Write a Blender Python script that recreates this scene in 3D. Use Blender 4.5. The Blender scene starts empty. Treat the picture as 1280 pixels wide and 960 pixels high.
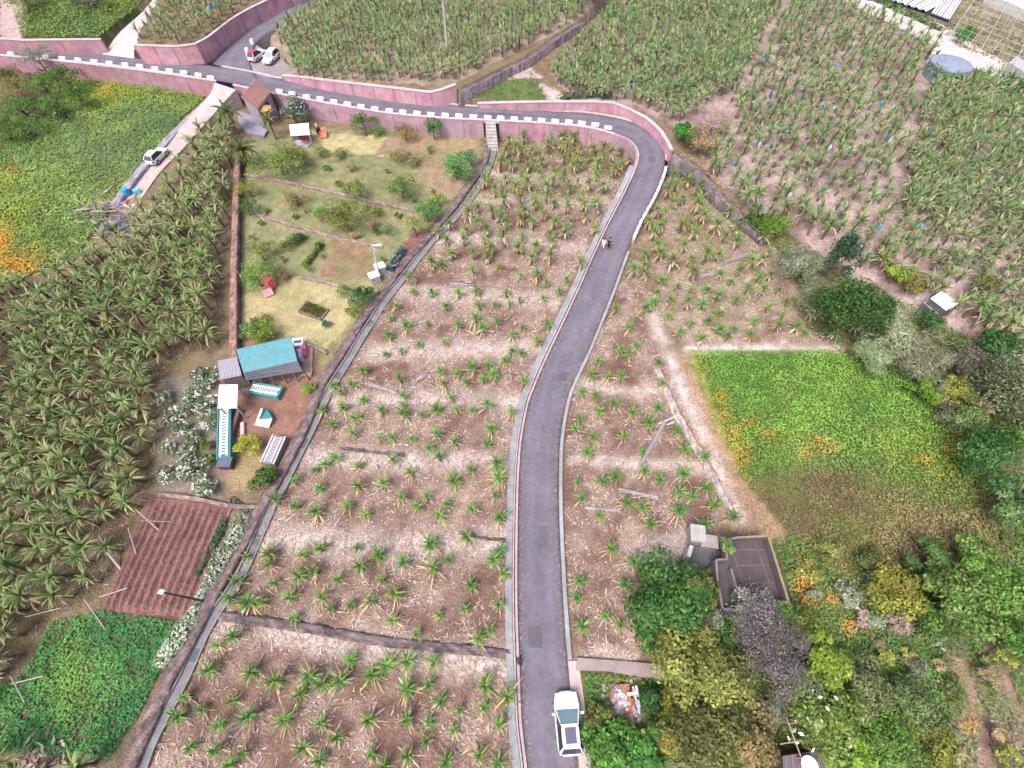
import bpy, math, random
import numpy as np
from mathutils import Matrix, Vector
R = math.radians
sc = bpy.context.scene
col = sc.collection

# ------------------------------------------------------------------ camera, sky, sun, exposure
H, F, PITCH = 43.0, 612.0, math.atan(612.0 / 390.0)
cam = bpy.data.cameras.new('camera'); camo = bpy.data.objects.new('camera', cam); col.objects.link(camo)
cam.sensor_width = 36.0; cam.lens = 36.0 * F / 1280.0; cam.clip_end = 3000.0
camo.location = (0, 0, H); camo.rotation_euler = (math.pi / 2 - PITCH, 0, 0)
sc.camera = camo
world = bpy.data.worlds.new('World'); sc.world = world; world.use_nodes = True
nt = world.node_tree; bg = nt.nodes['Background']
sky = nt.nodes.new('ShaderNodeTexSky'); sky.sky_type = 'NISHITA'; sky.sun_disc = False
SUN_EL, SUN_AZ = 58.0, 215.0
sky.sun_elevation = R(SUN_EL); sky.sun_rotation = R(SUN_AZ); sky.dust_density = 6.0; sky.air_density = 0.8; sky.ozone_density = 1.0
nt.links.new(sky.outputs[0], bg.inputs[0]); bg.inputs[1].default_value = 0.15
sun = bpy.data.lights.new('sun', 'SUN'); suno = bpy.data.objects.new('sun', sun); col.objects.link(suno)
sun.energy = 1.4; sun.angle = R(24); sun.color = (1.0, 0.95, 0.95)
az = R(SUN_AZ)
sd = Vector((math.sin(az) * math.cos(R(SUN_EL)), math.cos(az) * math.cos(R(SUN_EL)), math.sin(R(SUN_EL))))
suno.rotation_euler = sd.to_track_quat('Z', 'Y').to_euler(); suno.location = sd * 300
sc.view_settings.view_transform = 'Standard'; sc.view_settings.look = 'None'
sc.view_settings.exposure = 0.94; sc.view_settings.gamma = 1.0
sc.cycles.max_bounces = 5; sc.cycles.diffuse_bounces = 3; sc.cycles.use_denoising = True

# ------------------------------------------------------------------ photo <-> place
cs, sn = math.cos(PITCH), math.sin(PITCH)
def P(px, py, z=0.0):
    """point of the place, at height z, that stands where the photograph shows pixel (px, py)"""
    u, v = px - 640.0, py - 480.0
    dx, dy, dz = u, F * cs - v * sn, -F * sn - v * cs
    t = (H - z) / (-dz)
    return Vector((dx * t, dy * t, z))
def Pn(a, z=0.0):
    a = np.asarray(a, float)
    u, v = a[..., 0] - 640.0, a[..., 1] - 480.0
    t = (H - z) / (F * sn + v * cs)
    return np.stack([u * t, (F * cs - v * sn) * t, np.zeros_like(u) + z], -1)
def proj(p):
    p = np.asarray(p, float)
    X, Y, Z = p[..., 0], p[..., 1], p[..., 2] - H
    d = Y * cs - Z * sn
    return np.stack([640 + F * X / d, 480 - F * (Y * sn + Z * cs) / d], -1)
def S(px, py):
    """metres per pixel across, at the ground"""
    return (H / (sn + (py - 480.0) / F * cs)) / F
def inpoly(pts, poly):
    x, y = pts[:, 0], pts[:, 1]; inside = np.zeros(len(x), bool)
    poly = np.asarray(poly, float); j = len(poly) - 1
    for i in range(len(poly)):
        xi, yi, xj, yj = *poly[i][:2], *poly[j][:2]
        if yi != yj:
            inside ^= ((yi > y) != (yj > y)) & (x < (xj - xi) * (y - yi) / (yj - yi) + xi)
        j = i
    return inside
def segdist(pts, line):
    line = np.asarray(line, float); best = np.full(len(pts), 1e9)
    for a, b in zip(line[:-1], line[1:]):
        d = b - a; L = (d ** 2).sum() + 1e-9
        t = np.clip(((pts - a) @ d) / L, 0, 1)
        best = np.minimum(best, np.hypot(*(pts - a - t[:, None] * d).T))
    return best
_tab = np.random.RandomState(5).rand(256, 256)
def vnoise(x, y, s):
    x = np.asarray(x) / s + 1000.3; y = np.asarray(y) / s + 1000.7
    xi, yi = np.floor(x).astype(int), np.floor(y).astype(int); fx, fy = x - xi, y - yi
    fx = fx * fx * (3 - 2 * fx); fy = fy * fy * (3 - 2 * fy)
    g = lambda a, b: _tab[a % 256, b % 256]
    return (g(xi, yi) * (1 - fx) + g(xi + 1, yi) * fx) * (1 - fy) + (g(xi, yi + 1) * (1 - fx) + g(xi + 1, yi + 1) * fx) * fy
def fnoise(x, y, s):
    return .5 * vnoise(x, y, s) + .3 * vnoise(x, y, s * .45) + .2 * vnoise(x, y, s * .2)

# ------------------------------------------------------------------ materials
def vmat(name, rough=.85, nscale=3.0, namt=.25, bump=.0, bscale=20.0, leaf=0.0, vary=0.0, spec=.3, metal=0.0, coat=0.0, fine=0.0, streak=0.0):
    m = bpy.data.materials.new(name); m.use_nodes = True; t = m.node_tree; N = t.nodes; L = t.links
    b = N['Principled BSDF']; b.inputs['Roughness'].default_value = rough; b.inputs['Specular IOR Level'].default_value = spec
    b.inputs['Metallic'].default_value = metal; b.inputs['Coat Weight'].default_value = coat
    at = N.new('ShaderNodeAttribute'); at.attribute_name = 'Col'; c = at.outputs['Color']
    geo = N.new('ShaderNodeNewGeometry')
    def mul(c, fac_out, lo, hi):
        mr = N.new('ShaderNodeMapRange'); mr.inputs['From Min'].default_value = .3; mr.inputs['From Max'].default_value = .7
        mr.inputs['To Min'].default_value = lo; mr.inputs['To Max'].default_value = hi
        L.new(fac_out, mr.inputs['Value'])
        mx = N.new('ShaderNodeVectorMath'); mx.operation = 'SCALE'
        L.new(c, mx.inputs[0]); L.new(mr.outputs[0], mx.inputs['Scale']); return mx.outputs[0]
    if namt:
        n = N.new('ShaderNodeTexNoise'); n.inputs['Scale'].default_value = nscale; n.inputs['Detail'].default_value = 5
        L.new(geo.outputs['Position'], n.inputs['Vector']); c = mul(c, n.outputs[0], 1 - namt, 1 + namt)
    if fine:
        n = N.new('ShaderNodeTexNoise'); n.inputs['Scale'].default_value = nscale * 7; n.inputs['Detail'].default_value = 3
        L.new(geo.outputs['Position'], n.inputs['Vector']); c = mul(c, n.outputs[0], 1 - fine, 1 + fine)
    if streak:
        mp = N.new('ShaderNodeMapping'); mp.inputs['Scale'].default_value = (1.3, 1.3, .3); L.new(geo.outputs['Position'], mp.inputs['Vector'])
        n = N.new('ShaderNodeTexNoise'); n.inputs['Scale'].default_value = 1.6; n.inputs['Detail'].default_value = 4; L.new(mp.outputs[0], n.inputs['Vector']); c = mul(c, n.outputs[0], 1 - streak, 1 + streak * .7)
    if vary:
        oi = N.new('ShaderNodeObjectInfo'); hs = N.new('ShaderNodeHueSaturation')
        mr = N.new('ShaderNodeMapRange'); mr.inputs['To Min'].default_value = .5 - vary * .12; mr.inputs['To Max'].default_value = .5 + vary * .08
        mv = N.new('ShaderNodeMapRange'); mv.inputs['To Min'].default_value = 1 - vary; mv.inputs['To Max'].default_value = 1 + vary
        L.new(oi.outputs['Random'], mr.inputs['Value'])
        f = N.new('ShaderNodeMath'); f.operation = 'MULTIPLY'; f.inputs[1].default_value = 7.31
        fr = N.new('ShaderNodeMath'); fr.operation = 'FRACT'
        L.new(oi.outputs['Random'], f.inputs[0]); L.new(f.outputs[0], fr.inputs[0]); L.new(fr.outputs[0], mv.inputs['Value'])
        L.new(mr.outputs[0], hs.inputs['Hue']); L.new(mv.outputs[0], hs.inputs['Value']); L.new(c, hs.inputs['Color']); c = hs.outputs[0]
    L.new(c, b.inputs['Base Color'])
    if bump:
        n = N.new('ShaderNodeTexNoise'); n.inputs['Scale'].default_value = bscale; n.inputs['Detail'].default_value = 4
        L.new(geo.outputs['Position'], n.inputs['Vector'])
        bp = N.new('ShaderNodeBump'); bp.inputs['Strength'].default_value = bump; bp.inputs['Distance'].default_value = .15
        L.new(n.outputs[0], bp.inputs['Height']); L.new(bp.outputs[0], b.inputs['Normal'])
    if leaf:
        tr = N.new('ShaderNodeBsdfTranslucent'); L.new(c, tr.inputs['Color'])
        mx = N.new('ShaderNodeMixShader'); mx.inputs[0].default_value = leaf
        L.new(b.outputs[0], mx.inputs[1]); L.new(tr.outputs[0], mx.inputs[2]); L.new(mx.outputs[0], N['Material Output'].inputs['Surface'])
    return m
M_GROUND = vmat('earth', .95, .9, .22, .9, 5.0, spec=.1, fine=.30)
M_ROAD = vmat('asphalt', .9, .35, .15, .15, 40.0, fine=.12, spec=.25)
M_CONC = vmat('concrete', .9, 1.2, .16, .3, 14.0, fine=.10, spec=.2)
M_STONE = vmat('stone', .95, 2.0, .35, 1.0, 6.0, fine=.3, spec=.1)
M_PINK = vmat('pinkwash', .9, .7, .20, .4, 8.0, fine=.12, spec=.15, streak=.10)
M_LEAF = vmat('leaf', .6, 3.0, .15, leaf=.40, vary=.20, spec=.2)
M_WEED = vmat('weed', .7, 1.5, .18, leaf=.35, spec=.25)
M_DRY = vmat('dryleaf', .9, 4.0, .25, leaf=.1, vary=.15, spec=.1)
M_BARK = vmat('bark', .9, 6.0, .3, .5, 15.0, spec=.1)
M_PAINT = vmat('paint', .55, 3.0, .05, spec=.4)
M_CAR = vmat('carpaint', .3, 2.0, .03, spec=.4, coat=.3)
M_GLASS = vmat('carglass', .12, 1.0, .03, spec=.7)
M_METAL = vmat('sheetmetal', .5, 2.0, .10, spec=.4, fine=.04)
M_CLOTH = vmat('cloth', .9, 8.0, .1, spec=.1)
M_WATER = vmat('waterskin', .15, .6, .05, spec=.6)

# ------------------------------------------------------------------ mesh helpers
def finish(me, mat, name, parent=None, loc=None, smooth=False):
    me.materials.append(mat)
    if smooth: me.polygons.foreach_set('use_smooth', np.ones(len(me.polygons), bool))
    o = bpy.data.objects.new(name, me); col.objects.link(o)
    if parent is not None:
        o.parent = parent; o.matrix_parent_inverse = Matrix.Translation(-parent.location) if loc is None else Matrix()
    return o
class MB:
    def __init__(s): s.v, s.f, s.c = [], [], []
    def add(s, vs, fs, c):
        b = len(s.v); s.v += [tuple(x) for x in vs]
        for f in fs: s.f.append([i + b for i in f]); s.c.append(c)
        return s
    def quad(s, a, b, c_, d, c): return s.add([a, b, c_, d], [(0, 1, 2, 3)], c)
    def box(s, c, size, rz=0.0, colr=(.5, .5, .5), top=1.0, m=None):
        x, y, z = (k / 2 for k in size); vs = []
        for zz, k in ((-z, 1), (z, top)):
            for xx, yy in ((-x, -y), (x, -y), (x, y), (-x, y)): vs.append(Vector((xx * k, yy * k, zz)))
        mm = Matrix.Translation(c) @ (m if m is not None else Matrix.Rotation(rz, 4, 'Z'))
        return s.add([mm @ v for v in vs], [(3, 2, 1, 0), (4, 5, 6, 7), (0, 1, 5, 4), (1, 2, 6, 5), (2, 3, 7, 6), (3, 0, 4, 7)], colr)
    def prism(s, pts, z0, colr, topcol=None):
        """solid under a (possibly sloped) top polygon"""
        n = len(pts); vs = [Vector(p) for p in pts] + [Vector((p[0], p[1], z0)) for p in pts]
        a = sum(pts[i][0] * pts[(i + 1) % n][1] - pts[(i + 1) % n][0] * pts[i][1] for i in range(n))
        top = tuple(range(n)) if a > 0 else tuple(range(n))[::-1]
        s.add(vs, [top], topcol or colr)
        b = len(s.v) - 2 * n
        for i in range(n):
            j = (i + 1) % n
            f = [b + i, b + n + i, b + n + j, b + j]
            s.f.append(f if a > 0 else f[::-1]); s.c.append(colr)
        return s
    def tube(s, path, radii, colr, n=6, cap=True):
        path = [Vector(p) for p in path]; rings = []
        for i, p in enumerate(path):
            d = (path[min(i + 1, len(path) - 1)] - path[max(i - 1, 0)]).normalized()
            a = d.cross(Vector((0, 0, 1)) if abs(d.z) < .95 else Vector((1, 0, 0))).normalized(); b = d.cross(a)
            r = radii[i] if hasattr(radii, '__len__') else radii
            rings.append([p + (a * math.cos(k * 2 * math.pi / n) + b * math.sin(k * 2 * math.pi / n)) * r for k in range(n)])
        vs = [v for r in rings for v in r]; fs = []
        for i in range(len(path) - 1):
            for k in range(n):
                k2 = (k + 1) % n; fs.append((i * n + k, (i + 1) * n + k, (i + 1) * n + k2, i * n + k2))
        if cap: fs += [tuple(range(n)), tuple(range((len(path) - 1) * n, len(path) * n))[::-1]]
        return s.add(vs, fs, colr)
    def build(s, name, mat, parent=None, smooth=False, local=False):
        me = bpy.data.meshes.new(name); me.from_pydata(s.v, [], s.f); me.update()
        at = me.color_attributes.new('Col', 'FLOAT_COLOR', 'CORNER')
        arr = np.ones((len(me.loops), 4), np.float32)
        arr[:, :3] = np.repeat(np.array(s.c, np.float32)[:, :3], [len(f) for f in s.f], axis=0)
        at.data.foreach_set('color', arr.ravel())
        return finish(me, mat, name, parent, True if local else None, smooth)
def mesh_np(name, V, Fq, C, mat, parent=None, smooth=False, local=False):
    """V (n,3), Fq (m,4) or (m,3), C (n,3)"""
    k = Fq.shape[1]; me = bpy.data.meshes.new(name)
    me.vertices.add(len(V)); me.vertices.foreach_set('co', np.ascontiguousarray(V, np.float32).ravel())
    me.loops.add(Fq.size); me.loops.foreach_set('vertex_index', np.ascontiguousarray(Fq, np.int32).ravel())
    me.polygons.add(len(Fq)); me.polygons.foreach_set('loop_start', np.arange(0, Fq.size, k, dtype=np.int32))
    me.update(calc_edges=True); me.validate()
    at = me.color_attributes.new('Col', 'FLOAT_COLOR', 'POINT')
    arr = np.ones((len(V), 4), np.float32); arr[:, :3] = C; at.data.foreach_set('color', arr.ravel())
    return finish(me, mat, name, parent, True if local else None, smooth)
def leaf_arrays(rng, cen, nrm, size, colr, aspect=.55, droop=0.0):
    """one diamond leaf per point: (n,3) centres, normals, (n,) sizes, (n,3) colours"""
    n = len(cen); r = rng.normal(size=(n, 3)); nrm = nrm / (np.linalg.norm(nrm, axis=1, keepdims=True) + 1e-9)
    a = np.cross(nrm, r); a /= np.linalg.norm(a, axis=1, keepdims=True) + 1e-9
    b = np.cross(nrm, a); L = size[:, None] * .5; W = L * aspect
    tip = cen + a * L; tip[:, 2] -= droop * size
    V = np.stack([cen - a * L, cen + b * W - a * L * .1, tip, cen - b * W - a * L * .1], 1).reshape(-1, 3)
    return V, np.arange(4 * n, dtype=np.int32).reshape(-1, 4), np.repeat(colr, 4, axis=0)
def jitter(rng, base, n, amt=.18):
    base = np.asarray(base, float)
    c = base[rng.randint(len(base), size=n)] if base.ndim == 2 else np.tile(base, (n, 1))
    return np.clip(c * (1 + rng.uniform(-amt, amt, (n, 1))) * (1 + rng.uniform(-amt * .35, amt * .35, (n, 3))), 0, .95)
def tag(o, label=None, cat=None, group=None, kind=None):
    for k, v in (('label', label), ('category', cat), ('group', group), ('kind', kind)):
        if v: o[k] = v
    return o
def empty(name, loc, label=None, cat=None, group=None):
    o = bpy.data.objects.new(name, None); col.objects.link(o); o.location = loc; o.empty_display_size = .3
    return tag(o, label, cat, group)
def spline(pts, step=1.2):
    """smooth curve through points of any dimension (Catmull-Rom)"""
    pts = [np.asarray(p, float) for p in pts]; out = []
    for i in range(len(pts) - 1):
        p0, p1, p2, p3 = pts[max(i - 1, 0)], pts[i], pts[i + 1], pts[min(i + 2, len(pts) - 1)]
        n = max(1, int(np.linalg.norm((p2 - p1)[:2]) / step))
        for k in range(n):
            t = k / n
            out.append(.5 * (2 * p1 + (p2 - p0) * t + (2 * p0 - 5 * p1 + 4 * p2 - p3) * t * t + (3 * p1 - p0 - 3 * p2 + p3) * t ** 3))
    out.append(pts[-1]); return np.array(out)
def offset(path, d):
    """shift a ground path sideways by d (positive to the left of its direction)"""
    path = np.asarray(path, float); t = np.gradient(path[:, :2], axis=0); t /= np.linalg.norm(t, axis=1, keepdims=True) + 1e-9
    q = path.copy(); q[:, 0] += -t[:, 1] * d; q[:, 1] += t[:, 0] * d; return q
def strip(mb, A, B, za, zb_, z0, colr, side=None):
    """raised strip between ground paths A and B (n,3); tops at za/zb offsets; sides go down to z0 (absolute or None)"""
    for i in range(len(A) - 1):
        a, b, c, d = (Vector(A[i]) + Vector((0, 0, za)), Vector(A[i + 1]) + Vector((0, 0, za)), Vector(B[i + 1]) + Vector((0, 0, zb_)), Vector(B[i]) + Vector((0, 0, zb_)))
        cc = colr if not callable(colr) else colr(i)
        mb.quad(a, d, c, b, cc) if (d - a).cross(b - a).z > 0 else mb.quad(a, b, c, d, cc)
        if z0 is not None:
            g = lambda p, q: z0 if not isinstance(z0, str) else None
            for p, q in ((a, b), (c, d)):
                pl, ql = Vector((p.x, p.y, z0)), Vector((q.x, q.y, z0))
                mb.quad(p, pl, ql, q, side or cc)
    if z0 is not None:
        for k in (0, len(A) - 1):
            a, d = Vector(A[k]) + Vector((0, 0, za)), Vector(B[k]) + Vector((0, 0, zb_))
            mb.quad(a, d, Vector((d.x, d.y, z0)), Vector((a.x, a.y, z0)), side or cc)
    return mb

# ------------------------------------------------------------------ ground: heights and soils
ZR = 2.7                                             # level of the upper road
PLATEAU = [                                          # (photo outline with heights, level, held edge, run of the slope): terraces held by walls
    ([(-80, 52, 4.6), (20, 51, 4.6), (60, 50, 4.6), (126, 49, 4.6), (150, 28, 4.6), (190, 0, 4.6), (205, -40, 4.6), (-80, -40, 4.6)], 4.6, None, 0),
    ([(168, 56, 5.3), (225, 58, 5.3), (258, 48, 5.3), (298, 18, 5.4), (338, -1, 5.4), (385, -40, 5.4), (218, -40, 5.4), (182, 20, 5.4), (168, 42, 5.4)], 5.4, None, 0),
    ([(425, -50, 4.6), (385, 6, 4.2), (342, 38, 3.2), (332, 50, 2.85), (350, 64, 2.8), (361, 82, 2.8), (356, 96, 2.9), (375, 97.5, 3.65), (415, 102.5, 4.2), (490, 110.8, 4.6), (538, 116.3, 4.6), (552, 113.3, 4.9), (570, 107, 5.1), (578, 111, 4.8), (600, 101, 4.8), (660, 71, 4.8), (730, 24, 4.8), (790, -50, 4.8)], 4.8, 17, 9),
    ([(597, 129.5, 3.2), (660, 128.2, 3.75), (745, 127.6, 4.0), (767, 129, 4.0), (785, 136.6, 4.0), (805, 146.6, 4.0), (825, 164.6, 3.9), (838, 187.6, 3.4), (868, 206, 2.4), (905, 246, 1.7), (948, 287, 1.2), (985, 306, .3), (1060, 354, .1), (1150, 404, .1), (1215, 447, .1), (1330, 500, .1), (1330, -50, 3.7), (800, -50, 3.7), (770, -2, 3.7), (724, 34, 3.7), (660, 76, 3.7), (578, 123, 3.5)], 3.7, 16, 14),
]
gx = np.arange(-150, 150.1, .5); gy = np.arange(-30, 165.1, .5)
GX, GY = np.meshgrid(gx, gy); gp = np.stack([GX.ravel(), GY.ravel()], -1)
gz = np.zeros(len(gp))
def segnear(pts, line):
    line = np.asarray(line, float); best = np.full(len(pts), 1e9); zz = np.zeros(len(pts))
    for a, b in zip(line[:-1], line[1:]):
        d = (b - a)[:2]; t = np.clip(((pts - a[:2]) @ d) / ((d ** 2).sum() + 1e-9), 0, 1); dd = np.hypot(*(pts - a[:2] - t[:, None] * d).T)
        m = dd < best; best = np.where(m, dd, best); zz = np.where(m, a[2] + t * (b[2] - a[2]), zz)
    return best, zz
for poly, z, ne, run in PLATEAU:
    w = np.array([tuple(P(*q)) for q in poly]); ins = inpoly(gp, w[:, :2]); d = segdist(gp, np.vstack([w, w[:1]])[:, :2]); zt = z
    if ne:
        de, zb = segnear(gp, w[:ne]); k = np.clip(de / run, 0, 1); zt = zb + (z - zb) * k * k * (3 - 2 * k)
    gz = np.where(ins & (d > .35), zt, gz)
gz += (fnoise(gp[:, 0], gp[:, 1], 6.0) - .5) * .22
def ground_z(x, y):
    i = np.clip(np.round((np.asarray(x) + 150) / .5).astype(int), 0, len(gx) - 1); j = np.clip(np.round((np.asarray(y) + 30) / .5).astype(int), 0, len(gy) - 1)
    return gz.reshape(len(gy), len(gx))[j, i]
def on_ground(px, py, lift=0.0):
    """ground point seen at a photo pixel (walks over the terraces)"""
    z = 0.0
    for _ in range(6):
        p = P(px, py, z + lift); z = float(ground_z(p.x, p.y))
    p = P(px, py, z + lift); return Vector((p.x, p.y, z))
FIELD_CENTRE = [(625, 172), (770, 176), (790, 205), (772, 240), (745, 290), (700, 380), (668, 460), (640, 560), (636, 700), (640, 980), (170, 980), (300, 720), (400, 510), (470, 395), (560, 285), (612, 210)]
FIELD_STRIP = [(780, 345), (815, 385), (835, 450), (870, 560), (915, 650), (858, 690), (800, 720), (800, 825), (722, 832), (708, 720), (704, 600), (712, 500), (745, 420)]
FIELD_RIGHT = [(835, 205), (868, 208), (905, 250), (950, 300), (985, 325), (1030, 400), (1045, 430), (860, 432), (815, 385), (785, 345), (805, 290)]
FIELD_LEFT = [(300, 150), (282, 152), (228, 212), (168, 290), (95, 340), (0, 365), (-60, 380), (-60, 960), (5, 860), (65, 770), (130, 742), (185, 622), (195, 560), (205, 485), (240, 440), (276, 440), (285, 300), (294, 190)]
FIELD_TOP = [(350, 94), (560, 108), (720, 28), (760, -6), (420, -6), (330, 45)]
UP_A = [(690, 92), (790, -8), (985, -8), (925, 110), (880, 140), (845, 160), (800, 135), (710, 122)]
UP_B = [(985, -8), (1040, -8), (1090, 22), (1170, 55), (1180, 95), (1155, 95), (1105, 305), (1090, 330), (985, 295), (905, 235), (850, 165), (880, 140), (925, 110)]
UP_C = [(1155, 95), (1180, 95), (1290, 118), (1290, 470), (1235, 455), (1150, 395), (1085, 340), (1105, 305)]
FIELD_UPRIGHT = [(690, 92), (790, -8), (1040, -8), (1090, 22), (1170, 55), (1180, 95), (1290, 118), (1290, 470), (1235, 455), (1150, 395), (1060, 345), (985, 295), (905, 235), (850, 165), (800, 135), (710, 122)]
GREEN_LEFT = [(95, 97), (258, 121), (228, 150), (140, 262), (92, 326), (0, 358), (-40, 360), (-40, 160), (60, 150)]
GREEN_TOP = [(28, 48), (20, 20), (40, -8), (190, -8), (140, 40), (120, 50)]
GREEN_RIGHT = [(858, 438), (1045, 440), (1110, 458), (1160, 490), (1200, 555), (1245, 625), (1262, 690), (1200, 720), (1040, 720), (985, 665), (925, 600), (890, 530)]
GREEN_BROWN = [(925, 600), (985, 585), (1060, 590), (1110, 630), (1240, 640), (1262, 690), (1160, 715), (1040, 715), (985, 660)]
CROP = [(62, 778), (130, 764), (224, 778), (208, 828), (172, 898), (136, 948), (60, 944), (-25, 940), (-25, 868), (20, 850), (45, 822)]
PLOT = [(192, 622), (292, 634), (236, 772), (128, 764)]
GARDEN = [(300, 180), (385, 160), (600, 170), (606, 200), (570, 245), (530, 295), (500, 330), (440, 410), (402, 470), (300, 470), (294, 440), (294, 300)]
YARD = [(274, 470), (400, 468), (340, 620), (280, 610), (272, 560)]
WILD = [(725, 838), (820, 835), (870, 700), (990, 670), (1050, 720), (1260, 690), (1330, 480), (1420, 1000), (735, 1010)]
VERGE = [(845, 440), (868, 445), (925, 590), (990, 680), (925, 670), (905, 640), (870, 560)]
BANDS = [([(600, 217), (680, 224), (752, 228)], 5), ([(585, 247), (660, 251), (770, 258)], 6), ([(552, 297), (640, 301), (737, 312)], 8), ([(505, 365), (600, 372), (702, 380)], 10),
         ([(446, 440), (560, 437), (676, 434)], 10), ([(420, 500), (520, 500), (648, 503)], 10), ([(385, 572), (500, 576), (640, 580)], 12), ([(332, 674), (480, 682), (638, 680)], 18), ([(282, 788), (400, 802), (500, 818), (636, 838)], 15),
         ([(730, 480), (800, 492), (840, 480)], 7), ([(715, 575), (790, 580), (880, 585)], 7), ([(812, 390), (850, 480), (890, 570), (925, 650)], 8), ([(860, 436), (960, 434), (1048, 436)], 5), ([(800, 690), (855, 680), (850, 700)], 14), ([(718, 818), (760, 815), (790, 822)], 6)]
def band_mask(pp):
    m = np.zeros(len(pp))
    for line, w in BANDS: m = np.maximum(m, np.exp(-(segdist(pp, line) / w) ** 2))
    return m
def ss_(x, a, b): return np.clip((x - a) / (b - a), 0, 1)
def soil(pp, wp):
    n1, n2 = fnoise(wp[:, 0], wp[:, 1], 7.0), fnoise(wp[:, 0] + 40, wp[:, 1], 2.2)
    C = np.tile([.17, .13, .085], (len(pp), 1))
    def put(poly, a, b, k=None):
        nonlocal C
        m = inpoly(pp, poly); t = np.clip((n2 - .25) * 2 if k is None else k, 0, 1)[:, None]
        C = np.where(m[:, None], np.array(a) * (1 - t) + np.array(b) * t, C)
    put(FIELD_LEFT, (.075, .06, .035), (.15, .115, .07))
    put(FIELD_TOP, (.20, .16, .12), (.31, .25, .205))
    put(FIELD_UPRIGHT, (.18, .125, .115), (.37, .285, .28), ss_(n2, .3, .65))
    n3 = fnoise(wp[:, 0] - 17, wp[:, 1], 1.5); kk = ss_(.55 * n2 + .45 * n3, .36, .66)
    put(FIELD_CENTRE, (.145, .088, .070), (.27, .195, .165), kk); put(FIELD_STRIP, (.145, .088, .070), (.27, .195, .165), kk); put(FIELD_RIGHT, (.18, .12, .09), (.33, .26, .22), kk)
    for g in (GREEN_LEFT, GREEN_TOP): put(g, (.05, .075, .03), (.08, .11, .035))
    put(GREEN_RIGHT, (.06, .10, .03), (.10, .13, .035)); put(GREEN_BROWN, (.12, .085, .05), (.13, .115, .045))
    put(CROP, (.10, .07, .05), (.08, .10, .045)); put(PLOT, (.15, .08, .07), (.19, .11, .095))
    put(WILD, (.07, .10, .035), (.13, .14, .06)); put(VERGE, (.24, .17, .11), (.33, .23, .15))
    put(GARDEN, (.17, .185, .095), (.23, .215, .115))
    put([(385, 165), (490, 172), (480, 195), (420, 192), (380, 178)], (.36, .32, .16), (.40, .35, .20))
    put([(482, 172), (600, 174), (600, 205), (560, 250), (535, 240), (520, 205), (470, 192)], (.27, .185, .14), (.24, .20, .11))
    put([(300, 372), (345, 352), (372, 346), (440, 362), (438, 405), (402, 440), (350, 415), (300, 420)], (.29, .26, .13), (.37, .32, .18))
    put([(420, 300), (462, 308), (470, 340), (430, 352), (400, 345)], (.19, .18, .085), (.22, .13, .095)); put([(490, 330), (515, 290), (545, 285), (510, 320)], (.20, .10, .08), (.19, .10, .08))
    put([(296, 424), (375, 430), (400, 440), (402, 470), (300, 470)], (.22, .13, .10), (.26, .19, .12))
    put(YARD, (.215, .115, .088), (.26, .155, .12)); put([(290, 545), (330, 545), (340, 610), (285, 612)], (.22, .16, .09), (.26, .20, .11))
    put([(590, 122), (655, 88), (695, 125)], (.09, .13, .05), (.14, .17, .07)); put([(628, 100), (662, 84), (678, 97), (650, 99)], (.40, .31, .29), (.42, .33, .31)); put([(672, 102), (705, 118), (700, 127), (685, 124)], (.42, .35, .34), (.44, .36, .34))
    put([(200, 470), (275, 470), (280, 625), (196, 612)], (.20, .15, .14), (.15, .15, .11))
    put([(0, 50), (28, 48), (35, 0), (0, 0)], (.38, .27, .26), (.45, .33, .32))
    put([(228, 150), (270, 112), (282, 118), (235, 162), (180, 225), (160, 255), (135, 262)], (.34, .27, .26), (.40, .31, .29))
    put([(1180, -10), (1290, -10), (1290, 98), (1178, 52)], (.15, .14, .09), (.25, .21, .14))
    put([(1180, 800), (1290, 790), (1290, 990), (1190, 990)], (.17, .15, .08), (.26, .17, .15), (np.sin(pp[:, 0] * .16 + pp[:, 1] * .06) * .5 + .5))
    m = (band_mask(pp) * np.clip(n2 * 2.6 - .3, .3, 1))[:, None]
    inF = (inpoly(pp, FIELD_CENTRE) | inpoly(pp, FIELD_STRIP) | inpoly(pp, FIELD_RIGHT) | (segdist(pp, BANDS[12][0]) < 10) | (segdist(pp, BANDS[11][0]) < 14))[:, None]
    C = np.where(inF, C * (1 - m) + np.array([.49, .415, .395]) * m, C)
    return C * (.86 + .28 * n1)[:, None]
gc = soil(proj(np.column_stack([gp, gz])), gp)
nx_, ny_ = len(gx), len(gy); idx = np.arange(nx_ * ny_).reshape(ny_, nx_)
Fq = np.stack([idx[:-1, :-1], idx[:-1, 1:], idx[1:, 1:], idx[1:, :-1]], -1).reshape(-1, 4)
Vg = np.column_stack([gp, gz])
ring = [(-150, -30), (150, -30), (150, 165), (-150, 165)]; big = [(-900, -700), (900, -700), (900, 1200), (-900, 1200)]
b0 = len(Vg); Vg = np.vstack([Vg, [(x, y, -.6) for x, y in ring], [(x, y, -3) for x, y in big]])
Fq = np.vstack([Fq, [(b0 + i, b0 + 4 + i, b0 + 4 + (i + 1) % 4, b0 + (i + 1) % 4) for i in range(4)]]); gc = np.vstack([gc, np.tile([.14, .13, .07], (8, 1))])
tag(mesh_np('ground', Vg, Fq, gc, M_GROUND, smooth=True), kind='structure')

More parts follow.
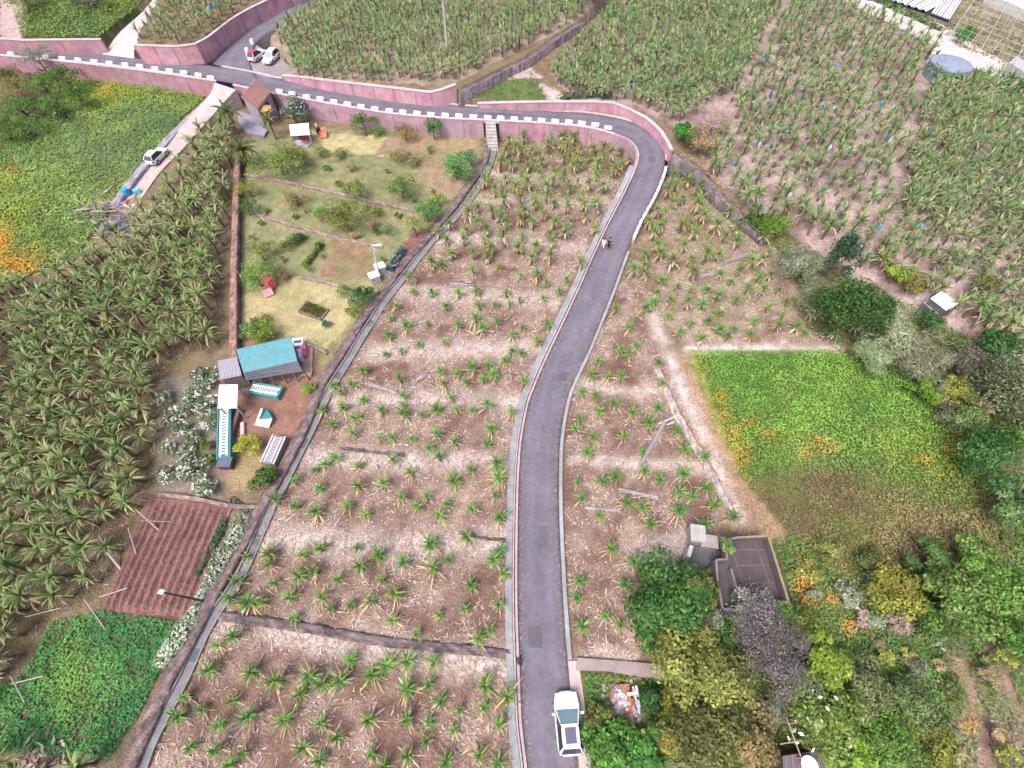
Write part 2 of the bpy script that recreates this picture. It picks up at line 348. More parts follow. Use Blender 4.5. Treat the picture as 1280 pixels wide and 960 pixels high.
# ------------------------------------------------------------------ roads
ROAD = [(664, 1010, 726, 1010, .06), (660, 960, 722, 960, .06), (653, 900, 718, 900, .06), (650, 825, 709, 825, .06), (648, 770, 704.5, 770, .06), (647.5, 720, 701.5, 720, .06), (648, 650, 698.5, 650, .06), (649.5, 593, 698, 593, .06),
        (653, 549, 700, 549, .06), (661, 506, 707, 506, .06), (669, 484, 714, 484, .06), (678, 462, 724, 462, .06), (688, 440, 734.5, 440, .06), (707, 400, 751, 400, .06), (725.5, 360, 767, 360, .1), (743, 320, 781.5, 320, .25),
        (761, 282, 797, 282, .7), (780, 245, 817, 245, 1.4), (793, 217, 828, 217, 2.0), (799, 198, 831, 197, 2.35), (797, 186, 826, 180, 2.5), (787, 175, 811, 166, 2.65), (768, 167, 786, 151.5, ZR), (735, 158, 736, 142, ZR),
        (680, 153, 681, 139, ZR), (620, 150, 621, 135.5, ZR), (560, 147, 560, 131, ZR), (490, 141, 510, 126, ZR), (452, 136, 465, 116, ZR), (415, 129.5, 400, 103.5, ZR), (380, 123, 350, 98.5, ZR), (340, 115, 325, 93, ZR), (305, 107, 290, 86, ZR),
        (270, 101, 252, 80.5, ZR), (213, 91, 195, 75.5, ZR), (157, 83, 140, 69, ZR), (99, 77, 90, 63, ZR), (59, 73.5, 45, 60.5, ZR), (0, 68, -10, 58, ZR), (-70, 61, -75, 52, ZR)]
RL = spline([tuple(P(a, b, z)) for a, b, c, d, z in ROAD], 1.0)
def resample(path, n):
    d = np.concatenate([[0], np.cumsum(np.linalg.norm(np.diff(path, axis=0), axis=1))]); d /= d[-1]
    return np.stack([np.interp(np.linspace(0, 1, n), d, path[:, k]) for k in range(3)], -1)
def pair_spline(rows, per=8):
    A = np.array([[*P(a, b, z), *P(c, d, z)] for a, b, c, d, z in rows]); out = []
    for i in range(len(A) - 1):
        p0, p1, p2, p3 = A[max(i - 1, 0)], A[i], A[i + 1], A[min(i + 2, len(A) - 1)]
        for k in range(per):
            t = k / per; out.append(.5 * (2 * p1 + (p2 - p0) * t + (2 * p0 - 5 * p1 + 4 * p2 - p3) * t * t + (3 * p1 - p0 - 3 * p2 + p3) * t ** 3))
    out.append(A[-1]); out = np.array(out); return out[:, :3], out[:, 3:]
def road_mesh(name, rows, per=8, lanes=12, dz=0.0, base=(.130, .118, .148)):
    A, B = pair_spline(rows, per); n = len(A); t = np.linspace(0, 1, lanes + 1)
    V = (A[:, None] * (1 - t)[None, :, None] + B[:, None] * t[None, :, None]); V[..., 2] += dz
    wear = 1 + .13 * (np.exp(-((t - .3) / .07) ** 2) + np.exp(-((t - .72) / .07) ** 2)) - .10 * (np.exp(-(t / .1) ** 2) + np.exp(-((t - 1) / .1) ** 2))
    nn = fnoise(V[..., 0].ravel(), V[..., 1].ravel(), 9.0).reshape(n, -1)
    C = (np.array(base)[None, None] * (wear[None, :, None]) * (.9 + .2 * nn)[..., None]).reshape(-1, 3)
    idx = np.arange(n * (lanes + 1)).reshape(n, lanes + 1)
    f = np.stack([idx[:-1, :-1], idx[:-1, 1:], idx[1:, 1:], idx[1:, :-1]], -1).reshape(-1, 4)
    V = V.reshape(-1, 3); k = len(V)
    lo = np.vstack([A, B]); lo[:, 2] = -.3; V = np.vstack([V, lo]); C = np.vstack([C, np.tile([.2, .17, .17], (2 * n, 1))])
    a = np.arange(n - 1); L0, R0 = idx[:, 0], idx[:, -1]
    f = np.vstack([f, np.stack([L0[:-1], k + a, k + a + 1, L0[1:]], -1), np.stack([R0[:-1], k + n + a, k + n + a + 1, R0[1:]], -1)])
    tag(mesh_np(name, V, f, C, M_ROAD, smooth=False), kind='structure'); return A, B
RA, RB = road_mesh('road', ROAD)
BRANCH = [(266, 80, 322, 98, ZR), (277, 68, 313, 80, ZR + .02), (297, 50, 319, 56, ZR + .1), (318, 33, 334, 42, ZR + .3), (346, 17, 364, 27, ZR + .6), (388, 1, 408, 10, ZR + .9), (455, -22, 468, -12, ZR + 1.2)]
road_mesh('side_road', BRANCH, dz=.004)
mb = MB(); pk = [P(a, b, ZR + .008) for a, b in ((313, 79), (317, 91), (328, 96), (352, 98.5), (372, 92), (352, 74), (330, 62), (320, 56))]
mb.prism([p + Vector((0, 0, .0)) for p in pk], 0.0, (.2, .17, .17), (.23, .20, .21)); tag(mb.build('parking_bay', M_ROAD), kind='structure')
mb = MB(); rp_ = random.Random(9)
for st, off, ln, wd, k in ((26, .35, 5, 1.1, .78), (44, .62, 4, .9, .84), (61, .3, 7, 1.3, 1.14), (83, .66, 5, .9, .8), (97, .4, 6, 1.2, 1.12), (150, .5, 4, 1.0, .8), (196, .45, 8, 1.1, .82), (236, .6, 6, 1.0, 1.12)):
    a_, b_ = RA[st:st + ln], RB[st:st + ln]; W_ = np.linalg.norm(RA[st] - RB[st]); c1 = a_ * (1 - off) + b_ * off; t_ = wd / W_ / 2; l_ = a_ * (1 - off + t_) + b_ * (off - t_); r2 = a_ * (1 - off - t_) + b_ * (off + t_)
    for i in range(len(l_) - 1): mb.quad(*[Vector(v) + Vector((0, 0, .005)) for v in (l_[i], r2[i], r2[i + 1], l_[i + 1])], tuple(v * k for v in (.130, .118, .145)))
tag(mb.build('road_patches', M_ROAD), kind='structure')
# concrete drive up between the pink walls, foot track beside the green field, concrete paths
def ribbon(name, rows, c, mat=M_CONC, side=None, per=6):
    A, B = pair_spline(rows, per); mb = MB(); strip(mb, A, B, 0, 0, -.4, c, side); return tag(mb.build(name, mat), kind='structure')
ribbon('driveway', [(128, 68, 168, 73, ZR + .01), (135, 60, 168, 62, ZR + .5), (150, 40, 178, 45, 3.9), (178, 15, 197, 18, 4.9), (200, -12, 218, -10, 5.6)], (.50, .40, .39))
ribbon('track', [(268, 103, 295, 112, ZR), (262, 118, 283, 124, 2.2), (243, 140, 262, 148, 1.2), (215, 172, 232, 182, .4), (185, 205, 200, 215, .15), (160, 235, 178, 246, .1), (138, 258, 158, 268, .1)], (.42, .34, .33))
ribbon('upper_path', [(1022, -14, 1045, -25, 3.8), (1068, 8, 1088, -4, 3.8), (1118, 32, 1135, 14, 3.8), (1165, 55, 1182, 33, 3.8), (1225, 88, 1238, 68, 3.8), (1300, 118, 1305, 98, 3.8)], (.50, .44, .43))
ribbon('field_path', [(722, 822, 720, 838, .35), (760, 825, 758, 839, .35), (800, 828, 800, 846, .35), (835, 832, 833, 850, .35)], (.27, .22, .21))
ribbon('pavement', [(729, 1000, 744, 1000, .12), (724, 955, 741, 955, .12), (719, 905, 734, 905, .12), (713, 860, 728, 860, .12), (710, 826, 723, 826, .12)], (.42, .345, .33))
# concrete gutter, kerbs
def kerb(name, A, w0, w1, h, c, i0, i1, down=.35, sgn=1):
    a, b = offset(A, w0 * sgn)[i0:i1], offset(A, w1 * sgn)[i0:i1]; mb = MB()
    for i in range(len(a) - 1):
        ca = np.array(c) * random.Random(i // 9).uniform(.92, 1.06)
        z0 = min(a[i][2], a[i + 1][2]) - down
        seg = [Vector(a[i]) + Vector((0, 0, h)), Vector(b[i]) + Vector((0, 0, h)), Vector(b[i + 1]) + Vector((0, 0, h)), Vector(a[i + 1]) + Vector((0, 0, h))]
        lo = [Vector((p.x, p.y, z0)) for p in seg]
        mb.quad(*(seg if (seg[1] - seg[0]).cross(seg[3] - seg[0]).z > 0 else seg[::-1]), ca); mb.quad(seg[0], seg[3], lo[3], lo[0], ca); mb.quad(seg[2], seg[1], lo[1], lo[2], ca)
        if i in (0, len(a) - 2):
            e = 0 if i == 0 else 3
            mb.quad(seg[e], lo[e], lo[1 if e == 0 else 2], seg[1 if e == 0 else 2], ca)
    return tag(mb.build(name, M_CONC), kind='structure')
PER = 8
i_bend = 19 * PER; i_top = 22 * PER
kerb('kerb', RA, .06, .26, .14, (.40, .31, .33), 0, 21 * PER, sgn=1)
kerb('kerb', RA, .34, .46, .30, (.37, .30, .325), 0, 21 * PER, sgn=1)
kerb('gutter', RA, .50, 1.05, .10, (.25, .26, .28), 0, 18 * PER + 4, sgn=1)
kerb('kerb', RB, .05, .36, .22, (.27, .275, .29), 3 * PER, 15 * PER + 2, sgn=-1, down=.6)
kerb('kerb', RB, .05, .33, .12, (.47, .40, .40), i_bend, 33 * PER - 4, sgn=-1)
kerb('kerb', RA, .02, .30, .12, (.50, .43, .43), i_top, 31 * PER + 4, sgn=1)
kerb('kerb', RA, .02, .30, .12, (.50, .43, .43), 33 * PER, 38 * PER, sgn=1)

# ------------------------------------------------------------------ walls
PINK = (.35, .205, .245)
def wall(name, pts, zbot, thick, colr, label, cat='wall', coping=None, mat=M_PINK, group=None, ztop=None, step=1.5, joints=0.0, cop_h=.1):
    """pts: (px, py, ztop) along the visible front edge; the wall's thickness runs away from the camera"""
    w = spline([tuple(P(*p)) for p in pts], step); b = w.copy()
    t = np.gradient(w[:, :2], axis=0); t /= np.linalg.norm(t, axis=1, keepdims=True); nrm = np.stack([-t[:, 1], t[:, 0]], -1)
    s = np.sign((nrm * w[:, :2]).sum(1)); s[s == 0] = 1
    b[:, :2] += nrm * (np.sign(s.sum()) or 1) * thick
    root = empty(name, Vector((*w[len(w) // 2][:2], zbot)), label, cat, group); mb = MB(); rn = random.Random(len(w))
    for i in range(len(w) - 1):
        c = tuple(k * rn.uniform(.93, 1.06) for k in colr)
        f0, f1, b0, b1 = Vector(w[i]), Vector(w[i + 1]), Vector(b[i]), Vector(b[i + 1])
        lo = lambda p: Vector((p.x, p.y, zbot))
        mb.quad(f0, lo(f0), lo(f1), f1, c); mb.quad(b1, lo(b1), lo(b0), b0, c); mb.quad(f0, f1, b1, b0, c)
        if joints and i % max(1, int(joints / step)) == 0:
            d = (f1 - f0).normalized(); out = Vector((f0.x - b0.x, f0.y - b0.y, 0)).normalized() * .03
            q = f0 + d * .16
            mb.quad(f0 + out, lo(f0) + out, lo(q) + out, q + out, tuple(k * .72 for k in colr))
    for e, j in ((0, 1), (len(w) - 1, 0)):
        f0, b0 = Vector(w[e]), Vector(b[e]); mb.quad(f0, b0, Vector((b0.x, b0.y, zbot)), Vector((f0.x, f0.y, zbot)), colr)
    mb.build('wall', mat, root)
    if coping:
        cb = MB(); o1, o2 = offset(w, 0), b.copy(); dv = (w - b); dv /= np.linalg.norm(dv, axis=1, keepdims=True)
        strip(cb, w + dv * .06 + [0, 0, cop_h], b - dv * .06 + [0, 0, cop_h], 0, 0, None, coping)
        fr = w + dv * .06
        for i in range(len(w) - 1):
            mb2 = cb.quad(Vector(fr[i]) + Vector((0, 0, cop_h)), Vector(fr[i]) - Vector((0, 0, .02)), Vector(fr[i + 1]) - Vector((0, 0, .02)), Vector(fr[i + 1]) + Vector((0, 0, cop_h)), coping)
        cb.build('coping', M_CONC, root)
    return root
COP = (.46, .38, .40)
wall('retaining_wall', [(-70, 62.5, ZR + .1), (0, 69.5, ZR + .1), (95, 79, ZR + .1), (180, 89, ZR + .1), (270, 102, ZR + .1)], -.2, .28, PINK, 'pink retaining wall under the road beside the overgrown left field', coping=COP, joints=6)
wall('retaining_wall', [(342, 116.5, ZR + .1), (380, 124, ZR + .1), (415, 130.5, ZR + .1), (490, 142.5, ZR + .1), (560, 148.5, ZR + .1), (604, 150.5, ZR + .1)], -.2, .28, (.36, .235, .29), 'mauve retaining wall between the road and the fenced garden', coping=COP, joints=5)
wall('retaining_wall', [(624, 151.5, ZR + .1), (680, 154.5, ZR + .1), (735, 160, ZR + .1), (768, 168.5, ZR + .1)], -.2, .28, (.43, .25, .31), 'pink retaining wall above the topmost terrace of young bananas', coping=COP, joints=3)
wall('retaining_wall', [(291, 106.5, ZR + .1), (318, 112.5, ZR + .1), (345, 117.8, ZR + .1)], -.2, .28, PINK, 'short pink retaining wall hidden behind the tiled house', coping=COP, joints=4)
wall('roadside_wall', [(-75, 50, 4.8), (12, 49.5, 4.8), (28, 51, 4.6), (60, 50.5, 4.8), (126, 50, 4.8)], ZR - .2, .4, PINK, 'pink roadside wall below the green bank at the far left', coping=COP, joints=6)
wall('roadside_wall', [(167, 57, 5.4), (190, 58, 5.4), (225, 58.5, 5.4), (245, 55.5, 5.4), (260, 47.5, 5.4), (280, 32, 5.4), (300, 18, 5.5), (340, -2, 5.7), (385, -22, 6)], ZR - .2, .4, (.45, .25, .31), 'tall curved pink wall at the road junction', coping=COP, joints=4)
wall('roadside_wall', [(352, 95, 3.3), (375, 97, 3.8), (415, 102, 4.3), (490, 110.5, 4.7), (538, 116, 4.7), (552, 113, 5.0), (570, 106.5, 5.3)], ZR - .2, .4, (.43, .25, .30), 'low pink wall below the dense upper banana field', coping=COP, joints=4)
wall('roadside_wall', [(597, 130, 3.3), (660, 128.5, 3.9), (745, 128, 4.1), (767, 129.5, 4.1), (785, 137, 4.1), (805, 147, 4.1), (825, 165, 4.0), (838, 188, 3.7)], 2.0, .4, (.42, .245, .29), 'curved pink wall around the outside of the hairpin bend', coping=COP, joints=4)
# gate end of the tall wall, and the end pier
def bar(mb, a, b, w, h, c): # box along a->b
    a, b = Vector(a), Vector(b); d = b - a; L = d.length; q = d.to_track_quat('X', 'Z').to_matrix().to_4x4()
    mb.box((a + b) / 2, (L, w, h), 0, c, m=q); return mb
wi = offset(RA, .02)[18 * PER - 2:22 * PER + 1]; mb = MB(); root = empty('ramp_wall', Vector((*wi[len(wi) // 2][:2], 0)), 'short mauve wall holding the inside of the hairpin bend', 'wall')
strip(mb, offset(wi, .34) + [0, 0, .1], offset(wi, -.0) + [0, 0, .1], 0, 0, -.2, (.36, .27, .29), (.36, .23, .28)); mb.build('wall', M_PINK, root)
# parapet on the outside of the ramp below the bend
mbp = MB(); A = offset(RB, -.05); lo, hi = 15 * PER + 4, 18 * PER + 4
root = empty('parapet', Vector((*RB[(lo + hi) // 2][:2], 0)), 'mauve parapet with white blocks down the outside of the ramp', 'parapet')
a, b = offset(RB, -.06)[lo:hi], offset(RB, -.42)[lo:hi]
for i in range(len(a) - 1):
    s4 = [Vector(a[i]) + Vector((0, 0, .22)), Vector(b[i]) + Vector((0, 0, .22)), Vector(b[i + 1]) + Vector((0, 0, .22)), Vector(a[i + 1]) + Vector((0, 0, .22))]
    l4 = [Vector((p.x, p.y, -.2)) for p in s4]
    mbp.quad(*s4, (.36, .28, .30)); mbp.quad(s4[2], s4[1], l4[1], l4[2], (.38, .25, .27)); mbp.quad(s4[0], s4[3], l4[3], l4[0], (.42, .3, .32))
    if i in (0, len(a) - 2):
        e = (0, 1) if i == 0 else (3, 2); mbp.quad(s4[e[0]], l4[e[0]], l4[e[1]], s4[e[1]], (.42, .3, .32))
mbp.build('wall', M_PINK, root)
ORD = 'nearest second third fourth fifth sixth seventh eighth ninth tenth eleventh twelfth thirteenth fourteenth fifteenth sixteenth seventeenth eighteenth nineteenth twentieth'.split()
def ordw(i): return ['first'] [0] if i == 0 else ORD[i]
WHITE = (.80, .78, .78)
def guard_block(p, ang, L, label, group, h=.42, w=.34):
    mb = MB(); mb.box(p + Vector((0, 0, h * .4)), (L, w, h * .8), ang, WHITE); mb.box(p + Vector((0, 0, h * .9)), (L * .94, w * .86, h * .2), ang, WHITE, top=.9)
    return tag(mb.build('guard_block', M_PAINT), label, 'guard block', group)
row1 = [(15, 69.5), (59, 73), (79, 75), (99, 77), (119, 79), (138, 81), (157.5, 83), (176, 85), (195, 88), (213, 90.5), (231, 93), (249, 96), (264.5, 99.5)]
for i, (x, y) in enumerate(row1):
    d = P(x + 8, y + .9, ZR) - P(x, y, ZR)
    guard_block(P(x, y - 1, ZR + .12), math.atan2(d.y, d.x), 1.15, f'white guard block, {ordw(i)} from the left end of the row over the left green field', 'white guard blocks on the far left wall')
row2 = [(350, 116), (366, 119), (384, 122.8), (401, 125.5), (418, 129), (435, 132), (452, 135), (469, 138), (487, 140.5), (504, 142), (522, 143.5), (539, 145), (557, 146), (574, 147), (592, 148), (610, 149)]
row3 = [(626, 149.5), (643, 150.5), (660, 151.5), (677, 152.5), (694, 153.5), (711, 154.5), (727, 156), (744, 158), (760, 162)]
for i, (x, y) in enumerate(row2):
    d = P(x + 8, y + .9, ZR) - P(x, y, ZR)
    guard_block(P(x, y - .8, ZR + .12), math.atan2(d.y, d.x), 1.1, f'white guard block, {ordw(i)} from the tiled house along the garden wall', 'white guard blocks above the garden')
for i, (x, y) in enumerate(row3):
    d = P(x + 8, y + .9, ZR) - P(x, y, ZR)
    guard_block(P(x, y - .8, ZR + .12), math.atan2(d.y, d.x), 1.1, f'white guard block, {ordw(i)} from the stairs towards the hairpin', 'white guard blocks towards the hairpin')
pa = offset(RB, -.24)[lo:hi]; pd = np.concatenate([[0], np.cumsum(np.linalg.norm(np.diff(pa, axis=0), axis=1))])
for i, s_ in enumerate(np.linspace(.8, pd[-1] - .8, 11)):
    p = Vector([np.interp(s_, pd, pa[:, k]) for k in range(3)]); q = Vector([np.interp(s_ + .5, pd, pa[:, k]) for k in range(3)])
    guard_block(p + Vector((0, 0, .22)), math.atan2(q.y - p.y, q.x - p.x), 1.0, f'white guard block on the ramp parapet, {ordw(i)} from its lower end', 'white guard blocks on the ramp parapet', h=.24, w=.34)
def bollard(x, y, lab):
    mb = MB(); p = P(x, y, ZR + .02); mb.tube([p, p + Vector((0, 0, .5)), p + Vector((0, 0, .72)), p + Vector((0, 0, .82))], [.36, .34, .28, .1], WHITE, 12); tag(mb.build('bollard', M_PAINT, smooth=False), lab, 'bollard', 'white bollards at the parking bay')
bollard(316, 55, 'white round bollard at the upper edge of the parking bay'); bollard(310, 66, 'white round bollard left of the red roofed car')

# long dry stone wall with its channel, garden walls, terrace walls
def ridge_wall(name, pts, half, ztop, colr, label, step=.45, rough=.12, cat='stone wall', mat=M_STONE, side=None, cols=5):
    w = spline([tuple(P(q[0], q[1], q[2] if len(q) > 2 else ztop)) for q in pts], step); n = len(w); tz = w[:, 2].copy()
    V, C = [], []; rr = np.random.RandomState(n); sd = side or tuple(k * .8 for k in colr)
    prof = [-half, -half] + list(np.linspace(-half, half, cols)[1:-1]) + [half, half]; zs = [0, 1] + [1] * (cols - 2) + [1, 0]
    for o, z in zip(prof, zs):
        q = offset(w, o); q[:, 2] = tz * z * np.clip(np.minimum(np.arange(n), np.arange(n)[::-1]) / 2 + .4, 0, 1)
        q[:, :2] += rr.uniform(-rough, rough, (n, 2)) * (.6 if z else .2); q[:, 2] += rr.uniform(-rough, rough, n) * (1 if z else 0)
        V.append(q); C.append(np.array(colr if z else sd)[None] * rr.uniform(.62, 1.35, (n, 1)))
    V = np.array(V); k = len(prof); idx = np.arange(k * n).reshape(k, n)
    f = np.stack([idx[:-1, :-1], idx[:-1, 1:], idx[1:, 1:], idx[1:, :-1]], -1).reshape(-1, 4)[:, ::-1]
    o = mesh_np(name, V.reshape(-1, 3), f, np.array(C).reshape(-1, 3), mat)
    return tag(o, label, cat)
SW = [(135, 1010), (159, 962), (174, 928), (190, 892), (211, 847), (238, 797), (264, 745), (278, 720), (304, 676), (321, 641), (346, 598), (358, 576), (375, 543), (391, 506), (401, 480), (421, 448), (441, 418), (452, 398), (471, 373), (500, 334), (532, 298), (553, 273), (572, 250), (589, 226), (605, 201), (610, 180), (611, 166)]
ridge_wall('stone_wall', SW, .48, .45, (.17, .125, .125), 'long rough dark stone wall running diagonally beside the concrete channel', rough=.1, side=(.07, .055, .06))  # dark side colour paints the shade on the wall's face
CH = [(148, 1010), (178, 958), (186, 935), (204, 898), (232, 845), (254, 795), (273, 762), (295, 731), (313, 695), (337, 640), (353, 609), (371, 572), (389, 537), (403, 507), (416, 481), (436, 450), (453, 421), (466, 401), (482, 376), (501, 352), (521, 326), (541, 301), (561, 281), (581, 258), (600, 231), (613, 203), (618, 182), (620, 164)]
cw = spline([tuple(P(x, y, .1)) for x, y in CH], .8); mb = MB(); rn = random.Random(4)
strip(mb, offset(cw, .34), offset(cw, -.34), 0, 0, -.2, lambda i: tuple(k * (.55 if i % 9 == 0 else rn.uniform(.92, 1.05)) for k in (.18, .178, .19)))
strip(mb, offset(cw, .48), offset(cw, .34),   .16, .16, -.2, (.21, .195, .20)); strip(mb, offset(cw, -.34), offset(cw, -.46), .16, .16, -.2, (.21, .195, .20))
tag(mb.build('channel', M_CONC), 'pale concrete water channel along the foot of the long stone wall', 'water channel', kind='structure')
ridge_wall('lane_wall', [(236, 147), (218, 165), (200, 184), (180, 206), (162, 228), (141, 258)], .55, .55, (.27, .25, .29), 'broad grey concrete wall along the left side of the foot track', rough=.05, cat='wall', mat=M_CONC)
mb = MB(); p = P(611, 149, ZR); q = P(617, 172, .3)
root = empty('stairway', q, 'narrow grey stairs in the slot between the two pink walls', 'stairs')
for i in range(9):
    t = (i + .5) / 9; c = P(613 + 4 * t, 151, ZR); z = ZR * (1 - t) + .1; mb.box((c.x, c.y - .3 - t * 3.2, z / 2 - .1), (1.5, .42, z + .2), 0, (.36, .33, .33))
mb.build('steps', M_CONC, root)
mb = MB()
for dx in (-1.0, 1.0): mb.box((q.x + dx * 1.0, q.y + 2.2, 1.2), (.3, 4.0, 2.6), 0, (.33, .24, .27))
mb.build('side_wall', M_PINK, root)
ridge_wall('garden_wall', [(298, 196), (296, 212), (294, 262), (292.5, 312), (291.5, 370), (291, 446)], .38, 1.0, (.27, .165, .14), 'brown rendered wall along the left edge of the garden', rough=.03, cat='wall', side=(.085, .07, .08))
for pts, lab in (([(302, 216.5), (330, 221), (400, 235.5), (470, 251.5), (522, 262.5)], 'low brown garden wall, uppermost of the two crossing the lawn'), ([(320, 267), (350, 275.5), (410, 293), (450, 302), (478, 308)], 'low brown garden wall below the round orange tree'),
                 ([(372, 344.5), (400, 350), (436, 360)], 'short low garden wall above the straw coloured lawn'), ([(366, 424), (388, 431), (408, 440)], 'short brown wall behind the teal roofed shed'), ([(196, 617), (240, 622), (290, 632), (334, 632)], 'thin pale wall along the top of the ploughed plot')):
    ridge_wall('low_wall', pts, .16, .4, (.26, .19, .18), lab, rough=.03, cat='low wall')
for pts, h, lab in (([(272, 770), (330, 777), (400, 788), (470, 800), (540, 808), (638, 817)], .26, 'dark terrace wall right across the nearest banana terraces'), ([(424, 560), (460, 564), (508, 569)], .22, 'short dark terrace wall left of centre in the young bananas'), ([(560, 355), (578, 353), (596, 357)], .22, 'short dark terrace wall on the upper terraces'),
                    ([(462, 484), (480, 486), (496, 491)], .22, 'stub of dark terrace wall near the stone wall'), ([(575, 724 - 60), (600, 672), (640, 676)], .18, 'low stone edge of a terrace beside the road')):
    ridge_wall('terrace_wall', pts, .13 if h < .24 else .34, h * .8, (.15, .118, .122), lab, rough=.12, cat='terrace wall', side=(.08, .065, .07))  # dark stone, with the terrace edges' shadow lines painted into its colour
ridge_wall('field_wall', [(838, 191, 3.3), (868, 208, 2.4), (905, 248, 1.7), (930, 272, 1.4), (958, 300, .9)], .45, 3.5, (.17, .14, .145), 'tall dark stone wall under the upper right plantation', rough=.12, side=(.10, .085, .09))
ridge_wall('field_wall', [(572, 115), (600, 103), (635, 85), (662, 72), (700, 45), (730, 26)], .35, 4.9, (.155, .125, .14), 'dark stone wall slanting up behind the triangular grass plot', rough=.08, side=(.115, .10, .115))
ridge_wall('boundary_wall', [(820, 455), (848, 520), (872, 560), (900, 610), (922, 655)], .35, .35, (.40, .33, .31), 'pale stony edge between the banana strip and the dry verge', rough=.12)

# ------------------------------------------------------------------ poles
def pole(name, base, top, h, r0, r1, c, label, cat, arms=(), z0=None, mat=M_CONC):
    b = on_ground(*base) if z0 is None else P(*base, z0); t = P(*top, b.z + h); root = empty(name, b, label, cat); mb = MB()
    mb.tube([b - Vector((0, 0, .1)), b.lerp(t, .5), t], [r0, (r0 + r1) / 2, r1], c, 10); mb.build('shaft', mat, root)
    for (x0, y0, x1, y1, w, cc) in arms:
        mb = MB(); bar(mb, P(x0, y0, b.z + h - .35), P(x1, y1, b.z + h - .3), w, w, cc); mb.build('crossarm', M_METAL, root)
    mb = MB(); mb.tube([t, t + Vector((0, 0, .08))], [r1 * 1.1, r1 * .6], tuple(k * .8 for k in c), 10); mb.build('cap', M_METAL, root)
    return root
pole('utility_pole', (560, 71), (553, -12), 9.5, .24, .16, (.50, .44, .46), 'tall pale concrete utility pole in the dense upper banana field', 'utility pole', z0=4.7)
pole('utility_pole', (801, 581), (830, 529), 6.5, .19, .16, (.27, .27, .28), 'leaning grey utility pole with white crossarms in the banana strip right of the road', 'utility pole', [(823, 530, 848, 519, .10, (.50, .47, .46)), (834, 531, 843, 527.5, .09, (.50, .47, .46))])
pole('lamp_post', (474, 345), (466, 306), 5.5, .12, .08, (.55, .52, .52), 'thin pale lamp post beside the two white meter boxes', 'lamp post', [(465, 307, 477, 306, .16, (.8, .78, .78)), (468, 310, 470, 315, .07, (.6, .56, .56))])
pole('lamp_post', (258, 752), (206, 741), 5.0, .10, .07, (.07, .06, .07), 'dark lamp post with a white head leaning over the ploughed plot', 'lamp post', [(200, 739.5, 206, 741, .3, (.82, .78, .76))], mat=M_METAL)
for i, (a, b, h, r, lab) in enumerate((((132, 787), (106, 750), 2.2, .06, 'pale leaning prop pole at the upper left of the crop field'), ((32, 771), (76, 760), 1.6, .04, 'thin pale prop pole lying out from the left bananas'), ((32, 880), (13, 845), 2.0, .05, 'pale leaning prop pole low at the left edge of the crop field'),
        ((5, 857), (54, 845), 1.5, .05, 'pale prop pole crossing the left edge of the crop field'), ((125, 746), (159, 735), 1.0, .05, 'pale prop pole at the lower left corner of the ploughed plot'), ((200, 664), (170, 637), 1.6, .06, 'thick pale prop pole leaning at the left edge of the ploughed plot'),
        ((215, 652), (176, 651), 1.4, .035, 'thin white prop pole reaching over the ploughed furrows'), ((171, 695), (160, 660), 1.8, .05, 'pale prop pole standing left of the ploughed plot'), ((151, 711), (134, 690), 1.0, .12, 'thick pale log below the ploughed plot\'s left edge'), ((116, 665), (116, 640), 1.8, .04, 'thin upright prop pole among the left bananas'))):
    mb = MB(); p0, p1 = P(*a, .05), P(*b, h); mb.tube([p0, p1], [r, r * .8], (.42, .35, .33), 6); tag(mb.build('prop_pole', M_BARK), lab, 'prop pole', 'prop poles around the left bananas')

# ------------------------------------------------------------------ buildings
def sheet(mb, pts, t, c, side=None):
    pts = [Vector(p) for p in pts]; lo = [p - Vector((0, 0, t)) for p in pts]; n = len(pts)
    a = sum(pts[i].x * pts[(i + 1) % n].y - pts[(i + 1) % n].x * pts[i].y for i in range(n)); o = list(range(n)) if a > 0 else list(range(n))[::-1]
    mb.add(pts, [o], c); mb.add(lo, [o[::-1]], side or c)
    for i in range(n):
        j = (i + 1) % n; mb.quad(*( (pts[i], lo[i], lo[j], pts[j]) if a > 0 else (pts[j], lo[j], lo[i], pts[i]) ), side or c)
def ribs(mb, a, b, c, d, n, w, h, colr):
    """raised ribs running a->d across the sheet a,b,c,d"""
    for i in range(n):
        t = (i + .5) / n; p, q = Vector(a).lerp(Vector(b), t), Vector(d).lerp(Vector(c), t); bar(mb, p + Vector((0, 0, h / 2)), q + Vector((0, 0, h / 2)), w, h, colr)
# tiled house by the junction
hc = [P(320, 99, 3.9), P(338.5, 114, 3.9), P(321, 136, 3.2), P(301, 121, 3.2)]
root = empty('house', Vector((sum(p.x for p in hc) / 4, sum(p.y for p in hc) / 4, 0)), 'small grey house with a ribbed terracotta roof at the road junction', 'house')
mb = MB(); cc_ = sum(hc, Vector()) / 4; inn = [p.lerp(cc_, .1) - Vector((0, 0, .25)) for p in hc]; mb.prism(inn, -.1, (.30, .28, .31)); mb.build('wall', M_CONC, root)
mb = MB(); sheet(mb, hc, .14, (.30, .17, .15), (.36, .3, .3)); rf = mb.build('roof', M_METAL, root)
mb = MB(); ribs(mb, hc[0], hc[1], hc[2], hc[3], 9, .16, .12, (.25, .14, .125)); mb.build('tile_ribs', M_METAL, rf)
mb = MB(); d = (hc[2] - hc[1]); 
for t, z in ((.42, 3.0),):
    q = inn[1].lerp(inn[2], t); e = d.normalized(); nrm = Vector((d.y, -d.x, 0)).normalized(); nrm = nrm if nrm.dot(q - cc_) > 0 else -nrm
    bar(mb, q + nrm * .02 + Vector((0, 0, -.95)) - Vector((e.x, e.y, 0)) * .45, q + nrm * .02 + Vector((0, 0, -.95)) + Vector((e.x, e.y, 0)) * .45, .08, 1.1, (.04, .045, .06))
